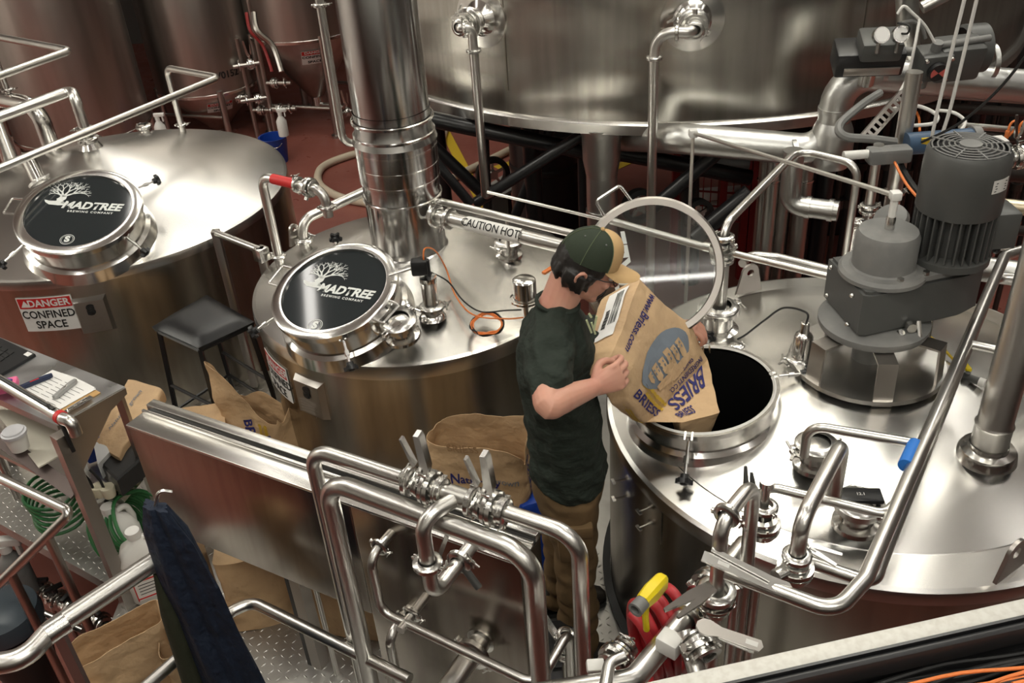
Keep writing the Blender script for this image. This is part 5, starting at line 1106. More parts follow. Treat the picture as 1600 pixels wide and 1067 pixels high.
# tall sack left, with a raised flap
def topA(u):
    x = math.cos(2*math.pi*u); y = math.sin(2*math.pi*u)
    return .62+.38*max(0, math.cos((u-.52)*2*math.pi))**1.5 if x < .25 else .64+.04*math.sin(u*31)
SA, tA = stand_sack('torn kraft sack with tall flap standing by the stool', (-1.235, 3.62, 0), r2d(-22), .35, .2, .76, 8, topA, (0, .0), .95)
SA.print_text(tA, 'Naturally', 't+', .50, -.72, .05, .84, .42, rot=r2d(-12)); SA.print_text(tA, 'BRIESS', 't+', .50, .15, .07, .76, .35, rot=r2d(-80), bold=.03); SA.print_text(tA, 'BRIESS', 't+', .40, .72, .07, .76, .35, rot=r2d(-75), bold=.03); SA.print_text(tA, 'BRIESS', 't+', .26, .2, .07, .76, .35, rot=r2d(-75), bold=.03)
SA.shape(tA, wheat_polys(.13, .05), 't+', .52, .56, .76, .35, M_gold, 'wheat_print'); SA.shape(tA, wheat_polys(.12, .05), 't+', .42, -.12, .76, .35, M_gold, 'wheat_print')
# full sack lying beside it
c = pz(302, 672, .42); S3, t3 = stand_sack('full sealed kraft sack lying left of the torn flap sack', (c.x, c.y, .0), r2d(8), .34, .36, .46, 12, None, (0, 0), .9, 'full malt sacks', True, .1)
S3.print_text(t3, 'BRIESS', 't+', .86, -.2, .05, .46, .34, rot=r2d(6), m=M_bluep); b = B()
for i in range(1): S3.shape(t3, [[(-.06, -.035), (.06, -.035), (.06, .035), (-.06, .035)]], 't+', .78, .35, .46, .34, M_white, 'paper_label', rot=r2d(30))
# sack draped on the cart shelf
def flatsack(label, px4, z0, z1, th, seed, group='empty malt sacks', name='malt_sack'):
    a, b_, c_, d_ = [pz(x, y, z) for (x, y), z in zip(px4, (z0, z1, z1, z0))]   # left-near, left-far, right-far, right-near
    up_ = Vector((0, 0, th)); q0 = [a, a+up_, d_+up_, d_]; q1 = [b_, b_+up_*1.6, c_+up_*1.6, c_]; m0 = [x.lerp(y, .5)+up_*.2*k for x, y, k in zip(q0, q1, (0, 1, 1, 0))]
    S_ = Sack([q0, m0, q1], seed, .012, .35); t = thing('malt_sack', label, 'sack', (a+c_)/2, group); part('paper', S_.mesh(), M_kraft, t, smooth=25)
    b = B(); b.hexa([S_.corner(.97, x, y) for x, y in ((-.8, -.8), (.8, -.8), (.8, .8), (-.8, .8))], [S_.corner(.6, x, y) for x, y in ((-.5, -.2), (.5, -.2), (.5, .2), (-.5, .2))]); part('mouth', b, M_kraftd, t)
    return S_, t
S2, t2 = flatsack('empty kraft sack draped over the cart shelf with mouth open', ((150, 700), (205, 612), (262, 628), (192, 728)), .50, .52, .05, 5)
S2.print_text(t2, 'Naturally grown', 't+', .55, -.1, .035, .34, .28, rot=r2d(80), m=M_bluep, bold=.01)
# sacks at the bottom left, inside the railing
for (lb, c, yaw, w, d, h, sd, tp, txt) in (
    ('open kraft sack behind the near railing with plain side', (-1.50, 2.32, .02), r2d(28), .34, .2, .50, 21, lambda u: .9+.08*math.sin(2*math.pi*u+.6), None),
    ('narrow kraft sack with vertical BRIESS print beside the jacket', (-1.24, 2.33, .02), r2d(20), .22, .16, .50, 22, lambda u: .88+.1*math.cos(2*math.pi*u), ('BRIESS', .65, -.1, .075, 90)),
    ('kraft sack standing behind the curved low rail', (-1.13, 2.84, .0), r2d(12), .30, .24, .36, 23, None, None),
    ('kraft sack under the cabinet with small print', (-.74, 2.74, .0), r2d(-14), .40, .22, .42, 24, None, ('BRIESS', .72, -.3, .06, -8)),
    ('kraft sack at the bottom left corner with dark print', (-1.62, 2.12, .02), r2d(15), .22, .18, .34, 25, None, ('BRIESS', .8, .0, .06, -35))):
    S_, t_ = stand_sack(lb, c, yaw, w, d, h, sd, tp, (0, 0), 1.0, 'empty malt sacks', tp is None)
    if txt: S_.print_text(t_, txt[0], 't+', txt[1], txt[2], txt[3], h, w, rot=r2d(txt[4]))
# folded carton bits behind the outer loop
c = pz(815, 930, .25); b = B(); b.box((c.x, c.y, .16), (.16, .12, .32), bev=.004); single('cardboard_box', b, M_kraft, 'small cardboard box seen between the pipe loop legs', 'box', (c.x, c.y, 0))
# ================================================================== bar stool, guard frame
sx = [pz(*q, .76) for q in ((236, 508), (309, 541), (397, 500), (322, 458))]; cen = sum(sx, Vector())/4
t = thing('bar_stool', 'black vinyl bar stool between left and middle tanks', 'stool', (cen.x, cen.y, 0))
b = B(); vs = []
n_ = 12
b.grid(lambda u, v: (sx[0].lerp(sx[1], u)).lerp(sx[3].lerp(sx[2], u), v)+Vector((0, 0, .035*(1-(2*u-1)**6)*(1-(2*v-1)**6)-.01)), n_, n_); b.solid(.03)
part('seat', b, M_leather, t, smooth=60)
b = B(); legs = []
for k, s_ in enumerate(sx):
    top = cen.lerp(s_, .88)+Vector((0, 0, -.04)); bot = cen.lerp(s_, 1.12); bot.z = 0; legs.append((top, bot)); b = B(); b.tube([top, bot], .014, 0, 4); part('leg', b, M_blk, t, smooth=0)
for h_ in (.24, .40):
    for k in range(4):
        if h_ == .40 and k % 2: continue
        p = legs[k][1].lerp(legs[k][0], h_/.72); q = legs[(k+1) % 4][1].lerp(legs[(k+1) % 4][0], h_/.72); b = B(); b.cyl(p, q, .009, 8); part('stretcher', b, M_blk, t)
b = B(); 
for k in range(4): b.cyl(legs[k][0], legs[(k+1) % 4][0], .012, 6)
part('seat_frame', b, M_blk, t)
g0, g1 = Vector((-1.501, 4.501, 0)), Vector((-1.222, 4.262, 0)); d = (g1-g0).normalized(); ang = math.atan2(d.y, d.x)
t = thing('guard_frame', 'square tube guard frame between left and middle tanks', 'frame', g0)
for g in (g0, g1): b = B(); b.box((g.x, g.y, .5), (.04, .04, 1.0), I4, bev=.003); part('post', b, M_frame, t)
b = B(); b.cyl(g0+Vector((0, 0, .985)), g1+Vector((0, 0, .985)), .019, 16); part('rail', b, M_pipe, t); b = B(); b.box((0, 0, .965), (.06, .06, .07), T((g1.x, g1.y, 0)) @ RZ(ang), bev=.003); part('end_cap', b, M_fit, t)
# ================================================================== work cart
def cart():
    zt = .92; c0, c1, c2 = pz(195, 604, zt), pz(88, 664, zt), pz(0, 527, zt); e1 = (c1-c0).normalized(); e2 = (c2-c0).normalized(); e2 = Vector((-e1.y, e1.x, 0)) if Vector((-e1.y, e1.x, 0)).dot(e2) > 0 else Vector((e1.y, -e1.x, 0))
    W_ = .62; L_ = 1.25
    t = thing('work_cart', 'stainless steel work cart holding laptop and clipboard at left', 'cart', Vector((c0.x, c0.y, 0)))
    # e1 goes to the near-left corner, e2 goes away to the left
    M = Matrix(((e1.x, e2.x, 0, c0.x), (e1.y, e2.y, 0, c0.y), (0, 0, 1, 0), (0, 0, 0, 1)))
    b = B(); b.box((W_/2-.15, L_/2, zt-.012), (W_-.3+.02, L_, .024), M, bev=.003) if 0 else b.hexa([c0+Vector((0, 0, 0)), c1, c1+(c2-c0)*1.6, c0+(c2-c0)*1.6], [v+Vector((0, 0, -.035)) for v in (c0, c1, c1+(c2-c0)*1.6, c0+(c2-c0)*1.6)]); part('top', b, mat('steel_table_top', (.58, .58, .58), .35, 1, bump=[(12, (1, 1, 1), .15, .004)], var=(5, (1, 1, 1), (.5, .5, .5), .4, .7), rvar=.1), t)
    a_, bb_ = c0+Vector((0, 0, -.005)), c1+Vector((0, 0, -.005)); o_ = ((c1-c0).cross(Vector((0, 0, 1)))).normalized(); o_ = o_ if o_.y < 0 else -o_; o_ *= .004
    gp = lambda x, y: CP+_ray(x, y)*((c0-CP).dot(o_)/_ray(x, y).dot(o_)); pts = [a_, bb_]+[gp(*q) for q in ((118, 742), (128, 738), (150, 690), (173, 641), (198, 615))]
    b = B(); lo = [b.bm.verts.new(p+o_) for p in pts]; hi = [b.bm.verts.new(p-o_) for p in pts]; b.bm.faces.new(lo); b.bm.faces.new(hi[::-1])
    for k in range(7): b.bm.faces.new((lo[k], hi[k], hi[(k+1) % 7], lo[(k+1) % 7]))
    part('side_gusset', b, M_frame, t)
    # shelf with perforated lip
    s0, s1 = pz(222, 735, .42), pz(143, 780, .42); dz = Vector((0, 0, -.13)); ds = (c2-c0)
    b = B(); b.hexa([s0, s1, s1+ds*1.2, s0+ds*1.2], [v+Vector((0, 0, -.02)) for v in (s0, s1, s1+ds*1.2, s0+ds*1.2)]); part('shelf', b, M_frame, t)
    n2 = (s1-s0).cross(Vector((0, 0, 1))).normalized(); n2 = n2 if n2.y < 0 else -n2
    b = B(); b.hexa([s0, s1, s1-n2*.006, s0-n2*.006], [s0+dz*.35, s1+dz*1.3, s1+dz*1.3-n2*.006, s0+dz*.35-n2*.006]); part('shelf_lip', b, M_lid, t)
    for k in range(4): p = s0.lerp(s1, .18+.2*k)+Vector((0, 0, -.03-.006*k)); b = B(); b.cyl(p+n2*.0005, p+n2*.002, .010, 12); part('hole', b, M_ink, t)
    # legs
    L1 = c1+(c0-c1)*.0+Vector((.03, -.02, 0)); p1 = pz(95, 685, .93)
    b = B(); b.box((0, 0, .02), (.052, .052, 1.86), T((p1.x, p1.y, 0)) @ RZ(math.atan2(e1.y, e1.x))); part('leg', b, M_frame, t)
    for q in (c0+ds*.08+Vector((0, 0, 0)), c0+ds*1.5): b = B(); b.box((q.x, q.y, .44), (.03, .03, .88)); part('leg', b, M_frame, t)
    # handle tube with elbow and black clip
    h0 = pz(-60, 560, 1.02); h1 = pz(100, 655, 1.02); P = [h0, h1, pz(108, 678, 1.02)+Vector((0, 0, -.0)), pz(108, 678, 1.02)+Vector((0, 0, -.06))]
    b = B(); b.tube(nodes([P[0], P[1], ('d', .035, -.02, -.0), ('d', 0.0, -.0, -.06)]), .024, .03, 18); part('handle_tube', b, M_pipe, t)
    b = B(); b.cyl(h0.lerp(h1, .0)+Vector((0, 0, .022)), h0.lerp(h1, .93)+Vector((0, 0, .022)), .008, 8); b.tube([h0.lerp(h1, .88)+Vector((0, 0, .03)), h1+Vector((-.01, -.01, -.02)), h1+Vector((.0, -.02, -.14))], .008, .03, 8); part('rubber_strap', b, M_rub, t)
    b = B(); b.lathe([(.0245, -.012), (.027, -.01), (.027, .01), (.0245, .012)], frame(h1.lerp(h0, .03), h1-h0), 18); part('red_tie', b, M_red, t)
    # under-beam
    a2, b2 = pz(-40, 665, .78), pz(93, 745, .78); b = B(); d_ = (b2-a2); b.box((0, 0, 0), (d_.length, .055, .02), frame((a2+b2)/2, (.2, -.5, .8), d_)); part('cross_beam', b, mat('brown_steel', (.12, .095, .088), .4, .7), t)
    return t, c0, c1, c2, zt, s0, s1, ds
CART, c0, c1, c2, zt, s0, s1, ds = cart()
MTb = frame(pz(80, 590, zt), (0, 0, 1), (c2-c0))   # x toward upper left of the frame
# laptop
lp = [pz(*q, zt+.012) for q in ((55, 553), (-60, 500), (-90, 545), (0, 585))]; t = thing('laptop', 'black laptop keyboard on the far left of cart top', 'laptop', lp[0])
b = B(); b.hexa(lp, [v+Vector((0, 0, -.012)) for v in lp]); part('base', b, M_plas, t)
def lerp2(q, u, v): return (q[0].lerp(q[1], u)).lerp(q[3].lerp(q[2], u), v)
for i in range(9):
    for j in range(4):
        u0, v0 = .18+i*.085, .22+j*.15; b = B(); qq = [lerp2(lp, u0, v0), lerp2(lp, u0+.07, v0), lerp2(lp, u0+.07, v0+.12), lerp2(lp, u0, v0+.12)]; b.hexa([v+Vector((0, 0, .003)) for v in qq], qq)
        part('key', b, M_rub, t, smooth=0)
b = B(); qq = [lerp2(lp, u, v) for u, v in ((.02, .03), (.08, .03), (.08, .17), (.02, .17))]; b.hexa([v+Vector((0, 0, .001)) for v in qq], qq); part('sticker', b, M_white, t)
# clipboard, papers
def slab(px4, z, th, m, name, label, cat, parent=None, smooth=0):
    q = [pz(x, y, z+th) for x, y in px4]; b = B(); b.hexa(q, [v+Vector((0, 0, -th)) for v in q])
    return part(name, b, m, parent, label) if parent else single(name, b, m, label, cat, q[0], smooth=smooth)
cb = slab(((25, 615), (88, 580), (157, 613), (92, 652)), zt+.001, .004, mat('hardboard', (.45, .27, .10), .6), 'clipboard', 'brown clipboard with papers on the cart top', 'clipboard')
def paperpart(px4, z, dz_=.001): 
    q = [pz(x, y, z) for x, y in px4]; b = B(); b.hexa([v+Vector((0, 0, dz_)) for v in q], q); return part('paper_sheet', b, M_white, cb, smooth=0)
paperpart(((22, 612), (82, 578), (118, 590), (150, 606)), zt+.006); sh = paperpart(((22, 612), (88, 580), (150, 608), (88, 643)), zt+.0075)
q = [pz(x, y, zt+.009) for x, y in ((30, 611), (88, 584), (142, 608), (86, 638))]
b = B()
for i in range(7): 
    for j in range(3):
        u0, v0 = .08+i*.13, .08+j*.31; w_ = [lerp2(q, *k) for k in ((u0, v0), (u0+.015, v0), (u0+.015, v0+.2+.05*((i+j) % 2)), (u0, v0+.25))]; b.bm.faces.new([b.bm.verts.new(v) for v in w_])
part('printed_lines', b, M_ink, cb, smooth=0)
k0, k1 = pz(105, 640, zt+.02), pz(135, 622, zt+.02); b = B(); b.cyl(k0, k1, .006, 8); b.box((0, 0, -.006), ((k1-k0).length*1.5, .022, .004), frame((k0+k1)/2, (0, 0, 1), k1-k0)); b.tube([k0.lerp(k1, .3), k0.lerp(k1, .3)+Vector((.015, -.015, .01)), k0.lerp(k1, .7)+Vector((.015, -.015, .01)), k0.lerp(k1, .7)], .003, .01, 6); part('clip', b, M_fit, cb)
# utility knives
def knife(p, q, z, w, label, m, tip=None):
    a, c_ = pz(*p, z), pz(*q, z); d = c_-a; L = d.length; M = frame(a, (0, 0, 1), d); b = B(); b.prism([(0, -w*.2), (L*.12, -w*.5), (L*.6, -w*.42), (L*.9, -w*.5), (L, -w*.2), (L, w*.3), (L*.8, w*.5), (L*.3, w*.35), (0, w*.35)], .016, M); bmesh.ops.bevel(b.bm, geom=b.bm.edges[:], offset=.002, segments=1, affect='EDGES')
    t = thing('utility_knife', label, 'knife', a); part('handle', b, m, t); b = B(); b.box((L*.5, 0, .0165), (L*.25, w*.25, .003), M, bev=.001); part('slider', b, tip or M_fit, t); return t
knife((28, 610), (83, 588), zt+.010, .024, 'navy utility knife with red button on the papers', mat('navy_plastic', (.02, .03, .07), .4), M_red)
knife((85, 624), (120, 596), zt+.010, .026, 'grey metal utility knife on the papers', mat('grey_metal_knife', (.42, .42, .41), .4, .7))
b = B(); c = pz(8, 603, zt+.03); b.box(c, (.10, .07, .035), RZ(0), bev=.008) if 0 else b.box((0, 0, 0), (.10, .075, .035), frame(c, (0, 0, 1), (1, .3, 0)), bev=.008); tp = single('sponge', b, mat('pink_foam', (.78, .16, .32), .7), 'pink sponge block at the left edge of cart top', 'sponge', c)
c = pz(5, 592, zt+.055); b = B(); b.cyl(c+Vector((-.05, .02, 0)), c+Vector((.04, -.012, 0)), .005, 8); single('pen', b, mat('purple_pen', (.12, .06, .30), .35), 'purple pen lying on the pink sponge', 'pen', c)
# cup with grey lid behind the rail
c = pz(32, 700, .80); t = thing('lidded_cup', 'clear cup with pale grey lid behind the cart handle', 'cup', c); b = B(); b.lathe([(0, 0), (.035, 0), (.045, .075), (.043, .075), (.033, .003)], T(c), 28); part('cup_body', b, M_tubew, t); b = B(); b.lathe([(.048, .07), (.049, .083), (.042, .086), (.040, .092), (0, .092)], T(c), 28); part('lid', b, mat('pale_grey_lid', (.5, .5, .52), .4), t)
b = B(); q = [pz(x, y, .77) for x, y in ((-10, 640), (60, 640), (130, 690), (60, 730))]; b.hexa(q, [v-Vector((0, 0, .006)) for v in q]); single('paper_tray', b, mat('cream_paper', (.55, .52, .44), .7), 'cream paper lying under the lidded cup', 'paper', q[0])
# things on the shelf
q = [pz(*v, .52) for v in ((155, 725), (205, 675), (230, 712), (183, 752))]; b = B(); b.hexa(q, [v-Vector((0, 0, .085)) for v in q]); t = single('storage_case', b, M_plas, 'black plastic case on the cart shelf', 'case', q[0], smooth=0)
b = B(); q2 = [v+Vector((0, 0, .001)) for v in q]; cq = sum(q2, Vector())/4; b.hexa([cq.lerp(v, .9)+Vector((0, 0, .008)) for v in q2], [cq.lerp(v, .97) for v in q2]); part('case_lid', b, M_rub, t)
q = [pz(*v, .50) for v in ((148, 690), (160, 684), (192, 702), (158, 740))]; b = B(); b.hexa([v+Vector((0, 0, .05)) for v in q], [v-Vector((0, 0, .03)) for v in q]); single('plastic_tub', b, mat('frosted_plastic', (.55, .56, .56), .35), 'frosted plastic tub corner on the cart shelf', 'tub', q[0], smooth=0)
c = pz(147, 700, .50); b = B(); b.box((0, 0, 0), (.09, .05, .12), T(c) @ RZ(.5), bev=.01); single('blue_pouch', b, M_blue, 'blue pouch hanging behind the cart leg', 'pouch', c)
c = pz(133, 745, .44); t = thing('small_bottle', 'small clear bottle with green cap on the cart shelf', 'bottle', c); b = B(); b.lathe([(0, 0), (.025, 0), (.025, .09), (.015, .11)], T(c), 20); part('bottle_body', b, M_tubew, t); b = B(); b.lathe([(.017, .108), (.017, .13), (0, .13)], T(c), 20); part('cap', b, mat('green_cap', (.01, .28, .09), .4), t)
c = pz(155, 768, .44); t = thing('dip_tray', 'cream moulded tray with black tools on shelf corner', 'tray', c); b = B()
for dx_, dy_ in ((-.04, .0), (0, .01), (.04, .0)): b.lathe([(0, -.03), (.025, -.028), (.032, .02), (.03, .025), (0, .02)], T(c+Vector((dx_, dy_, 0))), 18)
part('tray_body', b, mat('cream_plastic', (.62, .58, .44), .5), t)
for dx_ in (-.02, .025): b = B(); b.tube(spline([c+Vector((dx_, 0, .02)), c+Vector((dx_-.01, .01, .06)), c+Vector((dx_-.04, .02, .11))], 4), .006, 0, 8); part('tool', b, M_rub, t)
# green hose coils
M_green = mat('green_hose', (.035, .16, .055), .4, bump=[(100, (1, 1, 1), .1, .001)])
for (lb, c, R_, n_, tilt) in (('thick green hose coil hanging under the cart right of the leg', pz(195, 825, .20), .13, 9, (.75, -.2, .55)), ('green hose coil under the cart left of the leg', pz(93, 790, .18), .12, 6, (.1, -.2, .95))):
    M = frame(c, tilt); L = [M @ Vector((R_*(1+.05*math.sin(k*1.7))*math.cos(k*.45), R_*(1+.05*math.cos(k*1.3))*math.sin(k*.45), -.08+.0016*k*10/n_*1.0+.004*math.sin(k))) for k in range(14*n_)]
    b = B(); b.tube(spline(L, 2), .0085, 0, 8); single('hose_coil', b, M_green, lb, 'hose', c)
# white jugs
def jug(c, yaw, label, sc=1.0, lab=False):
    t = thing('jug', label, 'jug', c); M = T(c) @ RZ(yaw) @ S(sc); b = B()
    def sec(z, w, d, n=20, e=.5): return [M @ Vector((w*math.copysign(abs(math.cos(2*math.pi*k/n))**e, math.cos(2*math.pi*k/n)), d*math.copysign(abs(math.sin(2*math.pi*k/n))**e, math.sin(2*math.pi*k/n)), z)) for k in range(n)]
    b.loft([sec(0, .07, .05), sec(.02, .08, .06), sec(.20, .08, .06), sec(.25, .06, .048), sec(.275, .03, .03, e=1), sec(.30, .022, .022, e=1)]); part('jug_body', b, M_wht, t, smooth=50)
    b = B(); b.cyl(M @ Vector((0, 0, .295)), M @ Vector((0, 0, .325)), .026*sc, 20); part('cap', b, M_white, t)
    b = B(); b.tube([M @ Vector(v) for v in ((.02, 0, .28), (.065, 0, .285), (.078, 0, .22), (.072, 0, .17))], .012*sc, .03, 10); part('handle', b, M_wht, t)
    if lab:
        Lp = [M @ Vector(v) for v in ((-.06, -.0625, .04), (.06, -.0625, .04), (.06, -.0625, .15), (-.06, -.0625, .15))]; b = B(); b.hexa(Lp, [v+(M.to_3x3() @ Vector((0, .002, 0))) for v in Lp]); l_ = part('label_sheet', b, M_white, t, smooth=0)
        b = B()
        for z in (.05, .135): b.box((0, -.0632, z), (.115, .001, .006), M)
        b.box((-.058, -.0632, .09), (.004, .001, .1), M); part('red_lines', b, M_red, l_, smooth=0)
        b = B(); 
        for z in (.07, .085, .1, .115): b.box((.0, -.0632, z), (.09, .001, .0025), M)
        part('print_lines', b, M_ink, l_, smooth=0)
jf = pz(243, 925, .0); jug(Vector((jf.x, jf.y, 0)), r2d(25), 'white jug with red-bordered label, nearest of the three', 1.15, True)
jf = pz(214, 905, .0); jug(Vector((jf.x-.05, jf.y+.08, 0)), r2d(50), 'white jug with round cap, middle of the three', 1.15)
jf = pz(190, 880, .0); jug(Vector((jf.x-.03, jf.y+.12, 0)), r2d(70), 'white jug farthest back of the three', 1.15)
# ================================================================== railings at the left
t, P = pipe('bright guard rail in the lower left corner', [pz(-60, 1045, 1.05), pz(40, 1030, 1.05), pz(78, 985, 1.05), pz(252, 870, 1.05)], .030, .10, n=20)
c = pz(88, 982, 1.05); b = B(); b.cyl(c-(P[3]-P[2]).normalized()*.03, c+(P[3]-P[2]).normalized()*.03, .0325, 20); part('sleeve', b, M_wht and M_lid, t)
b = B(); b.box((0, 0, 0), (.06, .012, 1.1), T(Vector((c.x, c.y, .48))) @ RZ(-.5)); part('flat_post', b, mat('brown_steel_flat', (.17, .12, .11), .4, .6), t)
t, P = pipe('low curved rail behind the jacket', [pz(225, 1075, .55), pz(362, 955, .55), pz(395, 940, .55), pz(640, 1062, .55)], .021, .06)
for x, y in ((640, 1062),): pass

# stair railings beyond
t, P = pipe('steel stair rail running down at left edge', [pz(-60, 718, .45), pz(112, 800, .45), pz(-40, 950, .0)], .022, .02)
a_ = P[1]; e_ = P[2]
for f_, yb in ((.24, 1075), (.62, 1010)):
    q = a_.lerp(e_, f_); b = B(); b.cyl(q, q+Vector((0, 0, -.95)), .021, 14); part('post', b, M_frame, t)
b = B(); dm = a_.lerp(e_, .24); b.cyl(pz(-30, 655+0, .5), pz(-30, 655, .5)+Vector((.0, 0, -.5)), .018, 10); part('post', b, M_frame, t)
t, P = pipe('second stair rail low at left edge', [pz(-60, 900, -.35), pz(130, 985, -.35)], .016)
# dark seat / pump at bottom-left corner, hose reels
c = pz(8, 970, -.2); t = thing('step_stool', 'dark slate padded seat at bottom left corner', 'seat', c); b = B(); b.lathe([(0, .10), (.10, .10), (.16, .07), (.17, .02), (.165, -.02), (.12, -.04), (0, -.04)], T(c), 36); part('seat', b, mat('slate_vinyl', (.045, .06, .075), .35), t); b = B(); b.lathe([(.15, -.04), (.155, -.12), (.10, -.5), (0, -.5)], T(c), 24); part('base', b, M_rub, t)
c = pz(15, 870, -.3); bottle(Vector((c.x, c.y, -.55)), 0, 'grey spray bottle with yellow trigger by the stair rail', M_castl, 1.5)
for k in range(5):
    c = pz(70+k*22, 925+k*12, -.6); t = thing('floor_valve', 'small black and steel valve on the floor pipes, %s from left' % ('first', 'second', 'third', 'fourth', 'fifth')[k], 'valve', c); valve(t, c, (.7, -.6, 0), .028, spin=k, lever=False); b = B(); b.cyl(c, c+Vector((0, 0, .08)), .015, 8); b.box(c+Vector((0, 0, .09)), (.09, .025, .02), RZ(0), bev=.003) if 0 else b.box((0, 0, .09), (.09, .025, .02), T(c) @ RZ(.6*k), bev=.003); part('black_lever', b, M_rub, t); b = B(); b.cyl((c.x, c.y, -.9), c, .012, 8); part('stem', b, M_frame, t)
t, P = pipe('thin pipe along the floor below the stair rail', [pz(20, 905, -.6), pz(260, 1035, -.6)], .018)
# platform toe plate
a_, b_ = Vector((-2.75, 3.60, 0)), Vector((-1.50, 2.76, 0)); d = b_-a_
# ================================================================== jacket on the hook
def jacket():
    h = MP @ Vector((.06, -.06, .30)); top = pz(245, 792, .42); t = thing('jacket', 'navy and olive jacket hanging from the cabinet corner', 'jacket', top)
    L0 = [(250, 790, .36), (252, 830, .33), (275, 890, .27), (300, 950, .22), (330, 1010, .17), (360, 1067, .12), (385, 1110, .08)]
    wd = [.045, .09, .115, .12, .135, .15, .17]; secs = []
    P0_ = pz(250, 795, 1.27); cen_ = [up(P0_, y)+Vector((.008*k-.01, -.004*k, 0)) for k, (x, y, z) in enumerate(L0)]
    for k, (c_, w_) in enumerate(zip(cen_, wd)):
        sec = []
        for i in range(40):
            a = 2*math.pi*i/40; f = 1+.20*math.sin(a*4+k*.5)+.12*math.sin(a*9+1.3*k*.4); sec.append(c_+uu*(math.cos(a)*w_*f)+nn*(math.sin(a)*w_*.42*f)+Vector((0, 0, .0)))
        secs.append(sec)
    b = B(); b.loft(secs); bmesh.ops.subdivide_edges(b.bm, edges=b.bm.edges[:], cuts=1, smooth=.6)
    part('shell', b, mat('navy_cloth', (.004, .010, .026), .75, bump=[(6, (1, 1, .7), 1, .06), (20, (1, 1, 1), .7, .015)]), t, smooth=60)
    secs = []
    for k in range(2, 7):
        c_, w_ = cen_[k], (wd[k] if k > 2 else .02); sec = []
        for i in range(24):
            a = 2*math.pi*i/24; sec.append(c_-uu*(wd[k]*.62)+nn*(wd[k]*.40)+uu*(math.cos(a)*w_*.28)+nn*(math.sin(a)*w_*.22))
        secs.append(sec)
    b = B(); b.loft(secs); part('olive_sleeve', b, mat('olive_cloth', (.022, .025, .012), .8, bump=[(20, (1, 1, 1), .6, .01)]), t, 'olive green sleeve', smooth=60)
    b = B(); c_ = cen_[0]; b.tube([c_+Vector((0, 0, .0)), c_+Vector((.02, .01, .05)), c_+Vector((.05, .02, .03))], .006, .02, 8); part('hanging_loop', b, M_fit, t)
jacket()
# blue tub and clear bin near the worker's feet
c = pz(842, 850, .18); t = thing('blue_crate', 'blue perforated tub leaning behind the worker, white round holes', 'tub', Vector((c.x, c.y, 0))); M = T((c.x, c.y, .22)) @ RZ(.3) @ RX(-.2)
b = B(); b.box((0, 0, 0), (.15, .12, .42), M, bev=.03); part('tub_body', b, M_blue, t)
for i in range(2):
    for j in range(6): b = B(); p = M @ Vector((-.035+.07*i, -.0605, -.17+.065*j)); b.cyl(p, p+M.to_3x3() @ Vector((0, -.002, 0)), .010, 10); part('hole', b, M_white, t)
c = pz(850, 1015, .25); t = thing('clear_bin', 'clear plastic bin with black lid at the worker feet', 'bin', Vector((c.x, c.y, 0))); b = B(); b.box((c.x, c.y, .13), (.22, .2, .26), bev=.015); part('bin_body', b, mat('milky_plastic', (.35, .37, .40), .25), t); b = B(); b.box((c.x, c.y, .27), (.235, .215, .025), bev=.008); part('lid', b, M_plas, t)
# ================================================================== the worker
M_skin = mat('skin', (.56, .29, .21), .5, bump=[(90, (1, 1, 1), .08, .001)], var=(9, (1, 1, 1), (.50, .22, .165), .45, .75)); M_skin.node_tree.nodes['Principled BSDF'].inputs['Subsurface Weight'].default_value = .08
M_shirt = mat('dark_green_shirt', (.012, .019, .013), .85, bump=[(5, (1, 1, 2.2), 1.0, .05), (25, (1, 1, 1), .5, .008)])
M_pants = mat('brown_work_trousers', (.15, .092, .040), .85, bump=[(22, (1, 1, 1), .5, .007), (220, (1, 1, 1), .1, .001)], var=(7, (1, 1, 1), (.10, .062, .027), .4, .7))
M_hair = mat('black_hair', (.010, .008, .007), .45, bump=[(60, (1, 1, .2), .6, .004)])
M_capg = mat('green_cap_mesh', (.020, .030, .016), .8, bump=[(260, (1, 1, 1), .5, .001)]); M_capt = mat('tan_cap_suede', (.52, .34, .16), .75, bump=[(120, (1, 1, 1), .15, .001)])
M_boot = mat('dark_boot', (.02, .016, .013), .5)
PX, PYY = .17, 2.52
man = thing('person', 'worker in green and tan cap and dark green t-shirt tipping a sack', 'person', (PX, PYY, 0))
def ell(c, a, b_, n=28, tilt=None, ax=(0, 0, 1)):
    """elliptic section: a along world x-ish, b along y-ish, perpendicular to ax"""
    z = Vector(ax).normalized(); x = (Vector((1, 0, 0))-z*z.x).normalized(); y = z.cross(x)
    return [Vector(c)+x*a*math.cos(2*math.pi*k/n)+y*b_*math.sin(2*math.pi*k/n) for k in range(n)]
def remesh(b, vox, sm=3, wrinkle=None, name='m'):
    bmesh.ops.recalc_face_normals(b.bm, faces=b.bm.faces[:])
    me = evaluated(b.bm, [('REMESH', dict(mode='VOXEL', voxel_size=vox, use_smooth_shade=True)), ('SMOOTH', dict(factor=.5, iterations=sm))], name)
    r = B(); r.bm.from_mesh(me); bpy.data.meshes.remove(me)
    if wrinkle:
        r.bm.normal_update()
        for v in r.bm.verts: v.co += v.normal*wrinkle(v.co)
    return r
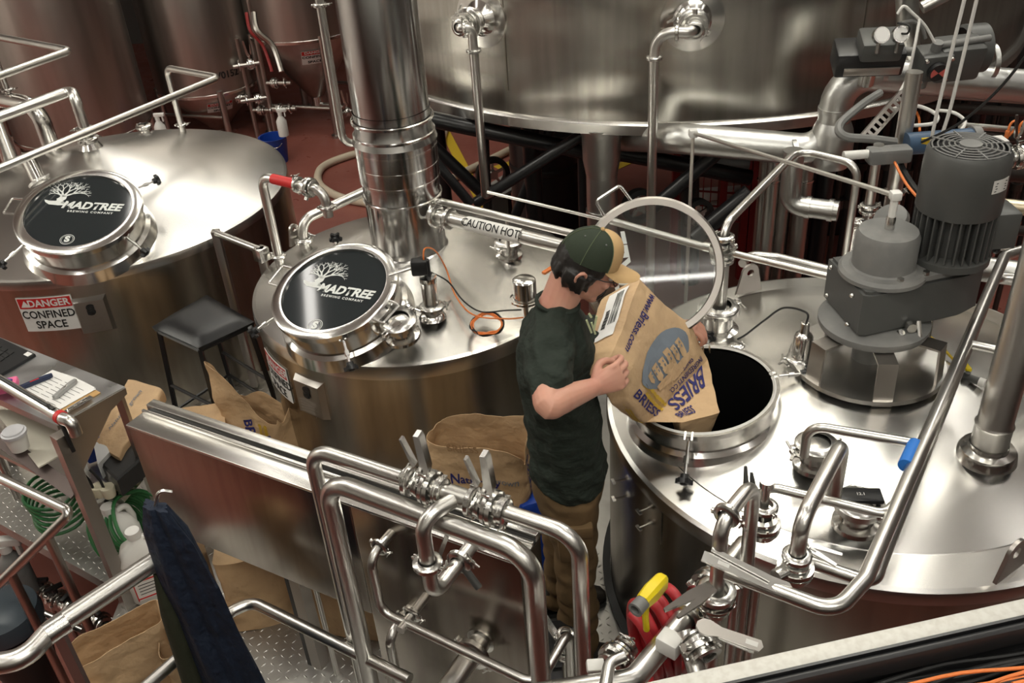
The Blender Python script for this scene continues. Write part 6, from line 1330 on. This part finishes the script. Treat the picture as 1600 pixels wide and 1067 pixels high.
def limb(b, pts, rad, n=16):
    """tapered loft along joints with a radius for each joint"""
    P = spline(pts, 6); R_ = []
    for i in range(len(rad)-1):
        for j in range(6): R_.append(rad[i]+(rad[i+1]-rad[i])*j/6)
    R_.append(rad[-1]); secs = []
    x = None
    for i, p in enumerate(P):
        t = (P[min(i+1, len(P)-1)]-P[max(i-1, 0)]).normalized()
        if x is None: x = t.orthogonal().normalized()
        x = (x-t*x.dot(t)).normalized(); y = t.cross(x); secs.append([p+(x*math.cos(2*math.pi*k/n)+y*math.sin(2*math.pi*k/n))*R_[i] for k in range(n)])
    b.loft(secs); b.sph(P[0], R_[0]*.98, n=12); b.sph(P[-1], R_[-1]*.98, n=12)
# key joints
sh_n = py(858, 545, 2.41); el_n = py(856, 632, 2.19); wr_n = py(930, 604, 2.31)
sh_f = py(905, 532, 2.70); wr_f = py(1056, 508, 3.00); el_f = Vector((.44, 3.00, 1.20))
pel = Vector((.165, 2.54, .93)); chest = Vector((.135, 2.55, 1.33)); neck0 = Vector((.15, 2.555, 1.50)); HC = py(917, 414, 2.58)
# --- hands
def hand(b, wrist, fdir, back, thumbside, curl, tcurl, s=1.0):
    """adds a hand to b. fdir: towards knuckles, back: out of the back of the hand, thumbside: +1/-1 along side"""
    f = Vector(fdir).normalized(); n = (Vector(back)-f*Vector(back).dot(f)).normalized(); sd = n.cross(f)*thumbside
    P = lambda x, y, z: wrist+(f*x+sd*y+n*z)*s
    secs = []
    for x, w, h in ((-.01, .026, .020), (.02, .033, .019), (.055, .041, .017), (.085, .041, .014)):
        secs.append([P(x, w*math.cos(2*math.pi*k/16), h*math.sin(2*math.pi*k/16)) for k in range(16)])
    b.loft(secs)
    for i, (y, L, r) in enumerate(((.0325, 1.0, .0088), (.011, 1.08, .0091), (-.011, 1.0, .0087), (-.0325, .82, .0078))):
        p = Vector((.078-.004*abs(i-1), y, .002)); a = -curl[0]; pts = [Vector((.05, y*.9, 0)), p.copy()]
        for seg, cu in zip((.042, .027, .022), curl):
            p = p+Vector((math.cos(a), 0, math.sin(a)))*seg*L; pts.append(p.copy()); a -= cu
        W_ = [P(*q) for q in pts]; limb(b, W_, [r*1.1*s, r*1.12*s, r*1.05*s, r*.98*s, r*.85*s], 10)
    th = [(.012, .022, -.006), (.035, .045, -.012-.01*tcurl), (.062, .052-.008*tcurl, -.022-.014*tcurl), (.086, .046-.022*tcurl, -.028-.016*tcurl)]
    limb(b, [P(*q) for q in th], [.0145*s, .0125*s, .0112*s, .0092*s], 10)
# --- skin: head, neck, arms in one surface
fwd = Vector((.90, .02, -.42)).normalized(); side = Vector((0.03, -1, 0)); side = (side-fwd*side.dot(fwd)).normalized(); upv = side.cross(fwd)*1.0
if upv.z < 0: upv = -upv
def Hh(x, y, z): return HC+fwd*x+side*y+upv*z
MH = Matrix(((fwd.x, side.x, upv.x, HC.x), (fwd.y, side.y, upv.y, HC.y), (fwd.z, side.z, upv.z, HC.z), (0, 0, 0, 1)))
b = B()
b.sph((-.005, 0, .025), .088, MH, 20, (1.08, .86, 1.05))           # skull
b.sph((.030, 0, -.035), .066, MH, 18, (.92, .90, 1.05))            # face
b.sph((.052, 0, -.088), .034, MH, 14, (.95, 1.1, .8))             # chin
b.sph((.015, .0, -.065), .058, MH, 14, (1, .98, .8))              # jaw
b.sph((.080, 0, .018), .026, MH, 12, (.7, 2.0, .6))               # brow
for s_ in (-1, 1): b.sph((.066, .038*s_, -.025), .022, MH, 12, (.8, 1, .8))
limb(b, [Hh(.088, 0, .006), Hh(.104, 0, -.018), Hh(.109, 0, -.030)], [.009, .013, .0145], 10)   # nose
for s_ in (-1, 1): b.sph((.098, .012*s_, -.033), .009, MH, 10)
b.sph((.086, 0, -.060), .012, MH, 10, (.8, 1.9, .6)); b.sph((.084, 0, -.072), .012, MH, 10, (.8, 1.6, .6))
for s_ in (-1, 1):                                                 # ears
    M_ = MH @ T((-.026, .080*s_, -.014)) @ RX(-.25*s_); 
    b.sph((0, -.004*s_, 0), .026, M_, 14, (.6, .22, 1.05)); limb(b, [M_ @ Vector(q) for q in ((.012, .004*s_, .010), (.004, .008*s_, .027), (-.012, .011*s_, .024), (-.018, .011*s_, .004), (-.010, .008*s_, -.018))], [.0045, .005, .0055, .005, .0045], 8); b.sph((.0, .002*s_, -.026), .010, M_, 10, (.8, .6, 1.1))
limb(b, [Hh(-.035, 0, -.04), Hh(-.045, 0, -.08).lerp(neck0, .35), neck0+Vector((-.01, 0, .02)), neck0+Vector((-.005, 0, -.06))], [.060, .060, .066, .085], 20)
limb(b, [sh_n, sh_n.lerp(el_n, .5), el_n, el_n.lerp(wr_n, .3), wr_n], [.056, .050, .041, .044, .027], 18)
limb(b, [sh_f, sh_f.lerp(el_f, .5), el_f, el_f.lerp(wr_f, .3), wr_f], [.056, .050, .041, .044, .027], 18)
b.loft([ell(pel, .10, .15), ell(chest, .11, .16), ell(neck0+Vector((0, 0, -.06)), .09, .16), ell(neck0, .05, .06)])
fd = (wr_n-el_n).normalized()
hand(b, wr_n, Vector((.85, .30, .18)), Vector((.05, -1, .35)), 1, (.72, 1.4, 1.2), .8, 1.08)
hand(b, wr_f, Vector((.75, -.35, .08)), Vector((.3, -.2, 1)), -1, (.75, 1.0, .7), .6, .98)
part('body', remesh(b, .0034, 2), M_skin, man, smooth=0)
for f_ in (man.children[0].data.polygons): f_.use_smooth = True
for s_ in (-1, 1): b = B(); b.sph((.078, .032*s_, .0), .0125, MH, 14); e_ = part('eye', b, M_white, man); b = B(); b.sph((.0885, .032*s_, -.003), .0055, MH, 10, (.4, 1, 1)); part('iris', b, M_hair, e_)
b = B(); 
b.sph((-.022, 0, .014), .086, MH, 22, (1.0, .93, .98)); b.sph((-.050, 0, -.022), .054, MH, 18, (.75, 1.15, .85)); 
for s_ in (-1, 1): b.sph((.018, .069*s_, .02), .030, MH, 12, (.9, .5, 1.0)); b.sph((-.052, .055*s_, -.022), .036, MH, 12, (.7, .65, 1.3)); b.sph((.014, .074*s_, -.012), .012, MH, 10, (.7, .5, 1.6))
rnd = random.Random(4)
for k in range(34): a = rnd.uniform(-1.9, 1.9); limb(b, [MH @ Vector((-.02-.076*math.cos(a), .084*math.sin(a), -.01)), MH @ Vector((-.022-.078*math.cos(a), .083*math.sin(a), -.035)), MH @ Vector((-.012-.076*math.cos(a), .078*math.sin(a), -.052-rnd.uniform(0, .018)))], [.011, .009, .004], 6)
part('hair', remesh(b, .0055, 1, lambda c: .0015*noise.noise(c*120)), M_hair, man, smooth=60)
b = B(); b.sph((.060, 0, -.094), .026, MH, 14, (1.0, 1.15, .75)); b.sph((.088, 0, -.0505), .010, MH, 10, (.7, 2.3, .5))
for s_ in (-1, 1): limb(b, [MH @ Vector((.084, .022*s_, -.052)), MH @ Vector((.078, .028*s_, -.070)), MH @ Vector((.066, .024*s_, -.088))], [.005, .006, .009], 8)
part('beard', remesh(b, .004, 1, lambda c: .0012*noise.noise(c*200)), M_hair, man, smooth=60)
# glasses
b = B()
for s_ in (-1, 1):
    ring = [MH @ Vector((.100-.004*abs(math.cos(a)), s_*.034+.023*math.cos(a), -.006+.017*math.sin(a))) for a in [k*math.pi/8 for k in range(17)]]; b.tube(ring, .0018, 0, 6)
    b.tube([MH @ Vector((.094, s_*.056, -.002)), MH @ Vector((.05, s_*.078, .0)), MH @ Vector((-.012, s_*.083, .002))], .0018, .01, 6)
b.tube([MH @ Vector((.1, -.011, -.002)), MH @ Vector((.104, 0, .001)), MH @ Vector((.1, .011, -.002))], .0016, .004, 6)
gl = part('glasses', b, M_plas, man)
# cap: crown (green mesh), front panel (tan), brim (tan), button, seams
def crown(u, v, r=1.0):
    a = u*2*math.pi; t_ = v*math.pi/2; x = .098*math.cos(a)*math.cos(t_); y = .086*math.sin(a)*math.cos(t_); z = .098*math.sin(t_)
    ff = max(0, math.cos(a)); z += .018*ff*math.sin(2*t_)*.8; x += .012*ff*math.sin(t_*2)*.5
    return MH @ (Vector((x, y, z))*r+Vector((-.004, 0, .028)))
af = .168
b = B(); b.grid(lambda u, v: crown(af+(1-2*af)*u, v), 40, 16); b.solid(.003); cap = part('cap_crown', b, M_capg, man, 'dark green mesh crown', smooth=50)
b = B(); b.grid(lambda u, v: crown(-af+2*af*u, v), 18, 16); b.solid(.0035); part('cap_front', b, M_capt, man, 'tan front panel', smooth=50)
for a in (af, 1-af, .32, .5, .68): b = B(); b.tube([crown(a, k/12, 1.012) for k in range(13)], .0013, 0, 5); part('seam', b, mat('pale_stitch', (.09, .11, .06), .8) if 'M_st' not in globals() else M_st, cap)
b = B(); b.sph(crown(0, 1, 1.03), .007, n=10); part('button', b, M_capt, man)
for a in (.22, .40, .78): b = B(); b.sph(crown(a, .55, 1.01), .003, n=8); part('eyelet', b, M_castl, cap)
def brim(u, v):
    a = (u-.5)*2*1.15; r0 = Vector((.090*math.cos(a), .083*math.sin(a), 0)); L = .086*math.cos(a*.85)**.8; x = r0.x+L*v; y = r0.y*(1-.06*v); z = .030-.002*v-.40*L*v*.18-.020*(y/.083)**2*(0.3+v)
    return MH @ Vector((x-.002, y, z))
b = B(); b.grid(brim, 22, 10); b.solid(.003); part('cap_brim', b, M_capt, man, 'tan curved brim', smooth=60)
# --- shirt
def torso_secs(k=1.0):
    S_ = []
    for (x, y, z, a, bb) in ((.165, 2.54, .89, .140, .190), (.165, 2.54, .94, .139, .188), (.16, 2.54, 1.02, .132, .180), (.15, 2.545, 1.15, .132, .178), (.14, 2.55, 1.28, .135, .188), (.135, 2.552, 1.38, .132, .200), (.14, 2.555, 1.45, .118, .195), (.148, 2.555, 1.50, .092, .155), (.152, 2.555, 1.54, .074, .09), (.152, 2.555, 1.575, .066, .070)):
        S_.append(ell((x, y, z), a*k, bb*k, 36))
    return S_
b = B(); b.loft(torso_secs())
limb(b, [sh_n+Vector((.02, .10, .01)), sh_n, sh_n.lerp(el_n, .45), sh_n.lerp(el_n, .72)], [.085, .082, .072, .066], 20)
limb(b, [sh_f+Vector((.0, -.08, .01)), sh_f, sh_f.lerp(el_f, .45), sh_f.lerp(el_f, .74)], [.085, .080, .070, .068], 20)
def wr(c): return -.018*abs(noise.noise(Vector((c.x*6, c.y*6, c.z*15+c.x*8))))+.010*noise.noise(Vector((c.x*24+c.z*18, c.y*20, c.z*14-c.x*9)))
part('shirt', remesh(b, .0075, 5, wr), M_shirt, man, smooth=60)
b = B(); b.tube([Vector((.152+.066*math.cos(a), 2.555+.072*math.sin(a), 1.575-.012*math.cos(a))) for a in [k*math.pi/12 for k in range(25)]], .007, 0, 8); part('collar', b, M_shirt, man)
M_pp = mat('pale_print', (.45, .50, .30), .7)
for (x0, y0, x1, y1) in ((918, 508, 926, 528), (926, 512, 932, 530), (934, 502, 930, 522), (922, 498, 926, 504), (930, 604, 938, 616), (938, 598, 946, 610), (926, 618, 940, 622)):
    p, q = py(x0, y0, 2.405), py(x1, y1, 2.405)
    b = B(); b.tube([p+Vector((0, .03, 0)), q+Vector((0, .03, 0))], .004, 0, 4); part('chest_print', b, M_pp, man)
# --- trousers
kn_n, an_n = py(898, 852, 2.44), Vector((.175, 2.42, .10)); kn_f, an_f = py(880, 850, 2.68), Vector((.12, 2.70, .10))
hp_n = pel+Vector((.0, -.09, -.06)); hp_f = pel+Vector((0, .09, -.06))
b = B(); b.loft([ell((.165, 2.54, .96), .108, .150), ell((.162, 2.54, .89), .124, .168), ell((.158, 2.54, .82), .13, .18), ell((.158, 2.54, .76), .10, .16)])
for h_, k_, a_ in ((hp_n, kn_n, an_n), (hp_f, kn_f, an_f)):
    limb(b, [h_, h_.lerp(k_, .5), k_, k_.lerp(a_, .45), k_.lerp(a_, .85), a_+Vector((0, 0, -.015))], [.100, .094, .078, .074, .070, .076], 22)
def wrp(c): return .010*noise.noise(Vector((c.x*8, c.y*8, c.z*13)))+.005*noise.noise(Vector((c.x*18, c.y*18, c.z*26)))+(.006*math.sin(c.z*70+c.x*20) if c.z < .38 else 0)*.6
part('trousers', remesh(b, .0085, 4, wrp), M_pants, man, smooth=60)
pk = hp_n.lerp(kn_n, .62)+Vector((.0, -.086, 0)); b = B(); b.box((0, 0, 0), (.125, .03, .17), T(pk) @ RY(-.05) @ RX(.06), bev=.012); part('cargo_pocket', b, M_pants, man); b = B(); b.box((0, 0, .06), (.13, .038, .055), T(pk) @ RY(-.05) @ RX(.06), bev=.010); part('pocket_flap', b, M_pants, man)
b = B(); b.box((.2, 2.40, .925), (.1, .012, .03), I4, bev=.004); 
b.bm.free()
def boot(a_, yaw, nm):
    M = T((a_.x, a_.y, 0)) @ RZ(yaw); b = B(); n = 18
    def sec(x, w, h, z0): return [M @ Vector((x, w*math.cos(2*math.pi*k/n), z0+h*.5+h*.5*math.sin(2*math.pi*k/n))) for k in range(n)]
    b.loft([sec(-.085, .022, .05, .02), sec(-.07, .038, .11, .015), sec(-.03, .042, .16, .012), sec(.03, .042, .14, .012), sec(.08, .046, .085, .012), sec(.14, .046, .07, .012), sec(.18, .036, .055, .012), sec(.195, .015, .03, .018)])
    b.cyl(M @ Vector((-.02, 0, .08)), M @ Vector((-.025, 0, .20)), .048, 18); part('boot', b, M_boot, man, smooth=60)
    b = B(); b.prism([(-.09, -.03), (-.05, -.042), (.06, -.044), (.13, -.050), (.185, -.035), (.2, 0), (.185, .035), (.13, .050), (.06, .044), (-.05, .042), (-.09, .03)], .022, M); part('boot_sole', b, M_rub, man)
boot(an_n, -.1, 'near'); boot(an_f, .15, 'far')
# ================================================================== the sack being emptied
m0 = pz(1120, 657, 1.06); m1 = pz(1062, 668, 1.06)
secs = [
 [py(940, 466, 2.90), py(1003, 431, 2.90), py(958, 554, 2.50), py(907, 577, 2.43)],
 [py(975, 490, 2.95), py(1046, 473, 2.93), py(976, 590, 2.46), py(936, 606, 2.44)],
 [py(1010, 520, 2.97), py(1086, 505, 2.95), py(985, 625, 2.46), py(952, 634, 2.46)],
 [py(1050, 570, 2.97), py(1110, 556, 2.93), py(1012, 662, 2.52), py(985, 655, 2.54)],
 [m0+Vector((.0, .10, .0)), m0+Vector((.02, .02, .02)), m1+Vector((0, 0, .015)), m1+Vector((-.02, .07, .0))],
 [m0+Vector((-.01, .10, -.08)), m0+Vector((-.0, .04, -.08)), m1+Vector((.02, .03, -.08)), m1+Vector((.0, .09, -.08))]]
SH = Sack(secs, 40, .007, .22); th_ = thing('malt_sack', 'printed kraft malt sack held by the worker over the hatch', 'sack', secs[2][2], 'full malt sacks')
th_['label'] = 'big kraft malt sack the worker tips into the open hatch'; del th_['group']
part('paper', SH.mesh(96, 60), M_kraft, th_, smooth=30)
SL, SW = .62, .44
q = B(); q.grid(lambda u, v: SH.face('end', .25+.5*u, -.86+1.3*v, .005), 8, 14); lbp = part('paper_label', q, M_white, th_, 'white batch label', smooth=0)
b = B()
for k in range(16): w0 = -.3+k*.03; b.hexa([SH.face('end', v, w, .008) for v, w in ((.34, w0), (.44, w0), (.44, w0+.012+.008*(k % 3)), (.34, w0+.012+.008*(k % 3)))], [SH.face('end', v, w, .0065) for v, w in ((.34, w0), (.44, w0), (.44, w0+.012), (.34, w0+.012))])
for k in range(5): v0 = .50+.04*k; b.hexa([SH.face('end', v, w, .008) for v, w in ((v0, -.75), (v0+.014, -.75), (v0+.014, .1-.1*(k % 2)), (v0, .1-.1*(k % 2)))], [SH.face('end', v, w, .0065) for v, w in ((v0, -.75), (v0+.014, -.75), (v0+.014, .1), (v0, .1))])
part('printed_lines', b, M_ink, lbp, smooth=0)
SH.print_text(th_, 'www.Briess.com', 't+', .10, -.08, .048, SL, SW, bold=.015)
half = [(.13*math.cos(a), .09*math.sin(a)-.02) for a in [math.pi+ k*math.pi/14 for k in range(15)]]
oval = [(.150*math.cos(a), .085*math.sin(a)) for a in [k*math.pi/16 for k in range(32)]]
SH.shape(th_, [oval], 't+', .385, -.02, SL, SW, M_bluep, 'oval_emblem', off=.003)
blocks = []
for x, y, w, h in ((-.10, -.02, .03, .06), (-.06, -.02, .025, .05), (-.03, -.03, .03, .085), (.01, -.02, .03, .055), (.05, -.025, .03, .06), (.09, -.02, .025, .035), (-.12, .045, .22, .022), (0.0, .02, .02, .045)): blocks.append([(x, y), (x+w, y), (x+w, y+h), (x+w/2, y+h+.014), (x, y+h)])
SH.shape(th_, blocks, 't+', .40, -.02, SL, SW, M_kraft, 'brewery_drawing', off=.0045)
bl2 = [[(x, y), (x+.006, y), (x+.006, y+.01), (x, y+.01)] for x in [-.09+.018*i for i in range(11)] for y in (-.01, .006)]
SH.shape(th_, bl2, 't+', .40, -.02, SL, SW, M_bluep, 'drawn_windows', off=.0055)
SH.print_text(th_, 'BRIESS', 't+', .635, -.12, .085, SL, SW, bold=.02, shear=.15, sx=1.05); SH.print_text(th_, 'INGREDIENTS CO.', 't+', .560, -.25, .026, SL, SW, bold=.012, sx=1.05); SH.print_text(th_, 'SINCE 1876', 't+', .515, -.25, .026, SL, SW, bold=.01)
SH.print_text(th_, 'BRIESS', 't+', .735, .35, .045, SL, SW, rot=r2d(175), bold=.02)
SH.print_text(th_, 'BRIESS', 't+', .50, .80, .05, SL, SW, rot=r2d(100), bold=.02)
SH.shape(th_, wheat_polys(.11, .045), 't+', .52, .60, SL, SW, M_gold, 'wheat_print', rot=r2d(10)); SH.shape(th_, wheat_polys(.11, .045), 'a+', .55, .1, SL, .16, M_gold, 'wheat_print', rot=r2d(5))
